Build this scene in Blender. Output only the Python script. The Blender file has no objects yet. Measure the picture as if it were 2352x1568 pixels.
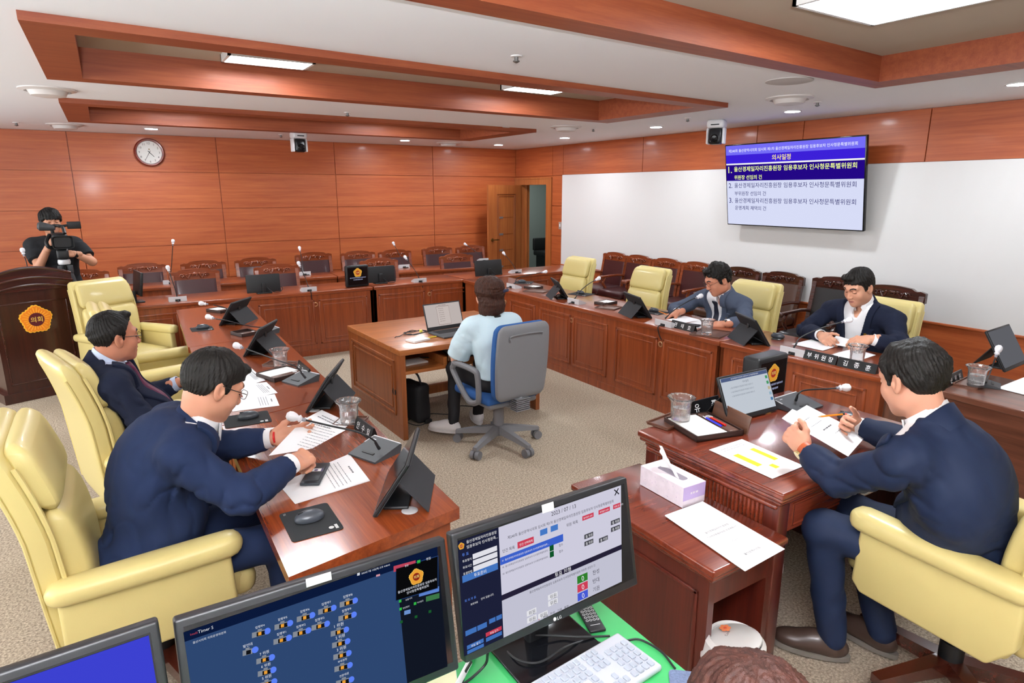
import bpy, bmesh, math, random
import numpy as np
from mathutils import Vector, Matrix, Euler
random.seed(7)
SC = bpy.context.scene
COL = SC.collection
PI = math.pi
def rad(a): return math.radians(a)

# ------------------------------------------------------------------ camera
ZC, YAW, PITCH, FPX = 1.87, 0.567435, 0.2321136, 1455.7      # camera height (m), turn to the right, tilt down, focal length in pixels of a 2352 px frame
cam_d = bpy.data.cameras.new('camera'); cam = bpy.data.objects.new('camera', cam_d); COL.objects.link(cam)
cam.location = (0, 0, ZC); cam.rotation_euler = (PI/2 - PITCH, 0, -YAW)
cam_d.sensor_width = 36; cam_d.lens = FPX*36/2352; cam_d.clip_start = 0.02; cam_d.clip_end = 100
SC.camera = cam
# ------------------------------------------------------------------ world, exposure
w = bpy.data.worlds.new('world'); SC.world = w; w.use_nodes = True
w.node_tree.nodes['Background'].inputs[0].default_value = (1, 1, 1, 1)
w.node_tree.nodes['Background'].inputs[1].default_value = 0.25
SC.view_settings.view_transform = 'Standard'; SC.view_settings.look = 'None'
SC.view_settings.exposure = 0.04; SC.view_settings.gamma = 1.0
SC.view_settings.use_curve_mapping = False
PANEL_POWER = 78.0        # radiance of the ceiling light panels
DOWN_POWER = 380.0        # radiance of the round downlights
def area(name, loc, rot, sx, sy, power, color=(1, 1, 1)):
    l = bpy.data.lights.new(name, 'AREA'); l.shape = 'RECTANGLE'; l.size = sx; l.size_y = sy; l.energy = power; l.color = color
    o = bpy.data.objects.new(name, l); COL.objects.link(o); o.location = loc; o.rotation_euler = rot
    return o
# added fill lamp for brightness, turned up to the ceiling beside and behind the camera
area('added_camera_fill', (-.1, -.25, 2.0), (rad(180-10), 0, rad(-32)), .12, .12, 340, (0.94, 0.97, 1.0))
# added fill from a made-up window band on the left wall, outside the picture
area('added_side_fill', (-3.08, 4.6, 1.6), (rad(90), 0, rad(-90)), 8.4, 1.5, 190, (0.93, 0.97, 1.0))
area('added_camera_fill', (-.12, -.2, 2.02), (rad(74), 0, rad(-32)), .3, .3, 5, (1.0, 0.97, 0.95))  # weak added fill, aimed forward from beside the camera

# ------------------------------------------------------------------ pixels of the photograph -> points of the place
_cy, _sy = math.cos(YAW), math.sin(YAW); _cp, _sp = math.cos(PITCH), math.sin(PITCH)
_F = Vector((_sy*_cp, _cy*_cp, -_sp)); _R = Vector((_cy, -_sy, 0)); _U = _R.cross(_F)
CAM = Vector((0, 0, ZC))
def ray(x, y): return _F + _R*((x - 1176)/FPX) - _U*((y - 784)/FPX)
def P(x, y, z=0.75): d = ray(x, y); return CAM + d*((z - ZC)/d.z)
def PY(x, y, Y): d = ray(x, y); return CAM + d*(Y/d.y)
def PX(x, y, X): d = ray(x, y); return CAM + d*(X/d.x)

# ------------------------------------------------------------------ materials
def lin(h):
    h = h.lstrip('#'); out = []
    for i in (0, 2, 4):
        c = int(h[i:i+2], 16)/255; out.append(c/12.92 if c <= .04045 else ((c + .055)/1.055)**2.4)
    return (*out, 1.0)
_M = {}
def mat(name, color='#808080', rough=.5, metal=0., spec=.5, coat=0., bump=0., bscale=200., var=0., vscale=8., sheen=0., trans=0., emit=0., ior=1.45, alpha=1.0, sss=0.):
    if name in _M: return _M[name]
    m = bpy.data.materials.new(name); m.use_nodes = True; _M[name] = m
    nt = m.node_tree; b = nt.nodes['Principled BSDF']; c = lin(color)
    b.inputs['Base Color'].default_value = c; b.inputs['Roughness'].default_value = rough
    b.inputs['Metallic'].default_value = metal; b.inputs['Specular IOR Level'].default_value = spec
    b.inputs['Coat Weight'].default_value = coat; b.inputs['Coat Roughness'].default_value = .08
    b.inputs['IOR'].default_value = ior; b.inputs['Transmission Weight'].default_value = trans
    b.inputs['Sheen Weight'].default_value = sheen
    if sss:
        b.inputs['Subsurface Weight'].default_value = sss; b.inputs['Subsurface Radius'].default_value = (.012, .005, .003); b.inputs['Subsurface Scale'].default_value = 1.0
    if emit:
        b.inputs['Emission Color'].default_value = c; b.inputs['Emission Strength'].default_value = emit
    if var or bump:
        tc = nt.nodes.new('ShaderNodeTexCoord')
        if var:
            n = nt.nodes.new('ShaderNodeTexNoise'); n.inputs['Scale'].default_value = vscale; n.inputs['Detail'].default_value = 5
            nt.links.new(tc.outputs['Object'], n.inputs['Vector'])
            r = nt.nodes.new('ShaderNodeValToRGB'); r.color_ramp.elements[0].position = .3; r.color_ramp.elements[1].position = .7
            r.color_ramp.elements[0].color = tuple(max(0, x*(1 - var)) for x in c[:3]) + (1,)
            r.color_ramp.elements[1].color = tuple(min(1, x*(1 + var)) for x in c[:3]) + (1,)
            nt.links.new(n.outputs['Fac'], r.inputs['Fac']); nt.links.new(r.outputs['Color'], b.inputs['Base Color'])
        if bump:
            n2 = nt.nodes.new('ShaderNodeTexNoise'); n2.inputs['Scale'].default_value = bscale; n2.inputs['Detail'].default_value = 3
            nt.links.new(tc.outputs['Object'], n2.inputs['Vector'])
            bp = nt.nodes.new('ShaderNodeBump'); bp.inputs['Strength'].default_value = bump; bp.inputs['Distance'].default_value = .002
            nt.links.new(n2.outputs['Fac'], bp.inputs['Height']); nt.links.new(bp.outputs['Normal'], b.inputs['Normal'])
    return m
def wood(name, c1, c2, grain='X', rough=.35, coat=.3, scale=1.0, spec=.5, fine=1.0):
    if name in _M: return _M[name]
    m = bpy.data.materials.new(name); m.use_nodes = True; _M[name] = m
    nt = m.node_tree; b = nt.nodes['Principled BSDF']
    tc = nt.nodes.new('ShaderNodeTexCoord'); mp = nt.nodes.new('ShaderNodeMapping')
    s = [26*scale]*3; s['XYZ'.index(grain)] = 1.1*scale; mp.inputs['Scale'].default_value = s
    n = nt.nodes.new('ShaderNodeTexNoise'); n.inputs['Scale'].default_value = 1.0; n.inputs['Detail'].default_value = 7; n.inputs['Roughness'].default_value = .62; n.inputs['Distortion'].default_value = .25
    mp2 = nt.nodes.new('ShaderNodeMapping'); s2 = [160*scale*fine]*3; s2['XYZ'.index(grain)] = 5*scale; mp2.inputs['Scale'].default_value = s2
    n2 = nt.nodes.new('ShaderNodeTexNoise'); n2.inputs['Scale'].default_value = 1.0; n2.inputs['Detail'].default_value = 3
    ad = nt.nodes.new('ShaderNodeMath'); ad.operation = 'MULTIPLY_ADD'; ad.inputs[1].default_value = .35
    nt.links.new(tc.outputs['Object'], mp.inputs['Vector']); nt.links.new(mp.outputs['Vector'], n.inputs['Vector'])
    nt.links.new(tc.outputs['Object'], mp2.inputs['Vector']); nt.links.new(mp2.outputs['Vector'], n2.inputs['Vector'])
    nt.links.new(n2.outputs['Fac'], ad.inputs[0]); nt.links.new(n.outputs['Fac'], ad.inputs[2])
    r = nt.nodes.new('ShaderNodeValToRGB'); r.color_ramp.elements[0].position = .48; r.color_ramp.elements[1].position = .88
    r.color_ramp.elements[0].color = lin(c1); r.color_ramp.elements[1].color = lin(c2)
    nt.links.new(ad.outputs[0], r.inputs['Fac']); nt.links.new(r.outputs['Color'], b.inputs['Base Color'])
    b.inputs['Roughness'].default_value = rough; b.inputs['Coat Weight'].default_value = coat; b.inputs['Coat Roughness'].default_value = .12
    b.inputs['Specular IOR Level'].default_value = spec
    return m
def carpet_mat():
    m = bpy.data.materials.new('carpet'); m.use_nodes = True; nt = m.node_tree; b = nt.nodes['Principled BSDF']
    tc = nt.nodes.new('ShaderNodeTexCoord')
    n = nt.nodes.new('ShaderNodeTexNoise'); n.inputs['Scale'].default_value = 95; n.inputs['Detail'].default_value = 4; n.inputs['Roughness'].default_value = .7
    nt.links.new(tc.outputs['Object'], n.inputs['Vector'])
    r = nt.nodes.new('ShaderNodeValToRGB'); e = r.color_ramp.elements
    e[0].position = .36; e[0].color = lin('#7d7063'); e[1].position = .64; e[1].color = lin('#c9b8a2')
    nt.links.new(n.outputs['Fac'], r.inputs['Fac']); nt.links.new(r.outputs['Color'], b.inputs['Base Color'])
    b.inputs['Roughness'].default_value = 1.0; b.inputs['Specular IOR Level'].default_value = .1
    bp = nt.nodes.new('ShaderNodeBump'); bp.inputs['Strength'].default_value = .5; bp.inputs['Distance'].default_value = .004
    nt.links.new(n.outputs['Fac'], bp.inputs['Height']); nt.links.new(bp.outputs['Normal'], b.inputs['Normal'])
    return m
def emis(name, color, s=1.0):
    if name in _M: return _M[name]
    m = bpy.data.materials.new(name); m.use_nodes = True; _M[name] = m; nt = m.node_tree
    for n in list(nt.nodes): nt.nodes.remove(n)
    o = nt.nodes.new('ShaderNodeOutputMaterial'); e = nt.nodes.new('ShaderNodeEmission')
    e.inputs[0].default_value = lin(color); e.inputs[1].default_value = s; nt.links.new(e.outputs[0], o.inputs[0])
    return m
def scr(color, s=.9): return emis('screen_' + color.strip('#') + ('' if s == .9 else '_%d' % (s*100)), color, s)   # pixels of a lit screen
# ------------------------------------------------------------------ mesh builder
I4 = Matrix.Identity(4)
def TR(x=0, y=0, z=0, rx=0, ry=0, rz=0): return Matrix.Translation((x, y, z)) @ Euler((rx, ry, rz)).to_matrix().to_4x4()
def frame(o, x, y, z=None):
    'matrix with origin o and axes x, y (made orthonormal), z'
    x = Vector(x).normalized(); y = Vector(y); y = (y - x*y.dot(x)).normalized(); z = x.cross(y)
    return Matrix(((x[0], y[0], z[0], o[0]), (x[1], y[1], z[1], o[1]), (x[2], y[2], z[2], o[2]), (0, 0, 0, 1)))
class MB:
    def __init__(s): s.v = []; s.f = []; s.mi = []; s.cur = 0
    def add(s, vs, fs, M=I4):
        n = len(s.v); s.v += [M @ Vector(v) for v in vs]; s.f += [[i + n for i in f] for f in fs]; s.mi += [s.cur]*len(fs); return s
    def m(s, i): s.cur = i; return s
    def box(s, c, d, M=I4):
        x, y, z = c; a, b, e = d[0]/2, d[1]/2, d[2]/2
        vs = [(x+i*a, y+j*b, z+k*e) for k in (-1, 1) for j in (-1, 1) for i in (-1, 1)]
        return s.add(vs, [(0,2,3,1),(4,5,7,6),(0,1,5,4),(2,6,7,3),(0,4,6,2),(1,3,7,5)], M)
    def b2(s, lo, hi, M=I4): return s.box([(a+b)/2 for a, b in zip(lo, hi)], [b-a for a, b in zip(lo, hi)], M)
    def rbox(s, c, d, r, M=I4, seg=3, axes=None):
        bm = bmesh.new(); bmesh.ops.create_cube(bm, size=1)
        for v in bm.verts: v.co = Vector((v.co.x*d[0], v.co.y*d[1], v.co.z*d[2]))
        ed = list(bm.edges)
        if axes:  # only edges along the axis named
            ax = 'xyz'.index(axes); ed = [e for e in ed if abs((e.verts[0].co - e.verts[1].co)[ax]) > 1e-6]
        bmesh.ops.bevel(bm, geom=ed, offset=min(r, .49*min(d) if not axes else .49*min(d[i] for i in range(3) if i != ax)), segments=seg, profile=.5, affect='EDGES', clamp_overlap=True)
        bm.verts.index_update()
        s.add([v.co + Vector(c) for v in bm.verts], [[v.index for v in f.verts] for f in bm.faces], M); bm.free(); return s
    def prism(s, poly, z0, z1, M=I4):
        n = len(poly); a = sum(poly[i][0]*poly[(i+1) % n][1] - poly[(i+1) % n][0]*poly[i][1] for i in range(n))
        if a < 0: poly = poly[::-1]
        vs = [(x, y, z0) for x, y in poly] + [(x, y, z1) for x, y in poly]
        fs = [list(range(n))[::-1], list(range(n, 2*n))] + [(i, (i+1) % n, (i+1) % n + n, i + n) for i in range(n)]
        return s.add(vs, fs, M)
    def plate(s, quad, t=.002):
        'a thin slab through four points, thickness t below it'
        q = [Vector(p) for p in quad]; nrm = (q[1]-q[0]).cross(q[3]-q[0]).normalized()
        if nrm.z < 0 or (abs(nrm.z) < 1e-6 and nrm.length == 0): q = q[::-1]; nrm = -nrm
        vs = [p - nrm*t for p in q] + q
        return s.add(vs, [(3,2,1,0),(4,5,6,7),(0,1,5,4),(1,2,6,5),(2,3,7,6),(3,0,4,7)])
    def cyl(s, p, q, r, r2=None, n=16, M=I4, cap=True):
        p, q = Vector(p), Vector(q); r2 = r if r2 is None else r2; d = (q-p).normalized()
        u = d.orthogonal().normalized(); w_ = d.cross(u); vs = []
        for c, rr in ((p, r), (q, r2)):
            for i in range(n):
                a = 2*PI*i/n; vs.append(c + (u*math.cos(a) + w_*math.sin(a))*rr)
        fs = [(i, (i+1) % n, (i+1) % n + n, i + n) for i in range(n)]
        if cap: fs += [list(range(n))[::-1], list(range(n, 2*n))]
        return s.add(vs, fs, M)
    def tube(s, pts, r, n=8, M=I4, closed=False, smooth=0):
        pts = [Vector(p) for p in pts]
        if smooth: pts = crom(pts, smooth, closed)
        k = len(pts); rs = r if isinstance(r, (list, tuple)) else [r]*k
        if len(rs) != k: rs = [rs[min(len(rs)-1, int(i*len(rs)/k))] for i in range(k)]
        T = []
        for i in range(k):
            a = pts[(i-1) % k] if (closed or i > 0) else pts[i]; b = pts[(i+1) % k] if (closed or i < k-1) else pts[i]
            T.append((b-a).normalized())
        u = T[0].orthogonal().normalized(); vs = []
        for i in range(k):
            u = (u - T[i]*u.dot(T[i]));  u = u.normalized() if u.length > 1e-6 else T[i].orthogonal().normalized()
            w_ = T[i].cross(u)
            for j in range(n):
                a = 2*PI*j/n; vs.append(pts[i] + (u*math.cos(a) + w_*math.sin(a))*rs[i])
        fs = []
        for i in range(k if closed else k-1):
            for j in range(n):
                i2 = (i+1) % k; fs.append((i*n+j, i*n+(j+1) % n, i2*n+(j+1) % n, i2*n+j))
        if not closed: fs += [list(range(n))[::-1], list(range((k-1)*n, k*n))]
        return s.add(vs, fs, M)
    def lathe(s, prof, n=24, M=I4, close=False):
        k = len(prof); vs = [(r*math.cos(2*PI*j/n), r*math.sin(2*PI*j/n), z) for r, z in prof for j in range(n)]
        fs = [(i*n+j, i*n+(j+1) % n, (i+1)*n+(j+1) % n, (i+1)*n+j) for i in range(k-1) for j in range(n)]
        if close: fs += [((k-1)*n+j, (k-1)*n+(j+1) % n, (j+1) % n, j) for j in range(n)]
        else: fs += [list(range(n))[::-1], list(range((k-1)*n, k*n))]
        return s.add(vs, fs, M)
    def loft(s, rings, M=I4, cap=True):
        n = len(rings[0]); k = len(rings); vs = [v for r in rings for v in r]
        fs = [(i*n+j, i*n+(j+1) % n, (i+1)*n+(j+1) % n, (i+1)*n+j) for i in range(k-1) for j in range(n)]
        if cap: fs += [list(range(n))[::-1], list(range((k-1)*n, k*n))]
        return s.add(vs, fs, M)
    def ball(s, c, r, M=I4, n=12):
        r = (r, r, r) if not isinstance(r, (tuple, list)) else r; rings = []
        for i in range(1, n):
            a = PI*i/n; rings.append([(c[0]+r[0]*math.sin(a)*math.cos(2*PI*j/(2*n)), c[1]+r[1]*math.sin(a)*math.sin(2*PI*j/(2*n)), c[2]-r[2]*math.cos(a)) for j in range(2*n)])
        return s.loft(rings, M)
    def text(s, body, M, h=None, wd=None, align='c', shx=0.0, lift=0., bold=0.):
        'flat lettering in the local XY plane of M; h = letter height, wd = total width'
        vs, fs, x0, x1, y0, y1 = glyphs(body, bold)
        sc = (h/(y1-y0)) if h else wd/(x1-x0); sx = (wd/(x1-x0)) if wd else sc
        ox = {'c': (x0+x1)/2, 'l': x0, 'r': x1}[align]; oy = (y0+y1)/2
        return s.add([((x-ox)*sx, (y-oy)*sc, lift) for x, y in vs], fs, M)
    def rect(s, x0, y0, x1, y1, M, z=0.): return s.add([(x0, y0, z), (x1, y0, z), (x1, y1, z), (x0, y1, z)], [(0, 1, 2, 3)], M)
    def build(s, name, mats, parent=None, smooth=35, loc=None, M=None):
        me = bpy.data.meshes.new(name)
        vs = s.v if M is None else [M @ v for v in s.v]
        me.from_pydata([tuple(v) for v in vs], [], s.f); me.validate(); me.update()
        ms = mats if isinstance(mats, (list, tuple)) else [mats]
        for x in ms: me.materials.append(x)
        if len(ms) > 1 and len(me.polygons) == len(s.mi): me.polygons.foreach_set('material_index', s.mi)
        if smooth:
            me.polygons.foreach_set('use_smooth', [True]*len(me.polygons))
            try: me.set_sharp_from_angle(angle=rad(smooth))
            except Exception: pass
        o = bpy.data.objects.new(name, me); COL.objects.link(o)
        if parent is not None: o.parent = parent
        return o
def crom(pts, sub, closed=False):
    out = []; k = len(pts)
    for i in range(k if closed else k-1):
        p0 = pts[(i-1) % k] if (closed or i) else pts[0]*2 - pts[1]; p1 = pts[i]; p2 = pts[(i+1) % k]
        p3 = pts[(i+2) % k] if (closed or i+2 < k) else p2*2 - p1
        for j in range(sub):
            t = j/sub; out.append(.5*((2*p1) + (p2-p0)*t + (2*p0-5*p1+4*p2-p3)*t*t + (3*p1-p0-3*p2+p3)*t**3))
    if not closed: out.append(pts[-1])
    return out
_G = {}
def glyphs(body, bold=0.):
    k = (body, bold)
    if k not in _G:
        c = bpy.data.curves.new('lettering', 'FONT'); c.body = body; c.resolution_u = 2; c.offset = bold
        o = bpy.data.objects.new('lettering', c); COL.objects.link(o)
        bpy.context.view_layer.update()
        me = bpy.data.meshes.new_from_object(o.evaluated_get(bpy.context.evaluated_depsgraph_get()))
        vs = [(v.co.x, v.co.y) for v in me.vertices]; fs = [list(p.vertices) for p in me.polygons]
        bpy.data.objects.remove(o); bpy.data.curves.remove(c); bpy.data.meshes.remove(me)
        xs = [v[0] for v in vs]; ys = [v[1] for v in vs]; _G[k] = (vs, fs, min(xs), max(xs), min(ys), max(ys))
    return _G[k]
# ------------------------------------------------------------------ things, parts, copies
def tag(o, label=None, cat=None, group=None, kind=None):
    if label: o['label'] = label
    if cat: o['category'] = cat
    if group: o['group'] = group
    if kind: o['kind'] = kind
    return o
def thing(name, label, cat, loc=(0, 0, 0), rz=0., group=None):
    o = bpy.data.objects.new(name, None); COL.objects.link(o); o.location = loc; o.rotation_euler = (0, 0, rz); o.empty_display_size = .1
    return tag(o, label, cat, group)
def struct(name, mb, mats, parent=None, smooth=35):
    o = mb.build(name, mats, parent, smooth)
    if parent is None: o['kind'] = 'structure'
    return o
KIDS = {}
def copy_tree(o, parent=None):
    c = o.copy(); COL.objects.link(c); c.parent = parent
    for ch in [x for x in o.children]: copy_tree(ch, c)
    return c
def dup(o, label, loc, rz, group=None):
    c = copy_tree(o); c.location = loc; c.rotation_euler = (0, 0, rz); c['label'] = label
    if group: c['group'] = group
    return c
class Proto:
    'the first use places the thing itself, every later one a copy of it'
    def __init__(s, root): s.root = root; s.used = False
    def put(s, label, loc, rz, group=None, scale=None):
        if not s.used:
            o = s.root; s.used = True; o.location = loc; o.rotation_euler = (0, 0, rz); o['label'] = label
            if group: o['group'] = group
        else: o = dup(s.root, label, loc, rz, group)
        if scale: o.scale = (scale,)*3 if not isinstance(scale, tuple) else scale
        return o
# ================================================================== THE ROOM
H, XW, YW = 2.635, 6.708, 10.4
WALL = wood('wall_veneer', '#a84f28', '#c36a39', 'X', rough=.42, coat=.12, scale=1.0)
WALLY = wood('wall_veneer_side', '#9c4823', '#b86032', 'Y', rough=.42, coat=.12)
TRIMW = wood('ceiling_veneer', '#85402a', '#9d5535', 'X', rough=.5, coat=.03, spec=.3)
WHITE_C = mat('ceiling_paint', '#f1f3f8', rough=.9, spec=.2)
COFF_C = mat('coffer_dimmed_white', '#b5a899', rough=.95, spec=.1)  # white ceiling, its weaker light put into the tan-grey colour
BOARD = mat('white_panel', '#dcdbda', rough=.5, spec=.3)
GREYW = mat('painted_wall', '#e6e2dd', rough=.9)
X0, Y0 = -3.2, -1.8
fl = MB().box(((X0+XW)/2, (Y0+YW)/2, -.05), (XW-X0+.4, YW-Y0+.4, .1)); floor = struct('floor', fl, carpet_mat())
# back wall: veneer panels with open joints before a backing board
zj = [0, .61, 1.118, 1.629, 2.137, H]
xj = [X0, PY(150.7, 301, YW).x - 1.55, PY(150.7, 301, YW).x, PY(494, 314.6, YW).x, PY(776.8, 500, YW).x, PY(997.4, 500, YW).x, XW]
mb = MB().b2((X0, YW+.02, 0), (XW+.2, YW+.14, H+.3))
g = .005
for i in range(len(xj)-1):
    for j in range(len(zj)-1): mb.b2((xj[i]+g, YW, zj[j]+g), (xj[i+1]-g, YW+.03, zj[j+1]-g))
struct('wall_back', mb, WALL)
# right wall
yb0, yb1 = Y0, PX(1293, 401, XW).y            # white panel
zb0, zb1 = .64, 2.145
yd0, yd1 = PX(1257, 425, XW).y, PX(1199, 425, XW).y     # door opening
zd = 1.99
fy0, fy1 = PX(1268.5, 425, XW).y, PX(1184.5, 425, XW).y
mb = MB()
T0, T1 = XW, XW+.03
def rp(y0, y1, z0, z1): mb.b2((T0, y0+g, z0+g), (T1, y1-g, z1-g))
mb.b2((XW+.02, Y0, 0), (XW+.16, yd0-.02, H+.3)); mb.b2((XW+.02, yd1+.02, 0), (XW+.16, YW+.14, H+.3)); mb.b2((XW+.02, yd0-.02, zd+.02), (XW+.16, yd1+.02, H+.3))
yj = [yb1] + [PX(x, y, XW).y for x, y in ((1478.6, 314.6), (1740.8, 294), (1848, 280), (2141, 250))] + [.6, Y0]
for a, b in zip(yj[1:], yj[:-1]): rp(a, b, zb1, H)
for a, b in ((0, .61), (.61, 1.118), (1.118, 1.629), (1.629, 2.137), (2.137, H)): rp(yb1, fy0, a, b)
rp(fy0, fy1, 2.137, H); rp(fy1, YW, 0, .61); rp(fy1, YW, .61, 1.629); rp(fy1, YW, 1.629, 2.137); rp(fy1, YW, 2.137, H)
ys = [yb1, 7.2, 5.4, 3.6, 1.8, 0, Y0]
for a, b in zip(ys[1:], ys[:-1]): rp(a, b, 0, zb0)
wr = struct('wall_right', mb, WALLY)
struct('white_panel', MB().b2((XW-.012, yb0, zb0), (XW+.01, yb1, zb1)), BOARD, wr)
struct('dado_rail', MB().rbox((XW-.012, (yb0+yb1)/2, zb0-.012), (.03, yb1-yb0, .024), .006), WALLY, wr)
# walls outside the picture
struct('wall_left', MB().b2((X0-.1, Y0, 0), (X0, YW+.1, H+.3)), GREYW)
mb = MB()
for k in range(8): mb.b2((X0, .35+1.2*k, .8), (X0+.05, .41+1.2*k, 2.4))
mb.b2((X0, .35, .8), (X0+.06, 8.85, .86)); mb.b2((X0, .35, 2.34), (X0+.06, 8.85, 2.4)); struct('added_window_1', mb, mat('added_window_frame', '#d8d8d8', rough=.5))  # window band invented to go with the added side fill
struct('wall_front', MB().b2((X0, Y0-.1, 0), (XW+.1, Y0, H+.3)), GREYW)
# door frame and leaf
DOORW = wood('door_veneer', '#9a5228', '#b56e3a', 'Z', rough=.35, coat=.25)
mb = MB()
for a, b in ((fy0, yd0), (yd1, fy1)): mb.b2((XW-.025, a, 0), (XW+.17, b, zd+.11))
mb.b2((XW-.025, yd0, zd), (XW+.17, yd1, zd+.11)); mb.b2((XW-.035, fy0-.008, zd+.1), (XW, fy1+.008, zd+.125))
mb.b2((XW+.09, yd0, 0), (XW+.11, yd0+.02, zd)); mb.b2((XW+.09, yd1-.02, 0), (XW+.11, yd1, zd))
dr = struct('door_1', mb, DOORW)
hx, hy = XW-.035, yd1+.0
d = ray(1120, 425); best = None
for i in range(4000):
    t = 6 + i*.0015; q = CAM + d*(t/d.y) if False else CAM + d*t
    e = abs(math.hypot(q.x-hx, q.y-hy) - .88)
    if q.x < hx and (best is None or e < best[0]): best = (e, q.x, q.y)
ang = math.atan2(best[2]-hy, best[1]-hx)
DM = TR(hx, hy, 0, 0, 0, ang)     # local x along the leaf away from the hinge; the room sees local +y / -y side
L = .88
leaf = MB().b2((0, -.02, .01), (L, .02, zd-.005), DM).build('door_leaf', DOORW, dr)
sgn = 1 if (Matrix.Rotation(ang, 3, 'Z') @ Vector((0, 1, 0))).y < 0 else -1
mb = MB()
def dmold(x0, z0, x1, z1, t=.018, h=.007):
    for a in ((x0, z0, x1, z0+t), (x0, z1-t, x1, z1), (x0, z0, x0+t, z1), (x1-t, z0, x1, z1)):
        mb.rbox(((a[0]+a[2])/2, sgn*(.02+h/2), (a[1]+a[3])/2), (a[2]-a[0], h, a[3]-a[1]), .003, DM)
dmold(.16, .2, .66, 1.83); dmold(.2, .24, .62, 1.79, .01)
for z in (.52, .82, 1.11, 1.41): mb.box((.4, sgn*.0205, z), (.34, .004, .008), DM)
mb.build('panel_moulding', wood('door_edge', '#733718', '#8c4a22', 'Z'), leaf)
mb = MB()
for z in (.52, .82, 1.11, 1.41): mb.box((.555, sgn*.023, z), (.1, .006, .035), DM)
mb.build('metal_inlay', mat('dull_metal', '#a39a9a', rough=.35, metal=.6), leaf)
mb = MB().cyl((.8, sgn*.02, 1.02), (.8, sgn*.045, 1.02), .028, M=DM).tube([(.8, sgn*.045, 1.02), (.8, sgn*.07, 1.02), (.72, sgn*.075, 1.02), (.66, sgn*.07, 1.02)], .009, M=DM)
mb.build('door_handle', mat('brass_dark', '#8f7a4a', rough=.3, metal=1), leaf)
mb = MB()
for z in (.3, 1.0, 1.75): mb.cyl((0, 0, z-.05), (0, 0, z+.05), .012, M=DM)
mb.build('hinge', mat('steel', '#b9b9b9', rough=.3, metal=1), dr)
# corridor beyond the door
mb = MB().b2((XW+.16, 7.5, -.06), (10.2, 13.5, .0)); struct('corridor_floor', mb, mat('stone_floor', '#5f7472', rough=.12, var=.25, vscale=3))
mb = MB().b2((10.0, 7.5, 0), (10.1, 13.5, 2.7)); mb.b2((XW+.16, 13.4, 0), (10.1, 13.5, 2.7)); mb.b2((XW+.16, 7.4, 0), (10.1, 7.5, 2.7)); mb.b2((XW+.16, 7.4, 2.7), (10.1, 13.5, 2.8))
struct('wall_corridor', mb, mat('corridor_paint', '#8d9a93', rough=.8))
area('corridor_lamp', (8.3, 12, 2.65), (0, 0, 0), .5, .5, 30)
t = thing('waiting_bench', 'dark waiting bench seen through the open doorway', 'bench', (9.3, 12.6, 0), 0)
mb = MB().rbox((0, 0, .42), (1.0, .5, .12), .03); mb.build('seat', mat('dark_seat', '#1c1f1f', rough=.5), t)
MB().rbox((0, .25, .62), (1.0, .08, .3), .03).build('backrest', _M['dark_seat'], t)
for sx in (-.42, .42): MB().b2((sx-.02, -.2, 0), (sx+.02, .2, .37)).build('leg', _M['dark_seat'], t)
# ceiling with three coffers
CZ = 2.79
holes = []
coffers = [  # outer corners (far-left .. order: near-left, near-right, far-right, far-left) as frame underside, z = H-.04
 dict(o=[P(40, 45, H-.04), P(1672, 247, H-.04), P(1395, 283, H-.04), P(108, 182, H-.04)], w=(.2, .2), far=.16, top=CZ),
 dict(o=[P(135, 235, H-.04), P(1232, 304, H-.04), P(1080, 324, H-.04), P(157, 280, H-.04)], w=(.2, .2), far=.18, top=CZ),
 dict(o=[Vector((-.2, .15, H-.04)), Vector((4.83, .15, H-.04)), P(2010, 203, H-.04), Vector((-.2, 2.44, H-.04))], w=(.26, .26), far=.165, top=2.76)]
coffers[2]['o'][1].x = coffers[2]['o'][2].x
cell = MB()
tr_i = 0
inner_rects = []
for ci, c in enumerate(coffers):
    o = c['o']; wl = .2
    def inset(a, b, cc, d_, far):   # inner corners
        nl, nr, fr, fl_ = o
        return [Vector((nl.x+wl, nl.y+wl, 0)), Vector((nr.x-.26, nr.y+(wl if ci else .15), 0)), Vector((fr.x-.26, fr.y-far, 0)), Vector((fl_.x+wl, fl_.y-far, 0))]
    inn = inset(*o, c['far']); inner_rects.append(inn)
    mb = MB(); zb, zt = H-.04, H+.002
    vs = [(p.x, p.y, zb) for p in o] + [(p.x, p.y, zb) for p in inn] + [(p.x, p.y, zt) for p in o] + [(p.x, p.y, c['top']) for p in inn]
    fs = []
    for i in range(4):
        j = (i+1) % 4
        fs += [(i, i+4, j+4, j), (i, j, j+8, i+8), (i+4, i+12, j+12, j+4)]
    mb.add(vs, fs)
    tr = struct('trim_%d' % (ci+1), mb, TRIMW, smooth=20)
    mb = MB(); mb.add([(p.x, p.y, c['top']-.001) for p in inn], [(0, 1, 2, 3)]); mb.add([(p.x, p.y, c['top']+.02) for p in inn], [(3, 2, 1, 0)])
    lower = MB()   # pale strip where the board stops below the coffer ceiling
    mb.build('coffer_ceiling', COFF_C, tr)
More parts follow.
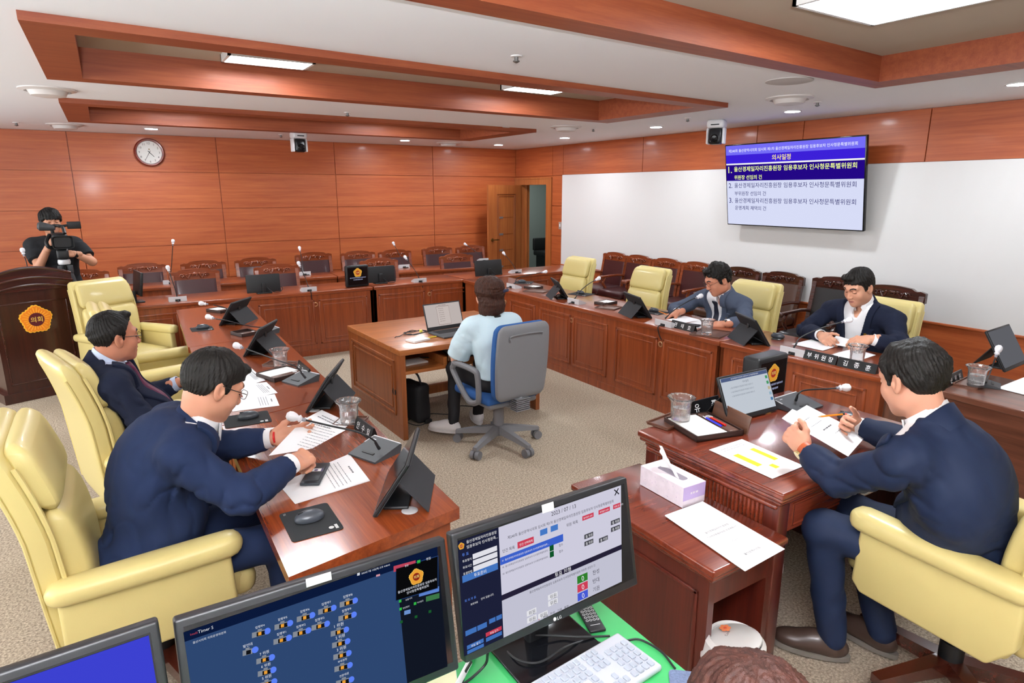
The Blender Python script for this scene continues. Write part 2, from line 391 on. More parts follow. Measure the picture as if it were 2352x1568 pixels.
# ceiling plane with openings (inside of the frames' outer edges)
def rectpoly(c): o = c['o']; return (min(o[0].x, o[3].x)+.03, max(o[0].y, o[1].y)+.05 if False else None)
bands = sorted([(c['o'], i) for i, c in enumerate(coffers)], key=lambda a: a[0][0].y)
mb = MB(); x0, x1 = X0-.1, XW+.05
def strip(nl, nr, fr, fl_): mb.add([(*nl, H), (*fl_, H), (*fr, H), (*nr, H)], [(0, 1, 2, 3)])
prevL, prevR = (x0, Y0-.1), (x1, Y0-.1)
e = .02
for o, i in bands:
    a, b, c_, d_ = [(p.x, p.y) for p in o]
    a = (a[0]+e, a[1]+e); b = (b[0]-e, b[1]+e); c_ = (c_[0]-e, c_[1]-e); d_ = (d_[0]+e, d_[1]-e)
    # near strip up to this opening
    mb.add([(*prevL, H), (x0, a[1], H), (*a, H), (*b, H), (x1, b[1], H), (*prevR, H)], [(0, 1, 2, 3, 4, 5)])
    mb.add([(x0, a[1], H), (x0, d_[1], H), (*d_, H), (*a, H)], [(0, 1, 2, 3)])
    mb.add([(x1, b[1], H), (*b, H), (*c_, H), (x1, c_[1], H)], [(0, 1, 2, 3)])
    # far edge polygon start
    prev = (d_, c_)
    prevL, prevR = (x0, d_[1]), (x1, c_[1])
    last = [(*prevL, H), (*d_, H), (*c_, H), (*prevR, H)]
    nxt = [bb for bb in bands if bb[0][0].y > o[0].y]
    ny = min((bb[0][0].y for bb in nxt), default=None)
    ymid = max(d_[1], c_[1]) + .05
    mb.add([last[0], (x0, ymid, H), (x1, ymid, H), last[3], last[2], last[1]], [(0, 1, 2, 3, 4, 5)])
    prevL, prevR = (x0, ymid), (x1, ymid)
mb.add([(*prevL, H), (x0, YW+.1, H), (x1, YW+.1, H), (*prevR, H)], [(0, 1, 2, 3)])
mb.add([(x0, Y0-.1, CZ+.05), (x1, Y0-.1, CZ+.05), (x1, YW+.1, CZ+.05), (x0, YW+.1, CZ+.05)], [(0, 1, 2, 3)])
struct('ceiling', mb, WHITE_C)
# ------------------------------------------------------------------ ceiling lamps
LED = emis('light_panel_glow', '#f3f9ff', PANEL_POWER); LEDD = emis('downlight_glow', '#f3f9ff', DOWN_POWER)
ALU = mat('white_metal_frame', '#d8d8d8', rough=.4)
def led(label, c, sx, sy, z, rz=0, glow=None):
    t = thing('ceiling_light', label, 'ceiling light', (c[0], c[1], z), rz, 'ceiling light panels')
    mb = MB(); f = .02
    for a in ((-sx/2, -sy/2, sx/2, -sy/2+f), (-sx/2, sy/2-f, sx/2, sy/2), (-sx/2, -sy/2, -sx/2+f, sy/2), (sx/2-f, -sy/2, sx/2, sy/2)): mb.b2((a[0], a[1], -.05), (a[2], a[3], 0))
    mb.build('frame', ALU, t)
    MB().b2((-sx/2+f, -sy/2+f, -.048), (sx/2-f, sy/2-f, -.03)).build('diffuser', glow or LED, t)
    return t
zl = CZ-.05
def quadc(pts, z): q = [P(*p, z) for p in pts]; c = sum(q, Vector())/4; return c, ((q[1]-q[0]).length+(q[2]-q[3]).length)/2, ((q[3]-q[0]).length+(q[2]-q[1]).length)/2
c, a, b = quadc([(530, 125), (718, 148), (697, 160), (513, 145)], zl); led('long ceiling light panel in the middle coffer, left one of its two', c, a+.03, b, CZ)
c, a, b = quadc([(1180, 200), (1295, 210), (1262, 219), (1157, 206)], zl); led('ceiling light panel in the middle coffer, near its right end', c, a+.03, b, CZ)
fc = P(2000, 60, 2.71); led('large bright ceiling light panel in the near coffer at top right', (fc.x-.33, fc.y-.31), .68, .62, 2.76, glow=emis('wide_panel_glow', '#f3f9ff', PANEL_POWER*.6))
led('ceiling light panel hidden up in the far coffer, left', (.9, 7.75), .58, .33, CZ); led('ceiling light panel hidden up in the far coffer, right', (3.3, 7.75), .58, .33, CZ)

def downlight(label, px, py):
    p = P(px, py, H); t = thing('downlight', label, 'downlight', (p.x, p.y, H), 0, 'recessed round downlights')
    MB().lathe([(.085, 0), (.085, -.006), (.07, -.008), (.07, 0)], 24, close=True).build('rim', ALU, t)
    MB().lathe([(.07, -.003), (.07, -.0055)], 24).build('lamp', LEDD, t)
for l, x, y in (('round downlight in the ceiling above the wall clock', 347, 295), ('round downlight near the back wall, right of the far ceiling camera', 930, 322), ('round downlight in the far corner of the ceiling', 1145, 332),
                ('round downlight in the ceiling beside the doorway', 1297, 316), ('round downlight left of the near ceiling camera', 1507, 291), ('round downlight above the wall screen', 1820, 255),
                ('round downlight at the right edge of the picture', 2340, 192)): downlight(l, x, y)
def diffuser(label, px, py, r=.19):
    p = P(px, py, H-.02); t = thing('air_diffuser', label, 'air vent', (p.x, p.y, H), 0, 'round ceiling air diffusers')
    mb = MB().lathe([(r, 0), (r, -.008), (r*.8, -.02), (r*.8, 0)], 28, close=True); mb.build('outer_ring', mat('vent_white', '#d6d1cf', rough=.5), t)
    MB().lathe([(r*.72, -.004), (r*.6, -.05), (r*.3, -.06)], 28).build('cone', _M['vent_white'], t)
    MB().cyl((r*.3, 0, -.02), (-r*.3, 0, -.02), .006).build('bracket', mat('vent_dark', '#6a6460', rough=.6), t)
for l, x, y in (('round air diffuser in the ceiling at far left, nearest one', 110, 211), ('smaller looking air diffuser near the back wall at left', 150, 290), ('air diffuser in the ceiling above the white wall corner', 1300, 295),
                ('air diffuser in the ceiling just above the wall screen', 1813, 230), ('air diffuser close to the back wall left of the corner', 1030, 331)): diffuser(l, x, y)
def speaker(label, px, py):
    p = P(px, py, H); tag(MB().lathe([(.16, 0), (.16, -.006), (.14, -.01), (.01, -.012)], 28, TR(p.x, p.y, H)).build('ceiling_speaker', mat('speaker_grille', '#bdb8b6', rough=.7)), label, 'speaker', 'flush ceiling speakers')
for l, x, y in (('flat round ceiling speaker left, above the clock side', 347, 244), ('flat round ceiling speaker near the far room corner', 1147, 294), ('flat round ceiling speaker beside the near coffer beam', 1813, 185)): speaker(l, x, y)
def sprinkler(label, px, py):
    p = P(px, py, H); t = thing('sprinkler', label, 'sprinkler', (p.x, p.y, H), 0, 'ceiling sprinklers')
    MB().lathe([(.035, 0), (.033, -.006), (.01, -.008)], 16).build('plate', ALU, t)
    MB().lathe([(.012, -.006), (.012, -.025), (.02, -.028), (.02, -.032), (.006, -.04)], 12).build('head', mat('grey_metal', '#7d7d7d', rough=.35, metal=.8), t)
for l, x, y in (('small sprinkler at the far left edge of the ceiling', 37, 281), ('small sprinkler between the middle and far coffers', 798, 258), ('sprinkler between the near and middle coffers', 1186, 128),
                ('small sprinkler right of the diffuser over the screen', 1878, 234), ('small sprinkler right of the corner air diffuser', 1363, 295), ('small sprinkler left of the near ceiling camera', 1580, 271), ('tiny sprinkler left of the far ceiling camera', 645, 309)): sprinkler(l, x, y)
p = P(1621, 51, 2.68); p = PY(1621, 51, coffers[2]['o'][2].y - .165); tag(MB().box((p.x, p.y-.002, p.z), (.02, .002, .055)).build('sticker', mat('sticker_white', '#cfc9c2', rough=.6)), 'small pale sticker on the near coffer beam', 'sticker')
# ================================================================== DESKS
DESK = wood('desk_veneer', '#6a2c16', '#964822', 'X', rough=.28, coat=.5)
DESKZ = wood('desk_veneer_upright', '#743218', '#9a4c25', 'Z', rough=.3, coat=.4)
DARKW = wood('mahogany', '#571f11', '#7d3520', 'X', rough=.25, coat=.6)
DARKZ = wood('mahogany_upright', '#3d140d', '#5a2115', 'Z', rough=.3, coat=.5)
WALN = wood('walnut', '#4b2a1c', '#6f4230', 'X', rough=.3, coat=.4)
OAK = wood('oak_brown', '#8e5026', '#b56f39', 'X', rough=.35, coat=.3)
OAKZ = wood('oak_brown_upright', '#7a3f1a', '#a05a2b', 'Z', rough=.38, coat=.25)
BRASS = mat('grommet_brass', '#c49a72', rough=.35, metal=.7)
BLK = mat('black_plastic', '#17181a', rough=.45)
BLKG = mat('black_gloss', '#0c0d10', rough=.12)
GRY = mat('dark_grey_plastic', '#3a3c3f', rough=.5)
MGRY = mat('grey_plastic', '#6e6f72', rough=.5, bump=.15, bscale=600)
SILV = mat('silver_metal', '#d2d2d4', rough=.4, metal=.2)
def moulding(mb, x0, z0, x1, z1, y, t=.022, h=.012, M=I4):
    'a raised frame on the face at local y (towards -y)'
    for a in ((x0, z0, x1, z0+t), (x0, z1-t, x1, z1), (x0, z0, x0+t, z1), (x1-t, z0, x1, z1)):
        mb.rbox(((a[0]+a[2])/2, y-h/2+.002, (a[1]+a[3])/2), (a[2]-a[0], h, a[3]-a[1]), .005, M, seg=2)
def desk(name, label, p0, p1, depth, h, panels, holes=(), mats=None, group=None, base=.07, cat='desk', inner=True, ends=True):
    'p0 -> p1 is the panelled face seen from the floor side (left to right); panels and holes are distances along it'
    top_m, body_m = mats or (DESK, DESKZ)
    p0, p1 = Vector((p0[0], p0[1])), Vector((p1[0], p1[1])); L = (p1-p0).length; a = math.atan2(p1.y-p0.y, p1.x-p0.x)
    t = thing(name, label, cat, (p0.x, p0.y, 0), a, group)
    o = .015
    MB().rbox((L/2, depth/2-o/2, h-.02), (L-.004, depth+o, .04), .006).build('worktop', top_m, t)
    mb = MB().b2((.002, .0, .0), (L-.002, .03, h-.04)); 
    mb.b2((.002, 0, 0), (.03, depth-.02, h-.04)); mb.b2((L-.03, 0, 0), (L-.002, depth-.02, h-.04))
    mb.build('body', body_m, t)
    MB().b2((.0, -.008, 0), (L, .004, base)).build('plinth', body_m, t)
    for x0, x1 in panels:
        pm = MB(); moulding(pm, x0, base+.06, x1, h-.1, 0); 
        if inner: moulding(pm, x0+.055, base+.115, x1-.055, h-.155, 0, .012, .007)
        pm.build('front_panel', body_m, t)
    for x in holes:
        MB().lathe([(.026, 0), (.026, .006), (.017, .008), (.017, 0)], 20, TR(x, -.001, h-.15, PI/2), close=True).build('cable_grommet', BRASS, t)
    return t
YF = 7.33
def bx(px): return PY(px, 690, YF).x
xl, xs, xr = -.02, bx(858), 3.93
rel = lambda lst, o: [(bx(a)-o, bx(b)-o) for a, b in lst]
desk('long_desk', 'reddish panelled desk at the back, left of its black vertical seam', (xl, YF), (xs-.006, YF), .6, .75, [(.12, .58), (.68, 1.22)] + rel([(592, 722), (731, 844)], xl), [bx(724)-xl], group='panelled desks along the back wall')
desk('long_desk', 'reddish panelled desk behind the recorder table, right of the black seam', (xs+.01, YF), (xr, YF), .6, .75, rel([(868, 974), (988, 1086)], xs), [bx(985)-xs], group='panelled desks along the back wall')
desk('long_desk', 'desk end running to the doorway behind the first empty cream chair', (xr+.02, YF+.02), (6.0, YF+.02), .64, .75, [(.75, 1.35), (1.42, 2.0)], group='panelled desks along the back wall')
desk('long_desk', 'second row desk standing behind the long back desk, before the clock wall', (.1, 8.70), (2.62, 8.56), .5, .75, [(.1, .8), (.9, 1.6), (1.7, 2.4)], group='second row desks')
desk('long_desk', 'second row desk at the right, in front of the open door', (2.63, 8.56), (5.15, 8.42), .52, .75, [(.1, .8), (.9, 1.6), (1.7, 2.4)], group='second row desks')
# right side row: face towards the middle of the room; seen left to right it runs from far to near
XF = 3.91
def ry(px, py=760): return PX(px, py, XF).y
y0, y1 = 7.30, PX(1656, 785, XF).y
relr = lambda lst: [(y0-ry(a), y0-ry(b)) for a, b in lst]
desk('long_desk', 'long panelled desk at the right reaching the man in the grey suit', (XF, y0), (XF, y1), .62, .75, relr([(1172, 1229), (1239, 1311), (1316, 1396), (1415, 1512), (1525, 1642)]), [y0-ry(1161), y0-ry(1313), y0-ry(1518, 788)], group='panelled desks of the right row')
q0, q1 = Vector((XF-.01, y1-.01)), Vector((3.975, 1.92))
desk('long_desk', 'panelled desk at the right with the long white lettered name plates', q0, q1, .62, .75, [(.1, .52), (.6, 1.1)], [.5], group='panelled desks of the right row')
desk('long_desk', 'dark walnut desk at the right edge with a lit tablet', (4.0, 1.66), (3.9, .1), .6, .75, [], mats=(WALN, WALN), base=.03)
# left row: face towards the middle, seats on the left; worktop 0.62 deep
def ldesk(label, n0, n1, f0, f1):
    'corner order: near-left (seat side), near-right, far-left, far-right'
    t = thing('long_desk', label, 'desk', ((n0[0]+f1[0])/2, (n0[1]+f1[1])/2, 0), 0, 'desks of the left row')
    c = Vector(t.location); V = lambda p, z: (p[0]-c.x, p[1]-c.y, z)
    h = .75; q = [n0, n1, f1, f0]
    def slab(sh, z0, z1):
        cx = sum(p[0] for p in q)/4; cy = sum(p[1] for p in q)/4
        qq = [(p[0]+(cx-p[0])*sh, p[1]+(cy-p[1])*sh*.4) for p in q]
        return MB().prism([(p[0]-c.x, p[1]-c.y) for p in qq], z0, z1), qq
    m_, _ = slab(0, h-.045, h); m_.build('worktop', DESKY, t)
    m_, qq = slab(.09, 0.0, h-.045)
    b = MB(); 
    def wall(a, b_, th=.03):
        a, b_ = Vector(a), Vector(b_); d = (b_-a).normalized(); n = Vector((-d.y, d.x))*th
        b.prism([(a.x-c.x, a.y-c.y), (b_.x-c.x, b_.y-c.y), (b_.x+n.x-c.x, b_.y+n.y-c.y), (a.x+n.x-c.x, a.y+n.y-c.y)], 0, h-.045)
    wall(qq[0], qq[1]); wall(qq[1], qq[2]); wall(qq[2], qq[3])
    b.build('body', DESKZ, t)
    return t
DESKY = wood('desk_veneer_long', '#6a2c16', '#964822', 'Y', rough=.22, coat=.6)
pn0, pn1 = P(663, 1325), P(1055, 1165)
e0, e1 = Vector((.375, 3.24)), Vector((1.035, 3.42))
ldesk('reddish desk at lower left, nearest of the left row', pn0, pn1, e0, e1)
g0, g1 = Vector((.435, 5.12)), Vector((1.09, 5.2))
ldesk('middle desk of the left row where the man with the purple tie sits', e0+Vector((.0, .008)), e1+Vector((0, .008)), g0, g1)
ldesk('far desk of the left row, before the empty cream chair', g0+Vector((-.01, .008)), g1+Vector((0, .008)), (.508, 6.87), (1.17, 7.0))
# chairman's desk: fluted sides, moulded top
t = thing('pedestal_desk', 'dark polished desk with fluted apron where the seated chairman reads', 'desk', (2.58, 1.66, 0), 0)
cx0, cx1, cy0, cy1 = 2.005-2.58, 3.16-2.58, 1.275-1.66, 2.05-1.66
mb = MB().rbox((.0, .0, .765), (cx1-cx0, cy1-cy0, .03), .008); mb.rbox((0, 0, .742), (cx1-cx0-.015, cy1-cy0-.015, .02), .008); mb.rbox((0, 0, .72), (cx1-cx0-.05, cy1-cy0-.05, .03), .012)
mb.build('worktop', DARKW, t)
mb = MB(); i_ = .035
for a in ((cx0+i_, cy0+i_), (cx1-i_, cy0+i_), (cx0+i_, cy1-i_), (cx1-i_, cy1-i_)): mb.rbox((a[0]+(.03 if a[0] < 0 else -.03), a[1]+(.03 if a[1] < 0 else -.03), .355), (.07, .07, .71), .008)
mb.b2((cx0+i_+.01, cy0+.1, .0), (cx0+i_+.03, cy1-.1, .71)); mb.b2((cx1-i_-.03, cy0+.1, .0), (cx1-i_-.01, cy1-.1, .71)); mb.b2((cx0+.1, cy1-.08, .1), (cx1-.1, cy1-.06, .71))
mb.build('body', DARKZ, t)
mb = MB()
for zc in (.70, .535): mb.rbox((cx0+i_-.002, 0, zc), (.03, cy1-cy0-.08, .022), .008)
n_ = 30
for k in range(n_): y = cy0+.1 + (cy1-cy0-.2)*(k+.5)/n_; mb.cyl((cx0+i_+.002, y, .55), (cx0+i_+.002, y, .685), .0085, n=8)
mb.build('fluted_apron', DARKW, t)
MB().rbox((cx1-.17, cy1+.08, .675), (.34, .2, .03), .006).b2((cx1-.33, cy1+.0, 0), (cx1-.02, cy1+.16, .66)).build('front_ledge', DARKW, t)
mb = MB().rbox((.0, cy0+.055, .635), (cx1-cx0-.2, .03, .13), .006); moulding(mb, cx0+.13, .59, cx1-.13, .69, cy0+.042, .012, .008); dw = mb.build('drawer', DARKW, t)
MB().tube([(-.06, cy0+.03, .64), (-.05, cy0+.0, .63), (.05, cy0+.0, .63), (.06, cy0+.03, .64)], .006, smooth=4).build('handle', SILV, dw)
# lower side table
t = thing('side_table', 'low dark wooden side table holding a tissue box, beside the chairman desk', 'side table', (1.79, 1.62, 0), 0)
sx0, sx1, sy0, sy1, sz = 1.585-1.79, 1.995-1.79, 1.235-1.62, 2.02-1.62, .63
mb = MB().rbox((0, 0, sz-.015), (sx1-sx0, sy1-sy0, .03), .008); mb.rbox((0, 0, sz-.04), (sx1-sx0-.02, sy1-sy0-.02, .024), .008); mb.rbox((0, 0, sz-.06), (sx1-sx0-.05, sy1-sy0-.05, .022), .008); mb.build('worktop', DARKW, t)
mb = MB().b2((sx0+.03, sy0+.03, 0), (sx0+.06, sy1-.03, sz-.07)); mb.b2((sx1-.06, sy0+.03, 0), (sx1-.03, sy0+.1, sz-.07)); mb.b2((sx0+.03, sy1-.06, 0), (sx1-.03, sy1-.03, sz-.07)); mb.b2((sx0+.06, sy0+.035, sz-.17), (sx1-.06, sy0+.06, sz-.07)); mb.b2((sx1-.06, sy0+.1, 0.0), (sx1-.04, sy1-.06, sz-.07))
mb.build('body', DARKZ, t)
MX = TR(sx0+.03, 0, 0, 0, 0, -PI/2)
mb = MB(); moulding(mb, -.33, .06, .31, .5, 0, .018, .01, MX); mb.build('side_panel', DARKZ, t)
# recorder's table
t = thing('recorder_table', 'brown oak table with a laptop in the middle of the room', 'table', (1.755, 4.31, 0), rad(1.5))
W_, D_, hh = 1.31, 1.12, .715
MB().rbox((W_/2, D_/2, hh-.022), (W_, D_, .044), .004).build('worktop', OAK, t)
mb = MB().b2((.005, .005, 0), (.045, D_-.005, hh-.044)); lp = mb.build('side_panel', OAKZ, t)
MSL = TR(.005, 0, 0, 0, 0, -PI/2); mb = MB(); moulding(mb, -(D_-.08), .17, -.12, hh-.1, 0, .022, .012, MSL); moulding(mb, -(D_-.13), .22, -.17, hh-.15, 0, .014, .01, MSL); mb.box((-D_/2, -.001, .115), (D_-.01, .003, .004), MSL); mb.build('moulding', OAKZ, lp)
MB().b2((W_-.045, .005, 0), (W_-.005, D_-.005, hh-.044)).build('side_panel', OAKZ, t)
mb = MB().b2((.045, .02, hh-.2), (W_-.045, D_-.3, hh-.175)); mb.b2((.045, D_-.32, hh-.2), (W_-.045, D_-.3, hh-.044)); mb.b2((.38, .03, hh-.175), (.41, D_-.32, hh-.11)); sh = mb.build('shelf', OAK, t)
mb = MB().b2((.045, D_-.06, .25), (W_-.045, D_-.04, hh-.05)); mb.build('modesty_panel', OAKZ, t)
MB().b2((.045, D_-.35, .06), (W_-.045, D_-.31, .14)).build('foot_rail', OAKZ, t)
MB().b2((.43, .0, hh-.19), (.45, .35, hh-.175)).build('drawer_rail', mat('white_rail', '#d8d4cf', rough=.4), t)
MB().lathe([(.03, 0), (.03, .006), (.02, .008), (.02, 0)], 18, TR(.004, .14, .36, 0, -PI/2, 0), close=True).build('cable_grommet', BLK, lp)
# operator's table with the green mat
t = thing('operator_table', 'operator table covered by a bright green mat, lower edge of the picture', 'table', (.2, .85, 0), 0)
MB().rbox((0, 0, .632), (1.9, .9, .03), .006).build('worktop', DARKW, t)
MB().rbox((0, 0, .6485), (1.89, .89, .004), .0015).build('green_mat', mat('green_vinyl', '#3fae62', rough=.35, var=.12, vscale=5), t)
mb = MB()
for sx in (-.92, .92): mb.b2((sx-.02, -.42, 0), (sx+.02, .42, .617))
mb.b2((-.9, .38, .1), (.9, .4, .617)); mb.build('leg_frame', DARKZ, t)
# ------------------------------------------------------------------ lectern with the emblem
PETAL, RIMY = mat('petal_orange', '#f08a1c', rough=.45), mat('petal_edge', '#ffc23a', rough=.45)
MAR = mat('emblem_maroon', '#5a1420', rough=.4); GOLD = mat('emblem_gold', '#e9c35a', rough=.4)
def flower_outline(R, lobes=25, n=250, five=.075, scal=.06):
    return [((R*(1+five*math.cos(5*a)+scal*abs(math.sin(lobes/2*a*1.0))))*math.sin(a), (R*(1+five*math.cos(5*a)+scal*abs(math.sin(lobes/2*a))))*math.cos(a)) for a in [2*PI*i/n for i in range(n)]]
def emblem(parent, M, R, mats=None, name='emblem', txt='의회', depth=.012):
    'five petalled flower badge with a round field, local XY plane of M, Z towards the viewer'
    a, b, c, d = mats or (PETAL, RIMY, MAR, GOLD)
    mb = MB(); mb.m(1).prism(flower_outline(R), 0, depth, M); mb.m(0)
    mb.prism(flower_outline(R*.93), depth, depth*1.3, M)
    if R > .05:
        mb.m(1)
        for k in range(25):
            an = 2*PI*(k+.5)/25; r1 = R*.52; r2 = R*(.86+.1*math.cos(5*an)); x, y = math.sin(an), math.cos(an)
            mb.tube([(x*r1, y*r1, depth*1.3), (x*r2, y*r2, depth*1.3)], R*.02, n=5, M=M)
    mb.m(2).cyl((0, 0, depth*1.3), (0, 0, depth*1.5), R*.52, n=36, M=M)
    mb.m(3).text(txt, M, wd=R*.78, lift=depth*1.56, bold=.012)
    return mb.build(name, [a, b, c, d], parent, smooth=30)
lf = Vector((.59, .223)).normalized(); la = math.atan2(.223, .59)
LEC, LECZ = wood('lectern_wood', '#30100a', '#471a11', 'X', rough=.25, coat=.5), wood('lectern_wood_upright', '#2c0f0a', '#431910', 'Z', rough=.28, coat=.5)
t = thing('lectern', 'dark carved wooden lectern with an orange flower emblem at the left edge', 'lectern', (-.615, 7.137, 0), la)
W2 = .32
body = MB().b2((-W2+.015, .0, .0), (W2-.015, .5, 1.02)); body.b2((-W2-.02, -.02, 0), (W2+.02, .52, .09)); body.build('body', LECZ, t)
arch = [(-W2-.005, 1.0)] + [(-W2-.005 + (2*W2+.01)*i/20, 1.13 + .075*math.sin(PI*i/20)) for i in range(21)] + [(W2+.005, 1.0)]
MB().prism(arch, -.0, .03, TR(0, .005, 0, PI/2)).build('crest_board', LEC, t)
mb = MB()
for z0, hgt in ((1.0, .03), (1.065, .03)):
    mb.tube([(-W2-.01 + (2*W2+.02)*i/16, -.028, z0 + .055*math.sin(PI*i/16)) for i in range(17)], .012, n=8)
mb.tube([(-W2-.005 + (2*W2+.01)*i/20, -.018, 1.13 + .075*math.sin(PI*i/20)) for i in range(21)], .014, n=8)
moulding(mb, -W2+.05, .16, W2-.05, .9, 0, .014, .008)
mb.build('moulding', LEC, t)
emblem(t, TR(0, -.002, .735, PI/2), .118)
MB().prism([(-.28, .03), (.28, .03), (.28, .45), (-.28, .45)], 1.02, 1.06).build('reading_top', LEC, t)
# ================================================================== CHAIRS
CREAM = mat('cream_leather', '#d6c583', rough=.38, spec=.45, bump=.12, bscale=260, coat=.12)
WINE = mat('wine_leather', '#3f1c1e', rough=.3, spec=.5, coat=.15)
BRLE = mat('brown_leather', '#4a2e22', rough=.35, spec=.5, coat=.1)
BLLE = mat('black_leather', '#1b191a', rough=.32, spec=.5, coat=.1)
CARV = wood('carved_rosewood', '#66280f', '#954a28', 'X', rough=.22, coat=.6, scale=2)
CARVD = wood('carved_dark_wood', '#2f120c', '#4d2014', 'X', rough=.22, coat=.6, scale=2)
def sq(wd, th, n=32, e=4.0):
    'superellipse outline'
    out = []
    for i in range(n):
        a = 2*PI*i/n; c, s_ = math.cos(a), math.sin(a)
        out.append((math.copysign(abs(c)**(2/e), c)*wd/2, math.copysign(abs(s_)**(2/e), s_)*th/2))
    return out
def spine(z):  # y of the back's centre line
    return -.235 - .055*((z-.45)/.66) - .065*max(0, (z-.78)/.34)**1.6
def back_loft(z0, z1, wfun, tfun, off, n=14, e=4.0, endround=.03):
    rings = []
    for i in range(n+1):
        f = i/n; z = z0 + (z1-z0)*f; k = 1.0
        dz = min(z-z0, z1-z)
        if dz < endround: k = math.sqrt(max(0.02, 1-(1-dz/endround)**2))
        w_, t_ = wfun(z), tfun(z)
        s_ = (spine(z+.01)-spine(z-.01))/.02
        rings.append([(x*(1-(1-k)*.10), y*max(k, .15) + spine(z)+off, z - y*s_*.0) for x, y in sq(w_, t_, e=e)])
    return rings
def zs(z0, z1, n, er):  # denser rings at the rounded ends
    return sorted(set([z0 + (z1-z0)*i/n for i in range(n+1)] + [z0+er*k for k in (.05, .2, .5)] + [z1-er*k for k in (.05, .2, .5)]))
def bl(z0, z1, wf, tf, off, er=.04, n=12, e=4.0):
    rings = []
    for z in zs(z0, z1, n, er):
        dz = min(z-z0, z1-z); k = 1.0
        if dz < er: k = math.sqrt(max(.0, 1-(1-dz/er)**2))
        rings.append([(x*(1-(1-k)*min(1, 1.6*er/wf(z))), y*max(k, .08) + spine(z)+off, z) for x, y in sq(wf(z), tf(z), e=e)])
    return rings
def cream_chair(lift, label):
    t = thing('executive_chair', label, 'office chair')
    wf = lambda z: .50 + .05*math.sin(PI*min(1, max(0, (z-.38)/.8)))
    MB().loft(bl(.36, 1.12, wf, lambda z: .085, -.03, er=.045, n=14, e=5)).build('back_shell', CREAM, t)
    MB().loft(bl(.88, 1.115, lambda z: wf(z)-.05, lambda z: .085, .035, er=.05, n=8, e=5)).build('headrest', CREAM, t)
    MB().loft(bl(.42, .885, lambda z: wf(z)-.06, lambda z: .08 + .05*math.sin(PI*(z-.42)/.465), .035, er=.06, n=12, e=5)).build('back_cushion', CREAM, t)
    for sx in (-1, 1):
        MB().tube([(sx*(wf(z)/2-.006), spine(z)+.012, z) for z in [.4+.05*i for i in range(14)]], .008, n=6).build('piping', CREAM, t)
        MB().tube([(sx*(wf(z)/2-.006), spine(z)-.062, z) for z in [.4+.05*i for i in range(14)]], .006, n=6).build('piping', CREAM, t)
    # seat
    mb = MB().rbox((0, .04, .43), (.47, .52, .12), .05, seg=4); mb.rbox((0, .28, .42), (.46, .12, .12), .055, seg=4); mb.build('seat', CREAM, t)
    MB().rbox((0, .0, .35), (.46, .46, .06), .02).build('seat_base', CREAM, t)
    for sx in (-1, 1):
        out = [(-.27, .60), (-.27, .42), (-.2, .33), (.22, .35), (.255, .39), (.245, .61)]
        MB2 = MB(); M = Matrix(((0, 0, 1, sx*.285), (1, 0, 0, 0), (0, 1, 0, 0), (0, 0, 0, 1)))
        bm = bmesh.new(); vs = [bm.verts.new((a, b, -.028)) for a, b in out] + [bm.verts.new((a, b, .028)) for a, b in out]
        n_ = len(out); bm.faces.new(vs[:n_][::-1]); bm.faces.new(vs[n_:])
        for i in range(n_): bm.faces.new((vs[i], vs[(i+1) % n_], vs[(i+1) % n_+n_], vs[i+n_]))
        bmesh.ops.recalc_face_normals(bm, faces=bm.faces); bmesh.ops.bevel(bm, geom=list(bm.edges), offset=.014, segments=3, profile=.5, affect='EDGES')
        bm.verts.index_update(); MB2.add([v.co.copy() for v in bm.verts], [[v.index for v in f.verts] for f in bm.faces], M); bm.free()
        ap = MB2.build('arm_panel', CREAM, t)
        rings = []
        for f in (0, .004, .015, .04, .08, .15, .3, .45, .6, .75, .85, .92, .96, .985, .996, 1):
            y = -.30 + .59*f; e_ = min(f, 1-f)*.59; k = math.sqrt(max(0.02, 1-(1-min(1, e_/.045))**2)); wd = (.088 + .03*math.sin(PI*min(1, f*.75+.12)))*k; th = (.074 + .012*f)*k
            rings.append([(sx*(.292) + a, y, .622 + .02*f + b) for a, b in sq(wd, th, 20, 2.8)])
        MB().loft(rings).build('arm_pad', CREAM, ap)
    # foot
    MB().cyl((0, 0, .12), (0, 0, .33), .032).cyl((0, 0, .1), (0, 0, .2), .042).rbox((0, 0, .325), (.26, .2, .03), .01).build('column', BLK, t)
    for k in range(5):
        a = 2*PI*k/5 + .3; M = TR(0, 0, 0, 0, 0, a)
        mb = MB().loft([[(.03, -.03, .07), (.03, .03, .07), (.03, .03, .13), (.03, -.03, .13)], [(.34, -.022, .075), (.34, .022, .075), (.34, .022, .11), (.34, -.022, .11)]], M)
        lg = mb.build('base_leg', CARVD, t)
        mb = MB().cyl((.31, -.028, .03), (.31, -.006, .03), .03, n=14, M=M).cyl((.31, .006, .03), (.31, .028, .03), .03, n=14, M=M).cyl((.31, 0, .03), (.31, 0, .08), .012, M=M); mb.build('castor', BLK, lg)
    return t
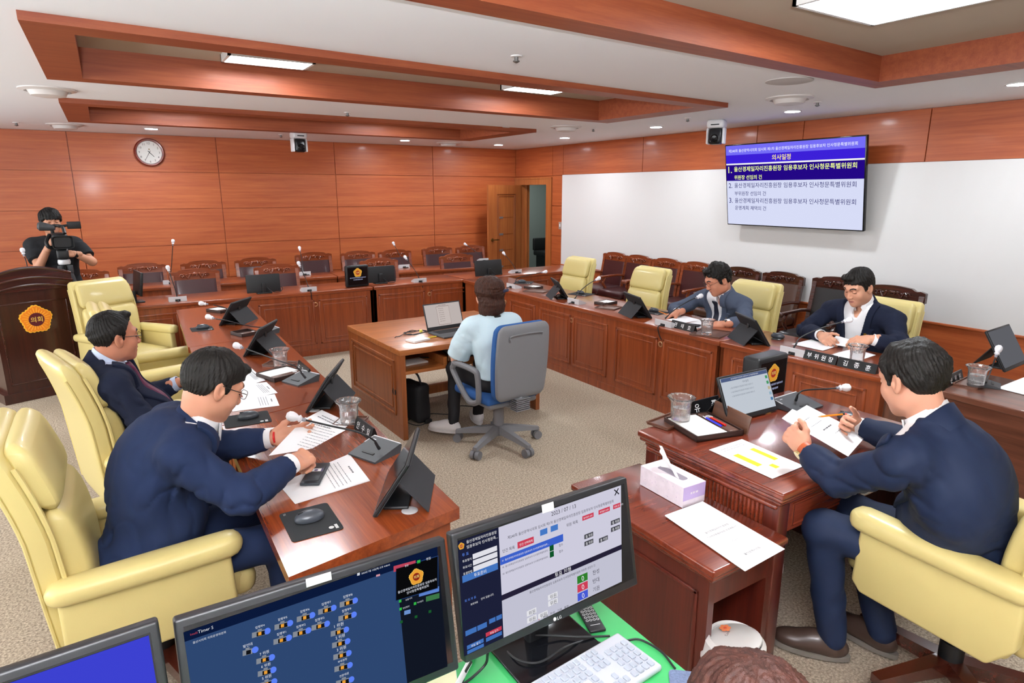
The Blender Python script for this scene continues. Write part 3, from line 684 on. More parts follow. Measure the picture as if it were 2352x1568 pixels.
def carved_chair(name, label, seatm, woodm, Wd=.56, top=.965, arms=True):
    t = thing(name, label, 'armchair')
    hw = Wd/2
    yb = lambda z: -.22 - .1*(z-.42)/.55
    # back frame
    for sx in (-1, 1): MB().loft([[(sx*(hw-.03)+a, yb(z)+b, z) for a, b in ((-.022, -.02), (.022, -.02), (.022, .02), (-.022, .02))] for z in (.38, .6, .8, top-.045)]).build('back_post', woodm, t)
    bm = MB().loft([[(x, y+yb(z), z) for x, y in sq(Wd-.09, .055, 24, 5)] for z in (.47, .6, .75, top-.13)]); bm.build('back_pad', seatm, t)
    pts = []
    N = 24
    for i in range(N+1):
        f = i/N; x = -hw + Wd*f; zt = top - .045 + .045*math.sin(PI*f)**.8 - (.012 if .12 < f < .2 or .8 < f < .88 else 0); pts.append((x, zt))
    poly = [(-hw, top-.135), (hw, top-.135)] + pts[::-1]
    cr = MB().prism(poly, -.02, .02, TR(0, yb(top-.07), 0, PI/2)).build('crest_rail', woodm, t)
    mb = MB(); yy = yb(top-.07)+.02
    for sx in (-1, 1):   # carved scrolls and leaves
        mb.tube([(sx*(.02 + .05*k/10*2.2), yy+.004, top-.085 + .028*math.sin(k*.9)) for k in range(11)], .009, n=6)
        mb.tube([(sx*(.14 + .022*math.cos(a)*(1-a/9)), yy+.004, top-.08 + .024*math.sin(a)*(1-a/9)) for a in [i*.5 for i in range(14)]], .007, n=6)
        for k in range(3): mb.ball((sx*(.05+.035*k), yy+.002, top-.06-.012*k), (.014, .01, .01), n=6)
    mb.ball((0, yy+.002, top-.062), (.03, .012, .02), n=7); mb.build('carving', woodm, cr)
    MB().rbox((0, .02, .425), (Wd-.04, .5, .11), .04).build('seat_pad', seatm, t)
    MB().rbox((0, .02, .35), (Wd-.03, .5, .06), .01).build('seat_rail', woodm, t)
    for sx in (-1, 1):
        for y in (.23, -.21): MB().loft([[(sx*(hw-.035)+a*s_, y+b*s_, z) for a, b in ((-.025, -.025), (.025, -.025), (.025, .025), (-.025, .025))] for z, s_ in ((0, .75), (.15, .85), (.35, 1.05))]).build('leg', woodm, t)
        if arms:
            a = MB().loft([[(sx*(hw-.02)+a_, y, z+b) for a_, b in sq(.05, .035, 10, 3)] for y, z in ((-.25, .64), (-.1, .655), (.05, .65), (.18, .645), (.22, .64))]).ball((sx*(hw-.02), .225, .635), (.032, .03, .03), n=8)
            a.tube([(sx*(hw-.02), .12, .64), (sx*(hw-.02), .16, .55), (sx*(hw-.02), .1, .46), (sx*(hw-.03), .12, .37)], .018, smooth=4)
            a.build('armrest', woodm, t)
    return t
wine = Proto(carved_chair('carved_armchair', '', WINE, CARV))
cx_ = 'carved wooden armchair with wine red leather'
GB = 'wine leather armchairs behind the back desks'
def chz(px, py, z=.965): return P(px, py, z)
for l, px, py in (('half hidden wine leather chair between the lectern and the back wall', 186, 618),
                  ('leftmost wine leather chair of the far row left of the tall microphone', 325, 603), ('wine leather chair right of the tall thin microphone, far row', 465, 597), ('far row wine leather chair partly behind the left empty monitor', 585, 590),
                  ('far row wine leather chair right of the microphone near the wall seam', 718, 578), ('far row wine leather chair right above the lit emblem display', 820, 575), ('far row wine leather chair behind a raised microphone, second left of the door chairs', 905, 572),
                  ('far row wine leather chair, last but one before the open door', 1002, 565), ('far row wine leather chair next to the open door', 1078, 562)):
    p = chz(px, py); wine.put(l, (p.x, min(p.y, 10.2)-.33, 0), PI, GB)
for l, px, py in (('near row wine leather chair at left, in front of the others', 452, 622), ('near row wine leather chair right beside the left empty monitor', 650, 612), ('near row wine leather chair behind the second empty monitor', 882, 595), ('near row wine leather chair left of the black screen by the woman', 1060, 584)):
    p = chz(px, py); wine.put(l, (p.x, max(p.y-.33, 8.23), 0), PI, 'wine leather armchairs of the near back row')
GW = 'armchairs lined up along the white wall'
for l, px, py in (('wine leather armchair at the left end of the white wall', 1425, 578), ('wine leather armchair second along the white wall', 1480, 584), ('wine leather armchair third along the white wall', 1538, 592), ('wine leather armchair along the wall just left of the grey suited man', 1612, 600)):
    p = chz(px, py); wine.put(l, (min(p.x, 6.66)-.34, p.y, 0), PI/2, GW)
br = Proto(carved_chair('carved_armchair', '', BRLE, CARVD, Wd=.54))
for l, px, py in (('brown leather armchair behind the grey suited man', 1710, 612), ('brown leather armchair between the two men at the wall', 1815, 622)):
    p = chz(px, py); br.put(l, (min(p.x, 6.66)-.34, p.y, 0), PI/2, GW)
bk = Proto(carved_chair('carved_armchair', '', BLLE, CARVD, Wd=.58, top=1.02))
for l, px, py in (('black leather armchair left behind the man with open collar', 1928, 636), ('black leather armchair right behind the man with open collar', 2052, 655)):
    p = chz(px, py, 1.02); bk.put(l, (p.x-.3, p.y, 0), PI/2, 'black leather armchairs at the wall')
exe = Proto(cream_chair(0, ''))
GC = 'cream leather executive chairs'
def ex(label, x, y, facing, dz=0.):
    o = exe.put(label, (x, y, dz), facing - PI/2, GC)
    for ch in o.children:       # the foot stays on the floor whatever the height of the seat
        if ch.name.split('.')[0] in ('base_leg', 'column'): ch.location.z = -dz
    return o
F = math.atan2
ex('empty cream leather chair beside the lectern, turned towards the picture', 0.08, 6.86, F(-.87, .5), -.06)
ex('empty cream leather chair behind the man with the purple tie', .25, 5.33, F(.05, 1), -.03)
ex('cream leather chair the man with the purple tie sits in', .09, 3.76, F(.25, 1), -.02)
ex('cream leather chair at lower left with the man in navy leaning forward', .0, 2.57, F(.0, 1))
ex('first empty cream leather chair by the doorway end of the right desk', 4.86, 6.5, F(0, -1), -.08)
ex('second empty cream leather chair, left of the grey suited man', 4.84, 5.18, F(0, -1), -.08)
ex('cream leather chair the grey suited man sits in', 4.84, 3.8, F(0, -1), -.08)
ex('cream leather chair the man with open collar sits in', 4.88, 2.62, F(.05, -1), -.08)
ex('large cream leather chair at lower right with the chairman', 2.55, .86, F(1, .0), .045)
# swivel chair of the recorder
BLUE = mat('blue_fabric', '#27548f', rough=.9, bump=.3, bscale=500)
CG = mat('chair_grey_plastic', '#77777a', rough=.5, bump=.2, bscale=700)
hp = P(1172, 1000, .08)
t = thing('swivel_chair', 'blue and grey swivel chair with the woman sitting on it', 'office chair', (2.34, 3.86, 0), rad(4))
rings = []; 
for z in zs(.44, .99, 12, .06):
    dz = min(z-.44, .99-z); k = 1 if dz > .06 else math.sqrt(max(0, 1-(1-dz/.06)**2)); wd = .40 + .05*math.sin(PI*(z-.4)/.7); y = -.235 - .05*(z-.44)/.55
    rings.append((z, k, wd, y))
MB().loft([[(x*(1-(1-k)*.22), yy*max(k, .1)+y-.03, z) for x, yy in sq(wd, .05, 32, 4.5)] for z, k, wd, y in rings]).build('back_shell', CG, t)
MB().loft([[(x*(1-(1-k)*.22)*1.01, yy*max(k, .1)+y+.015, z) for x, yy in sq(wd, .07, 32, 4.5)] for z, k, wd, y in rings]).build('back_cushion', BLUE, t)
mb = MB(); mb.tube([(-.13, -.335, .88), (-.12, -.34, .92), (.12, -.34, .92), (.14, -.338, .9)], .006, n=6, smooth=4); mb.build('back_ridge', CG, t)
MB().rbox((0, .03, .43), (.47, .46, .07), .03, seg=4).build('seat', BLUE, t)
MB().rbox((0, .0, .385), (.42, .4, .04), .02).build('seat_pan', CG, t)
mb = MB().tube([(0, -.22, .47), (0, -.27, .40), (0, -.15, .37), (0, 0, .36)], .035, n=10, smooth=4)
for k in range(7): mb.box((0, -.268+.0*k, .36+.014*k), (.12, .08, .006))
mb.build('back_bracket', CG, t)
for sx in (-1, 1):
    MB().tube([(sx*.265, .16, .645), (sx*.265, -.08, .645), (sx*.262, -.12, .6), (sx*.255, -.12, .46), (sx*.25, -.09, .41), (sx*.255, .02, .4), (sx*.262, .2, .57), (sx*.265, .2, .62)], .021, n=10, closed=True, smooth=6).build('armrest', CG, t)
MB().cyl((0, 0, .08), (0, 0, .36), .03).cyl((0, 0, .17), (0, 0, .3), .04).build('column', CG, t)
for k in range(5):
    M = TR(0, 0, 0, 0, 0, 2*PI*k/5+rad(-72-12))
    lg = MB().loft([[(.02, -.03, .1), (.02, .03, .1), (.02, .025, .16), (.02, -.025, .16)], [(.2, -.026, .085), (.2, .026, .085), (.2, .02, .125), (.2, -.02, .125)], [(.335, -.02, .07), (.335, .02, .07), (.335, .015, .095), (.335, -.015, .095)]], M).build('base_leg', CG, t)
    MB().cyl((.32, -.034, .033), (.32, -.006, .033), .033, n=16, M=M).cyl((.32, .006, .033), (.32, .034, .033), .033, n=16, M=M).cyl((.32, 0, .03), (.32, 0, .08), .012, M=M).build('castor', MGRY, lg)
# ================================================================== PEOPLE: smooth bodies from blended volumes
class Vol:
    def __init__(s): s.p = []
    def add(s, fn, lo, hi, op='u', k=.02): s.p.append((fn, np.array(lo, float), np.array(hi, float), op, k)); return s
    def rc(s, a, b, r1, r2=None, k=.02, op='u', flat=False):
        a = np.array(a, float); b = np.array(b, float); r2 = r1 if r2 is None else r2; ab = b-a; L2 = float(ab@ab) + 1e-12; L = L2**.5
        def fn(X, Y, Z):
            t = ((X-a[0])*ab[0] + (Y-a[1])*ab[1] + (Z-a[2])*ab[2])/L2; tc = np.clip(t, 0, 1)
            if flat:
                q = np.sqrt(np.maximum((X-a[0]-ab[0]*t)**2 + (Y-a[1]-ab[1]*t)**2 + (Z-a[2]-ab[2]*t)**2, 0)) - (r1 + (r2-r1)*tc)
                return np.maximum(q, np.maximum(-t, t-1)*L)
            return np.sqrt((X-a[0]-ab[0]*tc)**2 + (Y-a[1]-ab[1]*tc)**2 + (Z-a[2]-ab[2]*tc)**2) - (r1 + (r2-r1)*tc)
        r = max(r1, r2); return s.add(fn, np.minimum(a, b)-r, np.maximum(a, b)+r, op, k)
    def el(s, c, r, R=None, k=.02, op='u'):
        c = np.array(c, float); r = np.array(r, float); R = np.eye(3) if R is None else np.array(R, float)   # rows: local axes
        def fn(X, Y, Z):
            dx, dy, dz = X-c[0], Y-c[1], Z-c[2]; q = []
            for i in range(3): q.append((dx*R[i][0] + dy*R[i][1] + dz*R[i][2])/r[i])
            k0 = np.sqrt(q[0]**2 + q[1]**2 + q[2]**2); k1 = np.sqrt((q[0]/r[0])**2 + (q[1]/r[1])**2 + (q[2]/r[2])**2)
            return k0*(k0-1)/np.maximum(k1, 1e-6)
        e = np.abs(R.T) @ r; return s.add(fn, c-e, c+e, op, k)
    def bx(s, c, h, R=None, rr=.005, k=.01, op='u'):
        c = np.array(c, float); h = np.array(h, float); R = np.eye(3) if R is None else np.array(R, float)
        def fn(X, Y, Z):
            dx, dy, dz = X-c[0], Y-c[1], Z-c[2]; q = [np.abs(dx*R[i][0] + dy*R[i][1] + dz*R[i][2]) - h[i] + rr for i in range(3)]
            return np.sqrt(sum(np.maximum(a, 0)**2 for a in q)) + np.minimum(np.maximum(q[0], np.maximum(q[1], q[2])), 0) - rr
        e = np.abs(R.T) @ h; return s.add(fn, c-e, c+e, op, k)
    def mesh(s, h, disp=None, lo=None, hi=None):
        ul = [p for p in s.p if p[3] == 'u']
        lo = np.min([p[1] for p in ul], 0) - 3*h if lo is None else np.array(lo); hi = np.max([p[2] for p in ul], 0) + 3*h if hi is None else np.array(hi)
        n = np.ceil((hi-lo)/h).astype(int) + 1; ax = [lo[i] + h*np.arange(n[i]) for i in range(3)]
        D = np.full(n, 1.0, np.float32)
        for fn, a, b, op, k in s.p:
            mg = k + 3*h; i0 = [max(0, int((a[i]-mg-lo[i])/h)) for i in range(3)]; i1 = [min(n[i], int((b[i]+mg-lo[i])/h)+2) for i in range(3)]
            if any(i1[i] <= i0[i] for i in range(3)): continue
            sl = tuple(slice(i0[i], i1[i]) for i in range(3))
            d = fn(ax[0][sl[0]][:, None, None], ax[1][sl[1]][None, :, None], ax[2][sl[2]][None, None, :]); c = D[sl]
            if op == 'u': hh = np.maximum(k - np.abs(c-d), 0)/max(k, 1e-6); D[sl] = np.minimum(c, d) - hh*hh*k*.25
            elif op == 's': d = -d; hh = np.maximum(k - np.abs(c-d), 0)/max(k, 1e-6); D[sl] = np.maximum(c, d) + hh*hh*k*.25
            else: hh = np.maximum(k - np.abs(c-d), 0)/max(k, 1e-6); D[sl] = np.maximum(c, d) + hh*hh*k*.25      # keep only inside (cut by a function that spans its box)
        if disp is not None:
            m = np.abs(D) < .03; I = np.argwhere(m)
            if len(I): D[m] += disp(lo[0]+h*I[:, 0], lo[1]+h*I[:, 1], lo[2]+h*I[:, 2]).astype(np.float32)
        return surf(D, lo, h)
def surf(D, lo, h):
    'surface nets: vertices and quads of the zero level of D'
    S = D < 0; n = D.shape; cnt = np.zeros([k-1 for k in n], np.int8); C8 = [(i, j, k) for i in (0, 1) for j in (0, 1) for k in (0, 1)]
    vw = lambda A, o: A[o[0]:n[0]-1+o[0], o[1]:n[1]-1+o[1], o[2]:n[2]-1+o[2]]
    for o in C8: cnt += vw(S, o)
    act = (cnt > 0) & (cnt < 8); idx = np.full(cnt.shape, -1, np.int64); A = np.argwhere(act); idx[act] = np.arange(len(A))
    acc = np.zeros((len(A), 3)); num = np.zeros(len(A))
    val = {o: D[A[:, 0]+o[0], A[:, 1]+o[1], A[:, 2]+o[2]] for o in C8}
    for o in C8:
        for a in range(3):
            if o[a] == 0:
                q = list(o); q[a] = 1; q = tuple(q); d0, d1 = val[o], val[q]; m = (d0 < 0) != (d1 < 0); t = np.where(m, d0/(d0-d1+1e-12), 0)
                p = np.array(o, float)[None, :] + np.eye(3)[a][None, :]*t[:, None]; acc[m] += p[m]; num[m] += 1
    V = lo + h*(A + acc/num[:, None]); F_ = []
    for a in range(3):
        b, c = (a+1) % 3, (a+2) % 3
        sl0 = [slice(None)]*3; sl1 = [slice(None)]*3; sl0[a] = slice(0, n[a]-1); sl1[a] = slice(1, n[a])
        E = S[tuple(sl0)] != S[tuple(sl1)]; e = np.argwhere(E); ok = (e[:, b] > 0) & (e[:, c] > 0) & (e[:, b] < n[b]-1) & (e[:, c] < n[c]-1); e = e[ok]
        def g(db, dc): q = e.copy(); q[:, b] += db; q[:, c] += dc; return idx[q[:, 0], q[:, 1], q[:, 2]]
        quad = np.stack([g(-1, -1), g(0, -1), g(0, 0), g(-1, 0)], 1); fl_ = ~S[e[:, 0], e[:, 1], e[:, 2]]
        quad[fl_] = quad[fl_][:, ::-1]; F_.append(quad)
    return V, np.concatenate(F_)
def addvf(mb, VF, M=None, mi=None):
    V, F_ = VF; n = len(mb.v)
    if M is not None: A = np.array(M); V = V @ A[:3, :3].T + A[:3, 3]; 
    if M is not None and np.linalg.det(np.array(M)[:3, :3]) < 0: F_ = F_[:, ::-1]
    mb.v += [tuple(v) for v in V]; mb.f += (F_ + n).tolist(); mb.mi += ([mb.cur]*len(F_) if mi is None else list(mi))
def vnoise(sd, f, amp):
    rs = np.random.RandomState(sd); ds = rs.normal(size=(6, 3)); ds /= np.linalg.norm(ds, axis=1)[:, None]; ph = rs.uniform(0, 6.3, 6); fr = f*rs.uniform(.6, 1.5, 6)
    def fn(X, Y, Z):
        o = 0; wx = .02*np.sin(X*17+1)+.02*np.sin(Z*23)
        for d, p, q in zip(ds, ph, fr): o = o + np.sin((X*d[0]+Y*d[1]+(Z+wx)*d[2])*q + p)
        return amp*o/2.5
    return fn
SKINS = {}
def skin(hexc): return mat('skin_' + hexc.strip('#'), hexc, rough=.48, spec=.4, sss=.08, bump=.05, bscale=400)
BROW = mat('brow_hair', '#1c1512', rough=.7)
# ---- head, local: y = look direction, z = up, x = the person's right
def head_vol(fem=False, wid=1.0, jaw=1.0, neck_to=None, nr=.058):
    v = Vol()
    v.el((0, -.012, .035), (.076*wid, .094, .086)); v.el((0, .028, -.028), (.063*wid, .062, .082), k=.03)
    v.el((0, .034, -.076), (.047*jaw*wid, .048, .034), k=.035); v.el((0, .07, -.098), (.02*jaw, .017, .016), k=.028)
    for sx in (-1, 1):
        v.el((sx*.041*wid, .056, -.028), (.024, .024, .026), k=.03); v.rc((sx*.012, .088, .03), (sx*.045*wid, .07, .03), .011, .009, k=.022)
        v.el((sx*.05*jaw*wid, .0, -.062), (.017, .03, .03), k=.03)
    v.rc((0, .086, .02), (0, .107, -.026), .007, .0105, k=.014)
    for sx in (-1, 1): v.el((sx*.0115, .1, -.031), (.0085, .01, .008), k=.008)
    for sx in (-1, 1):
        v.el((sx*.032, .098, .009), (.018, .014, .011), k=.014, op='s'); v.el((sx*.0315, .0775, .007), (.0135, .012, .0125), k=.003)
    v.rc((-.016, .083, -.06), (.0, .092, -.057), .006, .0065, k=.01); v.rc((.016, .083, -.06), (.0, .092, -.057), .006, .0065, k=.01)
    v.rc((-.014, .084, -.069), (.014, .084, -.069), .0068, k=.01); v.el((0, .094, -.0635), (.02, .01, .0018), k=.004, op='s')
    for sx in (-1, 1):
        th = .25; R = np.array([[math.cos(th)*1, sx*math.sin(th), 0], [-sx*math.sin(th), math.cos(th), .25], [0, -.25, 1.0]]); R /= np.linalg.norm(R, axis=1)[:, None]
        v.el((sx*.081*wid, -.008, -.006), (.009, .02, .034), R, k=.006); v.el((sx*.09*wid, -.003, -.002), (.008, .011, .021), R, k=.005, op='s'); v.el((sx*.081*wid, .006, -.008), (.006, .006, .009), k=.004)
    nb = np.array(neck_to) if neck_to is not None else np.array((0, -.04, -.17))
    v.rc((0, -.03, -.05), nb, nr*.93, nr*1.08, k=.03)
    return v
def head_mats(V, F_):
    'dark brows and lash lines, lips: material per face'
    c = V[F_].mean(1); x, y, z = np.abs(c[:, 0]), c[:, 1], c[:, 2]; m = np.zeros(len(c), int)
    br = (y > .06) & (x > .012) & (x < .05) & (np.abs(z - (.030 + .006*np.sin((x-.012)/.038*3.1) - .10*np.maximum(x-.036, 0))) < .0042); m[br] = 1
    la = (y > .07) & (x > .018) & (x < .046) & (np.abs(z - (.0015 + 6*(x-.032)**2)) < .0017); m[la] = 1
    lp = (y > .074) & (x < .022) & (np.abs(z + .0635 ) < .0095*(1-(x/.023)**2)+.001); m[lp] = 2
    return m
def zline_fn(pts):
    ys = np.array([p[0] for p in pts]); zs_ = np.array([p[1] for p in pts]); return lambda Y: np.interp(Y, ys, zs_)
def hair_vol(style, wid=1.0):
    v = Vol(); s_ = style
    vol, top = s_.get('vol', .012), s_.get('top', .014)
    v.el((0, -.014, .036), (.076*wid+vol, .094+vol, .086+top))
    for c, r in s_.get('puffs', []): v.el(c, r, k=.03)
    zl = zline_fn(s_.get('line', [(-.12, -.062), (-.07, -.06), (-.045, -.05), (-.028, -.005), (-.018, .018), (.006, .02), (.012, -.012), (.026, -.012), (.031, .02), (.045, .05), (.06, .062), (.13, .066)]))
    bald = s_.get('bald')
    def keep(X, Y, Z): 
        e = (zl(Y) - Z)*.8
        if s_.get('fringe'): e = np.where((Y > .05), e + s_['fringe']*np.abs(X)*0, e)
        return e + 0*X
    v.add(keep, (-.2, -.2, -.2), (.2, .2, .25), 'i', .008)
    for c, r in s_.get('locks', []): v.el(c, r, k=.012)
    v.el((0, -.012, .035), (.074*wid, .092, .084), op='s', k=.004) if s_.get('hollow') else None
    sd = s_.get('seed', 1); n1 = vnoise(sd, 60, .0022); n2 = vnoise(sd+5, 170, .0014)
    cr = s_.get('crown', (0, -.055, .1)); tw = s_.get('twirl', 4)
    def disp(X, Y, Z):
        a = np.arctan2(Y-cr[1], X-cr[0]); r = np.sqrt((X-cr[0])**2+(Y-cr[1])**2+(Z-cr[2])**2)
        return n1(X, Y, Z)*s_.get('rough', 1) + n2(X, Y, Z)*s_.get('rough', 1) + .0016*np.sin(a*34 + tw*np.sin(r*30)*2 + r*25) + .001*np.sin(a*71+r*60)
    return v.mesh(.0032, disp)
HAIRM = {}
def hair_mat(c): return mat('hair_' + c.strip('#'), c, rough=.5, spec=.28, bump=.6, bscale=500, var=.35, vscale=60)
# ---- hand, local: y = towards the fingertips, z = back of the hand, thumb on -x (right hand)
def hand_vol(curl=(.4, .4, .4, .4), thumb=(.5, .3), spread=.08, curl2=None):
    v = Vol(); v.rc((0, -.05, 0), (0, .012, -.002), .027, .026, k=.02); v.bx((.001, .05, -.003), (.038, .044, .0135), rr=.013, k=.02)
    v.el((-.022, .03, -.012), (.018, .032, .015), k=.015); v.el((.024, .035, -.01), (.016, .035, .013), k=.015)
    roots = [(-.03, .088), (-.0095, .094), (.0115, .09), (.031, .08)]; ln = [(.044, .026, .021), (.049, .03, .022), (.045, .028, .022), (.035, .021, .019)]
    for i in range(4):
        p = np.array((roots[i][0], roots[i][1]-.006, -.001)); az = (i-1.4)*spread; a = 0; r = .0098 if i < 3 else .0085
        c = curl[i]; seq = (c, c*1.15, c*.7) if curl2 is None else (c, curl2[i], curl2[i]*.6)
        for j in range(3):
            a += seq[j]; d = np.array((math.sin(az)*math.cos(a), math.cos(az)*math.cos(a), -math.sin(a))); q = p + d*ln[i][j]
            v.rc(p, q, r*(1-.07*j), r*(1-.07*(j+1)), k=.006 if j else .012)
            if j == 0: v.el(p + np.array((0, 0, .002)), (.0105, .011, .0105), k=.008)
            p = q
    p = np.array((-.022, .018, -.01)); t0, t1 = thumb
    d = np.array((-math.cos(t0)*.8, .75, -math.sin(t0)*.8)); d /= np.linalg.norm(d); q = p + d*.042; v.rc(p, q, .0155, .0118, k=.014); p = q
    d = d + np.array((t1*.55, .35, -t1*.2)); d /= np.linalg.norm(d); q = p + d*.034; v.rc(p, q, .0112, .0102, k=.006); p = q
    d = d + np.array((t1*.5, .3, -t1*.1)); d /= np.linalg.norm(d); q = p + d*.026; v.rc(p, q, .0102, .0082, k=.005)
    return v
def axes_of(lat, up):
    up = up.normalized(); lat = (lat - up*lat.dot(up)).normalized(); fw = up.cross(lat); return np.array([lat, fw, up])
def hand_matrix(w, fdir, dorsal, side, sc):
    y = Vector(fdir).normalized(); z = Vector(dorsal); z = (z - y*z.dot(y)).normalized(); x = y.cross(z)
    if side == 'L': x = -x
    return Matrix(((x[0]*sc, y[0]*sc, z[0]*sc, w[0]), (x[1]*sc, y[1]*sc, z[1]*sc, w[1]), (x[2]*sc, y[2]*sc, z[2]*sc, w[2]), (0, 0, 0, 1)))
def clampv(a, L): a = Vector(a); return a
def torso(v, J, s, off=0., belly=0., k=.05, arms=True, shl=1.0):
    lat = J['RS']-J['LS']; ms = (J['RS']+J['LS'])/2; up = ms - J['PV']; R = axes_of(lat, up); fw = Vector(R[1]); hump = J.get('hump', .02)
    v.el(J['PV'], (.172*s+off, .135*s+off, .13*s+off), axes_of(lat, Vector((0, 0, 1))), k=k)
    v.el(J['PV'] + up*.33 + fw*(.01+belly*.5), (.158*s+off+belly*.3, .118*s+off+belly, .17*s+off), R, k=k)
    v.el(J['PV'] + up*.72 - fw*hump, (.178*s+off, .118*s+off, .2*s+off), R, k=k)
    v.rc(J['LS']*.86+J['RS']*.14, J['RS']*.86+J['LS']*.14, .066*s+off, k=k)
    nk = J['NK']
    for S_ in ('LS', 'RS'): v.rc(nk*.8+J[S_]*.2 - Vector((0, 0, .035*s)), J[S_]*.85 + nk*.15, .05*s+off, .052*s+off, k=.04)
    if arms:
        for a in 'LR':
            v.rc(J[a+'S'], J[a+'E'], .062*s*shl+off, .049*s*shl+off, k=.03)
    return R, up, ms
def wear_noise(J, s, seed, amp):
    n0 = vnoise(seed, 30, 1.0); n1 = vnoise(seed+3, 70, .6); n2 = vnoise(seed+7, 46, 1.0)
    pts = [(J['LE'], .11), (J['RE'], .11), (J['LS'] - Vector((0, 0, .09)), .12), (J['RS'] - Vector((0, 0, .09)), .12), (J['PV']+Vector((0, 0, .1)), .2)]
    def fn(X, Y, Z):
        wgt = .16
        for p, r in pts: wgt = wgt + np.exp(-((X-p[0])**2+(Y-p[1])**2+(Z-p[2])**2)/(r*r*.7))
        return amp*np.minimum(wgt, 1.2)*(.5*n0(X, Y, Z)+n1(X, Y, Z) + 1.5*np.exp(-(n2(X, Y, Z)*3.2)**2) - .4)
    return fn
def ring_band(c, ax, fw, prof, a0, a1, top_drop=0., n=28, closed=False, front=.0):
    'a band standing round an axis: prof = [(radius, height)...] outline; from angle a0 to a1 measured from the back; its upper points sink by top_drop towards the front'
    ax = ax.normalized(); f = (fw - ax*fw.dot(ax)).normalized(); l = ax.cross(f); rings = []; hm = max(h for r, h in prof)
    for i in range(n+1):
        a = a0 + (a1-a0)*i/n; d = -f*math.cos(a) + l*math.sin(a); t_ = (1-math.cos(a))/2
        rings.append([c + d*(r*(1+front*t_)) + ax*(h - top_drop*t_*(1 if h > hm-.012 else .75)) for r, h in prof])
    return MB().loft(rings)
def person(label, J, st, loc):
    'J: joints in the room; st: clothing and looks'
    J = {k: (Vector(v) if isinstance(v, (tuple, list, Vector)) and len(v) == 3 and not isinstance(v, str) else v) for k, v in J.items()}
    s = st.get('s', 1.04); t = thing('person', label, 'person', loc); off = Vector(loc); T0 = Matrix.Translation(-off)
    sk = skin(st['skin']); lipm = mat('lip_' + st['skin'].strip('#'), st.get('lip', '#b57a6b'), rough=.45)
    y = Vector(J['look']).normalized(); zz = Vector((0, 0, 1)) if 'tilt' not in J else Vector(J['tilt']); x = y.cross(zz).normalized(); z = x.cross(y); hs = s*st.get('hs', 1.0)
    HM = Matrix(((x[0]*hs, y[0]*hs, z[0]*hs, J['HD'][0]), (x[1]*hs, y[1]*hs, z[1]*hs, J['HD'][1]), (x[2]*hs, y[2]*hs, z[2]*hs, J['HD'][2]), (0, 0, 0, 1)))
    nb = HM.inverted() @ (J['NK'] - Vector((0, 0, .03)))
    body = MB(); hv = head_vol(wid=st.get('wid', 1.0), jaw=st.get('jaw', 1.0), neck_to=tuple(nb), nr=st.get('nr', .056)); V, F_ = hv.mesh(.003)
    addvf(body, (V, F_), T0 @ HM, head_mats(V, F_))
    cuts = {}
    for a in 'LR':
        h = J.get(a+'hand')
        if not h: continue
        VF = hand_vol(**h.get('pose', {})).mesh(.0024); addvf(body, VF, T0 @ hand_matrix(J[a+'W'], h['f'], h['d'], a, s*h.get('sc', 1.0)), [0]*len(VF[1]))
    iv = Vol(); torso(iv, J, s, -.012, st.get('belly', 0.))
    for a in 'LR':
        iv.rc(J[a+'E'], J[a+'W'], .043*s, .029*s, k=.02)
        iv.rc(J[a+'H'], J[a+'K'], .07*s, .055*s, k=.03); iv.rc(J[a+'K'], J[a+'A'], .05*s, .036*s, k=.03)
    VF = iv.mesh(.008 if st.get('bare') else .013); addvf(body, VF, T0, [0]*len(VF[1]))
    bo = body.build('body', [sk, BROW, lipm], t, smooth=180)
    # hair
    hm = MB(); addvf(hm, hair_vol(st['hair'], st.get('wid', 1.0)), T0 @ HM); hm.build('hair', hair_mat(st.get('hairc', '#15120f')), t, smooth=180)
    # trousers
    tv = Vol(); lat = J['RS']-J['LS']
    tv.el(J['PV']-Vector((0, 0, .01)), (.172*s, .138*s, .125*s), axes_of(lat, Vector((0, 0, 1))), k=.05)
    for a in 'LR': tv.rc(J[a+'H'], J[a+'K'], .088*s, .07*s, k=.04); tv.rc(J[a+'K'], J[a+'A'], .068*s*st.get('leg', 1), .053*s*st.get('leg', 1), k=.03)
    nt = vnoise(11, 45, .003); m = MB(); addvf(m, tv.mesh(.0095, nt), T0); m.build('trousers', st['trousers'], t, smooth=180)
    for a in 'LR':
        td = Vector(J.get(a+'T', (0, 1, 0))); td.z = 0; td.normalize(); A = J[a+'A']; fz = max(A.z - .085*s, 0.0)
        sv = Vol(); bx_ = np.array([td.cross(Vector((0, 0, 1))), td, (0, 0, 1)])
        c = Vector((A.x, A.y, fz)); sv.el(c + td*.115*s + Vector((0, 0, .036*s)), (.048*s, .1*s, .04*s), bx_, k=.03); sv.el(c + td*.05*s + Vector((0, 0, .055*s)), (.042*s, .07*s, .045*s), bx_, k=.03); sv.el(c + td*.0*s + Vector((0, 0, .045*s)), (.04*s, .065*s, .045*s), bx_, k=.03); sv.rc(c+Vector((0, 0, .05*s)), c+Vector((0, 0, .1*s)), .043*s, .04*s, k=.02)
        up_ = sv.mesh(.006); m = MB(); addvf(m, up_, T0); so = m.build('shoe', st['shoes'], t, smooth=180)
        m = MB(); n_ = 22; ol = []
        for i in range(n_): an = 2*PI*i/n_; q = c + td*(.075*s + .148*s*math.cos(an)) + td.cross(Vector((0, 0, 1)))*(.05*s*math.sin(an)*(1+.12*math.cos(an))); ol.append((q.x-off.x, q.y-off.y))
        m.prism(ol, fz+.001, fz+.02*s); m.build('sole', st.get('sole', BLK), so)
    # upper clothes
    kind = st['top']
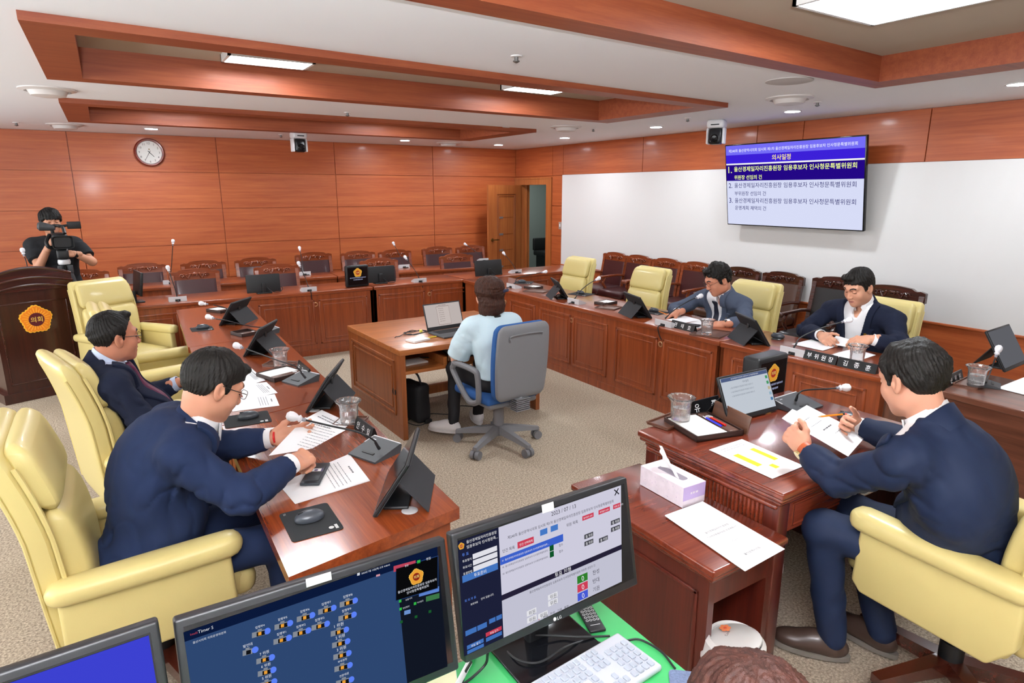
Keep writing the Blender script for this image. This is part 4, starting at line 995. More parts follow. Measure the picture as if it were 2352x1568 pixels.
    ms = (J['RS']+J['LS'])/2; R = axes_of(lat, ms-J['PV']); fw = Vector(R[1]); upv = Vector(R[2]); latn = Vector(R[0]); vb = st.get('vbot', .30)
    def uvw(X, Y, Z): dx, dy, dz = X-ms.x, Y-ms.y, Z-ms.z; return [dx*R[i][0]+dy*R[i][1]+dz*R[i][2] for i in range(3)]
    nd = wear_noise(J, s, st.get('seed', 3), st.get('wr', .0085)); big = ((J['PV']-Vector((.5, .5, .3))), (J['PV']+Vector((.7, .7, 1.0))))
    neckax = (J['HD'] - J['NK']).normalized()
    if kind == 'suit':
        JB = J; J = dict(J); J['NK'] = J['HD'] - neckax*st.get('ck', .118)*s
        sv = Vol(); torso(sv, J, s, .004, st.get('belly', 0.), arms=False)
        nk = J['NK']
        if st.get('open'):
            def vee(X, Y, Z): q = uvw(X, Y, Z); return np.maximum(np.abs(q[0]) - (.012 + .42*np.maximum(q[2]+.0, 0)), np.maximum(-q[1], -(q[2]+.0)))
            sv.add(vee, J['NK']-Vector((.15,)*3), J['NK']+Vector((.15,)*3), 's', .004)
        m = MB(); addvf(m, sv.mesh(.0075, vnoise(8, 40, .0016)), T0); so = m.build('shirt', mat('shirt_'+st['shirt'].strip('#'), st['shirt'], rough=.8), t, smooth=180); SHM = mat('shirt_'+st['shirt'].strip('#'))
        nr_ = st.get('nr', .056)*s; ch = st.get('collar', .032)*s; cw = 2.75 if st.get('open') else 3.0
        ring_band(nk-off, neckax, fw, [(nr_*1.28, -.02*s), (nr_*1.2, ch), (nr_*1.11, ch), (nr_*1.13, -.02*s)], -cw, cw, .03*s, front=.06).build('collar', SHM, so)
        for sx in (-1, 1):      # the two points of the collar
            l_ = neckax.cross((fw - neckax*fw.dot(neckax)).normalized())*-1; f_ = (fw - neckax*fw.dot(neckax)).normalized(); c_ = nk - off; sp = .045 if st.get('open') else .012
            q = [c_ + f_*nr_*1.30 + l_*sx*(sp*.5) - neckax*.0*s, c_ + f_*nr_*1.0 + l_*sx*nr_*1.05 + neckax*(ch-.022*s), c_ + f_*nr_*1.25 + l_*sx*nr_*.95 - neckax*.035*s, c_ + f_*nr_*1.55 + l_*sx*(sp*.6+.022) - neckax*.06*s]
            nn = ((q[1]-q[0]).cross(q[3]-q[0])).normalized()*.004; m = MB(); m.add(q + [p+nn for p in q], [(0,1,2,3),(7,6,5,4),(0,4,5,1),(1,5,6,2),(2,6,7,3),(3,7,4,0)]); m.build('collar_point', SHM, so, smooth=60)
        for a in st.get('cuffs', 'LR'):
            d_ = (J[a+'W']-J[a+'E']).normalized(); e_ = J[a+'W']-d_*st.get('cuff', .004)-off; ring_band(e_, d_, d_.orthogonal(), [(.0405*s, -.08*s), (.0395*s, 0), (.036*s, .0), (.035*s, -.08*s)], -PI, PI, n=26).build('cuff', SHM, so)
        jv = Vol(); torso(jv, J, s, .018, st.get('belly', 0.), arms=False, k=.055)
        jv.el(J['PV'] - upv*.04 + fw*.0, (.178*s, .145*s, .12*s), axes_of(lat, upv), k=.06)
        for a in 'LR':
            o_ = (J[a+'S']-nk); o_.normalize(); jv.el(J[a+'S']+Vector((0, 0, .022*s))+o_*.012, (.062*s, .07*s, .05*s), R, k=.022); jv.rc(J[a+'S'], J[a+'E'], .069*s, .060*s, k=.022); d_ = (J[a+'W']-J[a+'E']).normalized(); L_ = (J[a+'W']-J[a+'E']).length; en = J[a+'W']-d_*st.get('sleeve', .03)*s
            jv.rc(J[a+'E'], J[a+'E']+d_*L_*.55, .060*s, .054*s, k=.03); jv.rc(J[a+'E']+d_*L_*.3, en, .056*s, .0475*s, k=.02, flat=True)
        jv.rc(nk-neckax*.09*s, nk-neckax*.01*s, .092*s, .080*s, k=.03, flat=True)          # neck of the jacket
        bw = st.get('vw', .075)
        def wv(q2): return bw*np.clip((q2+vb)/vb, 0, 1.6)
        def vopen(X, Y, Z): q = uvw(X, Y, Z); return np.maximum(np.abs(q[0]-st.get('vshift', 0.)) - wv(q[2]), -q[1]+.0)
        jv.add(vopen, ms-Vector((.35,)*3), ms+Vector((.35,)*3), 's', .004)
        m = MB(); addvf(m, jv.mesh(.0085, nd), T0); jo = m.build('jacket', st['suit'], t, smooth=180)
        ring_band(nk-off, neckax, fw, [(nr_*1.62, -.055*s), (nr_*1.42, ch*.55), (nr_*1.27, ch*.62), (nr_*1.25, -.05*s)], -st.get('jcol', 2.05), st.get('jcol', 2.05), .06*s, front=.16).build('jacket_collar', st['suit'], jo, smooth=80)
        # lapels: a raised band either side of the opening
        lv = Vol(); torso(lv, J, s, .031, st.get('belly', 0.), arms=False, k=.055); lv.rc(nk-neckax*.09*s, nk-neckax*.01*s, .1*s, .088*s, k=.03, flat=True)
        def band(X, Y, Z):
            q = uvw(X, Y, Z); w_ = wv(q[2]); e = np.abs(q[0]-st.get('vshift', 0.)); lw = np.interp(q[2], [-vb, -.12, -.06, -.055, .1], [.01, .062, .075, .05, .05])
            return np.maximum(np.maximum(w_ + .001 - e, e - w_ - lw), np.maximum(-q[1]+.03, -q[2]-vb))
        lv.add(band, ms-Vector((.6,)*3), ms+Vector((.6,)*3), 'i', .003)
        m = MB(); VF = lv.mesh(.005, lo=np.array(ms)-.28, hi=np.array(ms)+.28)
        if len(VF[0]): addvf(m, VF, T0); m.build('lapel', st['suit'], jo, smooth=180)
        if st.get('tie'):
            tv = Vol(); torso(tv, J, s, st.get('tieoff', .013), st.get('belly', 0.), arms=False); tv.rc(nk-neckax*.05*s, nk+neckax*.022*s, .079*s, .073*s, k=.02, flat=True)
            def tb(X, Y, Z): q = uvw(X, Y, Z); w_ = np.interp(q[2], [-.5, -.42, -.05, .0, .03, .06], [.0, .046, .024, .018, .026, .02]); return np.maximum(np.abs(q[0]-.0) - w_, np.maximum(-q[1]+.04, q[2]-.045))
            tv.add(tb, ms-Vector((.6,)*3), ms+Vector((.6,)*3), 'i', .003)
            m = MB(); VF = tv.mesh(.0045, lo=np.array(ms)-Vector((.3, .3, .5)), hi=np.array(ms)+.28); addvf(m, VF, T0); m.build('necktie', st['tie'], t, smooth=180)
        if st.get('badge'):
            p = ms + latn*(-.1*s) - upv*.1; m = MB(); q = p + fw*.2
            best = min(jo.data.vertices, key=lambda v: ((Vector(v.co)+off - p) - fw*((Vector(v.co)+off - p).dot(fw))).length + (0 if (Vector(v.co)+off-p).dot(fw) > 0 else 1))
            b = Vector(best.co) + fw*.012; m.cyl(b-fw*.006, b+fw*.004, .011, n=12); m.build('lapel_pin', mat('pin_gold', '#c9a03c', rough=.3, metal=.8), jo)
    else:
        sv = Vol(); torso(sv, J, s, st.get('loose', .014), st.get('belly', 0.), arms=False, k=.05)
        for a in 'LR':
            e = J[a+'E']; S_ = J[a+'S']; f = st.get('sl', .75); d_ = (e-S_).normalized(); en = S_+(e-S_)*f
            sv.rc(S_, S_+(e-S_)*f*.6, .07*s, st.get('slr', .075)*s, k=.04); sv.rc(S_+(e-S_)*.2, en, .068*s, st.get('slr', .075)*s, k=.03, flat=True)
        sv.rc(J['NK']+neckax*-.01*s, J['NK']+neckax*.1*s, .066*s, .07*s, k=.006, op='s', flat=True)
        lowz = st.get('hem')
        if lowz: sv.add(lambda X, Y, Z: (lowz - Z) + 0*X + 0*Y, (-99,)*3, (99,)*3, 'i', .01)
        m = MB(); addvf(m, sv.mesh(.008, nd), T0); m.build('blouse' if kind == 'blouse' else 't_shirt', st['cloth'], t, smooth=180)
        if st.get('trim'):
            m = MB(); c = J['NK']; u_ = neckax.orthogonal().normalized(); w_ = neckax.cross(u_)
            m.tube([c - off + neckax*(.0) + (u_*math.cos(a)+w_*math.sin(a))*.07*s for a in [2*PI*i/24 for i in range(24)]], .016, closed=True, n=8); m.build('collar_band', st['trim'], t)
            for a in 'LR':
                d_ = (J[a+'E']-J[a+'S']).normalized(); c = J[a+'S']+(J[a+'E']-J[a+'S'])*st['sl']; m = MB(); m.cyl(c-off-d_*.012, c-off+d_*.016, .053*s, .05*s, n=20); m.build('sleeve_band', st['trim'], t)
    if st.get('glasses'):
        g = st['glasses']; gm = MB(); T = T0 @ HM
        for sx in (-1, 1):
            pts = [(sx*(.033+.024*math.copysign(abs(math.cos(a))**.6, math.cos(a))), .101, .006+.016*math.copysign(abs(math.sin(a))**.6, math.sin(a))) for a in [2*PI*i/20 for i in range(20)]]
            gm.tube([T @ Vector(p) for p in pts], .0011, n=6, closed=True)
            gm.tube([T @ Vector(p) for p in ((sx*.057, .101, .01), (sx*.075, .085, .012), (sx*.084, .03, .013), (sx*.085, -.01, .016), (sx*.084, -.028, .0))], .0016, n=6)
        gm.tube([T @ Vector(p) for p in ((-.009, .101, .009), (0, .105, .011), (.009, .101, .009))], .0011, n=6)
        gm.build('glasses', mat('glasses_'+g.strip('#'), g, rough=.3, metal=.5), t)
    return t, HM
def band_on(t, name, J, a, m, dist, r, w_, label=None, thick=.003):
    d_ = (Vector(J[a+'W'])-Vector(J[a+'E'])).normalized(); c = Vector(J[a+'W']) + d_*dist - Vector(t.location); mb = MB(); mb.cyl(c-d_*w_/2, c+d_*w_/2, r, n=24); o = mb.build(name, m, t)
    return o, c, d_
NAVY = mat('navy_wool', '#182440', rough=.85, spec=.25, bump=.15, bscale=900)
NAVY2 = mat('dark_navy_wool', '#171d30', rough=.85, spec=.25, bump=.15, bscale=900)
NAVY3 = mat('navy_blend', '#131f38', rough=.7, spec=.3, bump=.12, bscale=900)
GREYB = mat('blue_grey_wool', '#4c5567', rough=.85, spec=.25, bump=.15, bscale=900)
SHOEB = mat('brown_shoe', '#3b2b24', rough=.4, coat=.2); SHOEK = mat('black_shoe', '#141414', rough=.35, coat=.3); SOLE = mat('grey_sole', '#6b645c', rough=.8)
short = dict(vol=.012, top=.015)
# --- the man leaning over the papers at lower left
J2 = dict(HD=PY(489, 886, 2.5), look=(.84, .2, -.5), NK=PY(448, 985, 2.5), PV=(-.02, 2.52, .56), LS=(.14, 2.70, .99), RS=(.13, 2.29, .985), hump=.05,
          LE=(.30, 2.83, .80), RE=(.30, 2.22, .83), LW=PY(628, 1006, 2.72), RW=PY(672, 1062, 2.36),
          LH=(.02, 2.62, .53), RH=(.02, 2.42, .53), LK=(.46, 2.66, .57), RK=(.46, 2.38, .54), LA=(.5, 2.66, .1), RA=(.44, 2.38, .1), LT=(1, .05, 0), RT=(1, -.1, 0),
          Lhand=dict(f=(.95, -.25, .05), d=(.1, .75, -.55), pose=dict(curl=(.35, .4, .45, .5), thumb=(.1, .5))), Rhand=dict(f=(.75, .55, -.05), d=(-.1, -.5, .85), pose=dict(curl=(.75, .95, 1.0, 1.0), thumb=(.7, .9))))
t2, HM2 = person('man in a navy suit with glasses reading papers at the lower left desk', J2, dict(skin='#c98f74', suit=NAVY, trousers=NAVY, shoes=SHOEK, shirt='#f1f1f4', top='suit', hair=dict(short, seed=2, line=[(-.12, -.075), (-.07, -.07), (-.045, -.055), (-.028, -.005), (-.018, .018), (.006, .02), (.012, -.008), (.026, -.008), (.031, .02), (.05, .04), (.066, .05), (.13, .056)], locks=[((.0, .064, .092), (.055, .034, .02))]), glasses='#3b3734', vbot=.28, seed=4, belly=.02, tie=mat('black_tie', '#15161c', rough=.6), hs=1.02), (0.05, 2.5, 0))
band_on(t2, 'bead_bracelet', J2, 'L', mat('red_beads', '#c01818', rough=.4, bump=1, bscale=90), .012, .034, .008)
# --- the man with the purple tie
J1 = dict(HD=PY(263, 775, 3.72), look=(.95, .30, -.06), NK=PY(232, 850, 3.72), PV=(.05, 3.72, .56), LS=(-.04, 3.93, .955), RS=(-.05, 3.51, .95), hump=.03,
          LE=(.03, 4.0, .72), RE=(.08, 3.44, .73), LW=PY(412, 878, 3.92), RW=(.3, 3.6, .72), LH=(.02, 3.82, .53), RH=(.02, 3.62, .53), LK=(.46, 3.86, .56), RK=(.46, 3.58, .56), LA=(.5, 3.86, .1), RA=(.48, 3.58, .1), LT=(1, 0, 0), RT=(1, 0, 0),
          Lhand=dict(f=(.9, .05, .1), d=(0, .3, .9)), Rhand=dict(f=(.9, .2, -.1), d=(0, -.3, .9)))
person('man in dark suit with purple tie and glasses, left side', J1, dict(skin='#bd7d62', suit=NAVY2, trousers=NAVY2, shoes=SHOEK, shirt='#c9d6ee', top='suit', tie=mat('purple_tie', '#571738', rough=.45, bump=.3, bscale=600), glasses='#2a2a2c', vbot=.34, vw=.105, tieoff=.022, seed=9, belly=.03, collar=.045, hairc='#120f0d',
       hair=dict(vol=.009, top=.012, seed=6, line=[(-.12, -.06), (-.08, -.058), (-.05, -.045), (-.03, -.005), (-.018, .018), (.008, .02), (.012, -.004), (.02, -.004), (.025, .03), (.035, .05), (.045, .072), (.07, .095), (.13, .1)], locks=[((0, .05, .112), (.04, .026, .012))])), (0, 3.72, 0))
# --- the chairman at lower right
J5 = dict(HD=(2.30, 1.03, 1.235), look=(.22, .93, -.36), NK=(2.31, .935, 1.075), PV=(2.49, .82, .57), LS=(2.125, .94, 1.0), RS=(2.48, .93, 1.0), hump=.055,
          LE=(2.17, 1.17, .84), RE=(2.74, 1.16, .84), LW=(2.215, 1.345, .89), RW=PY(1968, 978, 1.42), LH=(2.42, .88, .55), RH=(2.58, .88, .54), LK=(2.255, 1.25, .575), RK=(2.52, 1.27, .56), LA=(2.31, 1.19, .1), RA=(2.52, 1.1, .1), LT=(-.55, .85, 0), RT=(.0, 1, 0),
          Lhand=dict(f=(.05, .6, .35), d=(-.85, .1, .3), pose=dict(curl=(1.1, 1.2, 1.25, 1.3), thumb=(.2, .9)), sc=.95), Rhand=dict(f=(-.9, .25, .3), d=(.1, .85, .1), pose=dict(curl=(.7, .7, .65, .6), thumb=(.1, .25)), sc=.95))
t5, HM5 = person('man in navy suit seen from behind, reading in the chair at lower right', J5, dict(skin='#d39a80', suit=NAVY3, trousers=NAVY3, shoes=SHOEB, sole=SOLE, shirt='#f3f3f5', top='suit', seed=14, belly=.03, cuffs='R', wr=.009, collar=.03,
       hair=dict(vol=.016, top=.018, seed=12, rough=1.5, line=[(-.14, -.1), (-.08, -.096), (-.05, -.08), (-.03, -.012), (-.018, .02), (.008, .022), (.014, -.01), (.03, -.008), (.04, .03), (.06, .06), (.13, .07)])), (2.45, .9, 0))
wb, c, d_ = band_on(t5, 'wristwatch', J5, 'L', mat('tan_strap', '#b4552e', rough=.45), -.012, .034, .02)
q = Vector((-.6, -.3, -.45)); q = (q - d_*q.dot(d_)).normalized(); MB().cyl(c+q*.03, c+q*.041, .018, n=20).build('watch_case', mat('gold_metal', '#d6c490', rough=.25, metal=.8), wb)
# --- the recorder, from behind
JW = dict(HD=PY(1122, 676, 3.97), look=(-.22, .97, -.12), NK=(2.335, 3.93, .965), PV=(2.33, 3.80, .53), LS=(2.155, 3.95, .905), RS=(2.515, 3.93, .905), hump=.02,
          LE=(2.10, 4.06, .66), RE=(2.58, 4.06, .66), LW=(2.2, 4.27, .62), RW=(2.5, 4.27, .62), LH=(2.24, 3.86, .5), RH=(2.42, 3.86, .5), LK=(2.2, 4.28, .52), RK=(2.44, 4.28, .52), LA=(2.13, 4.2, .115), RA=(2.40, 4.28, .115), LT=(-.55, .7, 0), RT=(.3, .9, 0),
          Lhand=dict(f=(.3, .95, -.1), d=(0, 0, 1)), Rhand=dict(f=(-.1, .95, -.1), d=(0, 0, 1)))
BLKT = mat('black_trousers', '#131316', rough=.8)
tw, HMW = person('woman in a pale blue blouse seen from behind typing at the middle table', JW, dict(s=.98, skin='#d7a288', trousers=BLKT, leg=.85, shoes=mat('white_sneaker', '#e9eaec', rough=.6), sole=mat('white_sole', '#dcdcdc', rough=.7), top='blouse', cloth=mat('pale_blue_cotton', '#c6dbe3', rough=.9, bump=.5, bscale=120), loose=.018, sl=.88, slr=.088, hem=.56, trim=mat('black_knit', '#101012', rough=.9), bare=True, wr=.003, hairc='#3b1f13',
       hair=dict(vol=.032, top=.022, seed=21, twirl=1, rough=1.2, line=[(-.2, -.165), (-.05, -.165), (-.0, -.155), (.02, -.12), (.035, -.03), (.05, .03), (.07, .06), (.13, .068)], puffs=[((0, -.03, -.06), (.1, .088, .08)), ((.066, -.02, -.105), (.05, .06, .055)), ((-.064, -.025, -.105), (.05, .06, .055)), ((.0, -.06, -.1), (.075, .05, .06))])), (2.34, 3.9, 0))
mb = MB(); mb.rbox((.03, -.13, .02), (.085, .014, .022), .003, Matrix.Translation(-Vector((2.34, 3.9, 0))) @ HMW @ TR(0, 0, 0, 0, 0, .3)); mb.build('hair_clip', mat('navy_clip', '#242c4c', rough=.4), tw)
# --- the man in the blue-grey suit
J3 = dict(HD=PX(1649, 642, 4.56), look=(-.86, .35, -.46), NK=PX(1668, 684, 4.68), PV=(4.86, 3.83, .47), LS=(4.72, 3.58, .885), RS=(4.74, 4.06, .885), hump=.04,
          LE=(4.56, 3.42, .77), RE=(4.50, 4.17, .77), LW=PX(1662, 744, 4.36), RW=PX(1556, 718, 4.34), LH=(4.8, 3.74, .45), RH=(4.8, 3.94, .45), LK=(4.4, 3.72, .5), RK=(4.4, 3.96, .5), LA=(4.4, 3.72, .1), RA=(4.4, 3.96, .1), LT=(-1, 0, 0), RT=(-1, 0, 0),
          Lhand=dict(f=(-.5, .85, -.1), d=(-.3, -.3, .9), pose=dict(curl=(.5, .55, .6, .6), thumb=(.4, .4))), Rhand=dict(f=(-.85, .3, -.25), d=(-.1, .2, .95), pose=dict(curl=(.4, .5, .6, .7), thumb=(.6, .6))))
t3, HM3 = person('man in a blue grey suit with round glasses writing at the right desk', J3, dict(skin='#c48468', suit=GREYB, trousers=GREYB, shoes=SHOEK, shirt='#ececef', top='suit', tie=mat('dark_tie', '#1e2233', rough=.5), glasses='#4a3a33', badge=True, vbot=.42, vw=.085, belly=.03, seed=31, jaw=1.15, wid=1.05, hs=1.06, cuff=.02, sleeve=.05, collar=.04,
       hair=dict(vol=.016, top=.022, seed=33, rough=2.2, line=[(-.14, -.07), (-.08, -.066), (-.05, -.05), (-.03, -.005), (-.018, .02), (.008, .02), (.012, -.012), (.028, -.012), (.034, .03), (.05, .055), (.066, .066), (.13, .07)], locks=[((.0, .055, .108), (.055, .036, .024))])), (4.8, 3.83, 0))
band_on(t3, 'wristwatch', J3, 'L', mat('dark_strap', '#2a211c', rough=.5), -.012, .034, .022)
# --- the man with the open collar
J4 = dict(HD=PX(1973, 660, 4.72), look=(-.92, .16, -.40), NK=PX(1990, 716, 4.83), PV=(4.90, 2.60, .48), LS=(4.80, 2.33, .95), RS=(4.82, 2.83, .95), hump=.03,
          LE=(4.64, 2.19, .80), RE=(4.68, 2.94, .78), LW=PX(2000, 778, 4.52), RW=PX(1888, 770, 4.50), LH=(4.82, 2.5, .45), RH=(4.82, 2.7, .45), LK=(4.42, 2.46, .5), RK=(4.42, 2.72, .5), LA=(4.42, 2.46, .1), RA=(4.42, 2.72, .1), LT=(-1, 0, 0), RT=(-1, 0, 0),
          Lhand=dict(f=(-.45, .85, -.2), d=(-.5, -.1, .85), pose=dict(curl=(.45, .45, .5, .5), thumb=(.5, .4))), Rhand=dict(f=(-.5, -.75, -.1), d=(-.6, .4, .7), pose=dict(curl=(.7, .8, .9, .9), thumb=(.1, .4))))
t4, HM4 = person('man in navy jacket with open white collar at the right desk', J4, dict(skin='#cf987c', lip='#b8766b', suit=NAVY2, trousers=NAVY2, shoes=SHOEK, shirt='#f0f0f2', top='suit', open=True, badge=True, vbot=.5, vw=.088, seed=41, hs=1.04, cuff=.012, sleeve=.035, collar=.035,
       hair=dict(vol=.012, top=.02, seed=44, line=[(-.14, -.07), (-.08, -.066), (-.05, -.05), (-.03, -.005), (-.018, .02), (.008, .02), (.012, -.01), (.028, -.01), (.034, .028), (.05, .05), (.066, .058), (.13, .062)], locks=[((.02, .056, .1), (.055, .034, .022))])), (4.85, 2.6, 0))
# --- the cameraman
JC = dict(HD=(-.43, 7.97, 1.575), look=(.25, -.95, -.1), NK=(-.43, 8.01, 1.41), PV=(-.42, 8.03, .93), LS=(-.25, 7.99, 1.34), RS=(-.62, 8.01, 1.34), LE=(-.13, 7.82, 1.17), RE=(-.58, 7.84, 1.14), LW=(-.27, 7.70, 1.27), RW=(-.46, 7.76, 1.36),
          LH=(-.33, 8.03, .9), RH=(-.51, 8.03, .9), LK=(-.32, 8.02, .5), RK=(-.53, 8.03, .5), LA=(-.31, 8.06, .1), RA=(-.54, 8.06, .1), LT=(.2, -1, 0), RT=(-.2, -1, 0),
          Lhand=dict(f=(-.85, -.3, .15), d=(0, -.6, .7), pose=dict(curl=(1.0, 1.0, 1.0, 1.0), thumb=(.5, .6))), Rhand=dict(f=(.35, -.1, .9), d=(-.8, -.5, .3), pose=dict(curl=(.9, .9, .9, .9), thumb=(.3, .6))))
tc, HMC = person('cameraman in a black t-shirt with bowl haircut behind the lectern', JC, dict(s=1.0, skin='#c48d70', trousers=BLKT, shoes=SHOEK, top='tee', cloth=mat('black_cotton', '#1a1c20', rough=.9), sl=.7, slr=.07, loose=.014, hem=.9, bare=True, wr=.004, hairc='#100e0d',
       hair=dict(vol=.022, top=.02, seed=50, line=[(-.14, -.06), (-.05, -.05), (-.03, -.0), (.0, .0), (.03, .005), (.05, .02), (.07, .03), (.13, .034)])), (-.42, 8.02, 0))
band_on(tc, 'wristwatch', JC, 'L', BLK, -.02, .032, .03)
# --- the operator: only the top of the head reaches into the picture
JO = dict(HD=(.815, .535, .985), look=(-.35, .9, -.35), NK=(.83, .42, .85), PV=(.92, .05, .52), LS=(.68, .40, .80), RS=(1.02, .36, .80), LE=(.62, .58, .70), RE=(1.05, .58, .70), LW=(.72, .72, .69), RW=(.95, .74, .69), LH=(.85, .08, .47), RH=(1.0, .08, .47), LK=(.85, .45, .48), RK=(1.0, .45, .48), LA=(.85, .45, .1), RA=(1.0, .45, .1),
          Lhand=dict(f=(.2, .95, -.1), d=(0, 0, 1)), Rhand=dict(f=(-.1, .95, -.1), d=(0, 0, 1)))
person('operator whose brown hair shows at the bottom edge of the picture', JO, dict(s=1.0, skin='#cf987c', trousers=BLKT, shoes=SHOEK, top='tee', cloth=mat('dark_knit', '#2a2c33', rough=.9), sl=.75, bare=True, hairc='#3a2019',
       hair=dict(vol=.016, top=.016, seed=61, rough=1.6)), (.85, .3, 0))
# ================================================================== THINGS ON WALLS
def onplane(px, py, M):
    'local x, y where the line of sight through a pixel meets the local plane of M'
    d = ray(px, py); o = M.translation; n = M.to_3x3() @ Vector((0, 0, 1)); p = CAM + d*((o-CAM).dot(n)/d.dot(n)); q = M.inverted() @ p; return q.x, q.y
class Screen:
    'flat contents of a lit screen, laid out in the local plane of M'
    def __init__(s, M, parent, inv=None): s.M = M; s.par = parent; s.L = {}; s.inv = inv or Matrix.Identity(4); s.k = 1
    def _mb(s, name, col, st): s.k2 = getattr(s, 'k2', 0) + 1; return s.L.setdefault((name, col, st, s.k2), MB())
    def quad(s, name, col, pts, st=.9, lv=None, local=False):
        q = [p if local else onplane(*p, s.M) for p in pts]; s.k += 1
        s._mb(name, col, st).add([(x, y, .0004*(lv or 1)) for x, y in q], [list(range(len(q)))] if (q[1][0]-q[0][0])*(q[2][1]-q[0][1])-(q[1][1]-q[0][1])*(q[2][0]-q[0][0]) > 0 else [list(range(len(q)))[::-1]], s.inv @ s.M)
    def txt(s, name, col, body, a, b, h=None, st=1.0, local=False, bold=.0, lv=4):
        p = a if local else onplane(*a, s.M); q = b if local else onplane(*b, s.M); w_ = abs(q[0]-p[0])
        s._mb(name, col, st).text(body, s.inv @ s.M @ TR((p[0]+q[0])/2, (p[1]+q[1])/2, .0004*lv), wd=w_, h=h, bold=bold)
    def done(s):
        for (n, c, st, _), m in s.L.items(): m.build(n, scr(c, st) if st else mat('ink_' + c.strip('#'), c, rough=.8), s.par, smooth=0)
# --- wall screen
TVM = frame(Vector((6.475, 4.455, 1.94)), (0, -1, 0), (-.15, 0, .91))
t = thing('wall_screen', 'large wall screen showing a blue Korean agenda, on the white wall', 'screen', TVM.translation)
ti = Matrix.Translation(-TVM.translation)
def txy(u, v): return ((u-.5)*1.68, (.5-v)*.925)
MB().rbox((0, 0, -.025), (1.705, .95, .04), .006, ti @ TVM).build('casing', BLKG, t)
MB().box((0, .0, -.09), (.5, .4, .1), ti @ TVM).build('wall_bracket', BLK, t)
S_ = Screen(TVM @ TR(0, 0, -.004), t, ti)
def tq(name, col, v0, v1, st=.9, u0=0, u1=1, lv=1): a = txy(u0, v1); b = txy(u1, v0); S_.quad(name, col, [(a[0], a[1]), (b[0], a[1]), (b[0], b[1]), (a[0], b[1])], st, lv, True)
tq('screen_field', '#dfe4ff', .44, 1); tq('header_band', '#7a72ff', 0, .117); tq('title_band', '#3f22e0', .117, .222); tq('rule', '#ffffff', .222, .24); tq('highlight_band', '#25088a', .24, .44)
def tt(name, col, body, u0, u1, v, bold=0.): S_.txt(name, col, body, txy(u0, v), txy(u1, v), local=True, bold=bold)
tt('header_text', '#eef0ff', '제240회 울산광역시의회 임시회 제1차 울산경제일자리진흥원장 임용후보자 인사청문특별위원회', .025, .955, .065, .006)
tt('title_text', '#ffe88a', '의사일정', .375, .515, .168, .012)
for n_, col, rows in (('agenda_text', '#f3ff9a', [('1.', .017, .048, .30), ('울산경제일자리진흥원장 임용후보자 인사청문특별위원회', .067, .955, .293), ('위원장 선임의 건', .067, .295, .397)]),
                      ('agenda_text', '#16106a', [('2.', .017, .048, .50), ('울산경제일자리진흥원장 임용후보자 인사청문특별위원회', .067, .955, .497), ('부위원장 선임의 건', .067, .325, .6), ('3.', .017, .048, .69), ('울산경제일자리진흥원장 임용후보자 인사청문특별위원회', .067, .955, .69), ('운영계획 채택의 건', .067, .325, .785)])):
    for b, u0, u1, v in rows: tt(n_, col, b, u0, u1, v, .012 if col[1] == 'f' else .002)
S_.done()
# --- wall clock
c = PY(343, 350, YW-.02); t = thing('wall_clock', 'round wall clock with a wooden rim on the veneer wall', 'clock', c)
CM = TR(0, 0, 0, PI/2); R_ = .187
MB().lathe([(R_*.8, .0), (R_, .0), (R_*1.0, .018), (R_*.93, .036), (R_*.84, .034), (R_*.8, .02)], 48, CM, close=True).build('rim', wood('clock_wood', '#5d1a10', '#8a2f1c', 'X', rough=.2, coat=.6), t)
MB().cyl((0, 0, 0), (0, 0, .016), R_*.83, n=48, M=CM).build('dial', mat('clock_dial', '#dcdcd8', rough=.6), t)
mb = MB()
for k in range(12):
    a = 2*PI*(k+1)/12; mb.text(str(k+1), CM @ TR(math.sin(a)*R_*.65, math.cos(a)*R_*.65, .0168), h=R_*.15)
mb.build('numerals', mat('clock_ink', '#2a2422', rough=.7), t, smooth=0)
MB().cyl((0, R_*.22, .0165), (0, R_*.22, .0172), R_*.05, n=14, M=CM).build('emblem', mat('clock_mark', '#8a7d54', rough=.5), t)
for nm, ang, ln, wd in (('minute_hand', 2*PI*35/60, .62, .035), ('hour_hand', 2*PI*(4+35/60)/12, .42, .05)):
    M = CM @ TR(0, 0, .02, 0, 0, -ang); MB().prism([(-wd*R_/2, -R_*.14), (wd*R_/2, -R_*.14), (wd*R_*.3, R_*ln), (-wd*R_*.3, R_*ln)], 0, .002, M).build(nm, BLK, t)
# --- ceiling cameras
WHP = mat('white_plastic', '#dfe0e4', rough=.35)
def ptz(label, px, py, face, s=1.0):
    p = P(px, py, 2.6); t = thing('ceiling_camera', label, 'camera', (p.x, p.y, H), math.atan2(face[1], face[0]) - PI/2, 'dome cameras under the ceiling')
    MB().rbox((0, 0, -.045*s), (.19*s, .17*s, .09*s), .03*s).build('base', WHP, t)
    MB().box((0, .086*s, -.055*s), (.09*s, .004, .012*s)).build('vent_slots', BLK, t)
    for sx in (-1, 1): MB().rbox((sx*.085*s, 0, -.17*s), (.025*s, .11*s, .17*s), .012*s).build('yoke', WHP, t)
    h = MB().rbox((0, .01*s, -.175*s), (.14*s, .13*s, .17*s), .03*s).build('camera_head', mat('camera_black', '#1b1c20', rough=.25), t)
    MB().lathe([(.045*s, 0), (.045*s, .012), (.036*s, .018), (.03*s, .012), (.004, .01)], 24, TR(0, .073*s, -.2*s, -PI/2)).build('lens', BLKG, h)
ptz('far ceiling camera, white and black, near the back wall', 685, 309, (.1, -1)); ptz('near ceiling camera, white and black, left of the wall screen', 1647, 283, (-.9, -.45))
p = PX(1287, 518, XW+.0); t = thing('light_switch', 'small light switch plate between door frame and white wall', 'light switch', p)
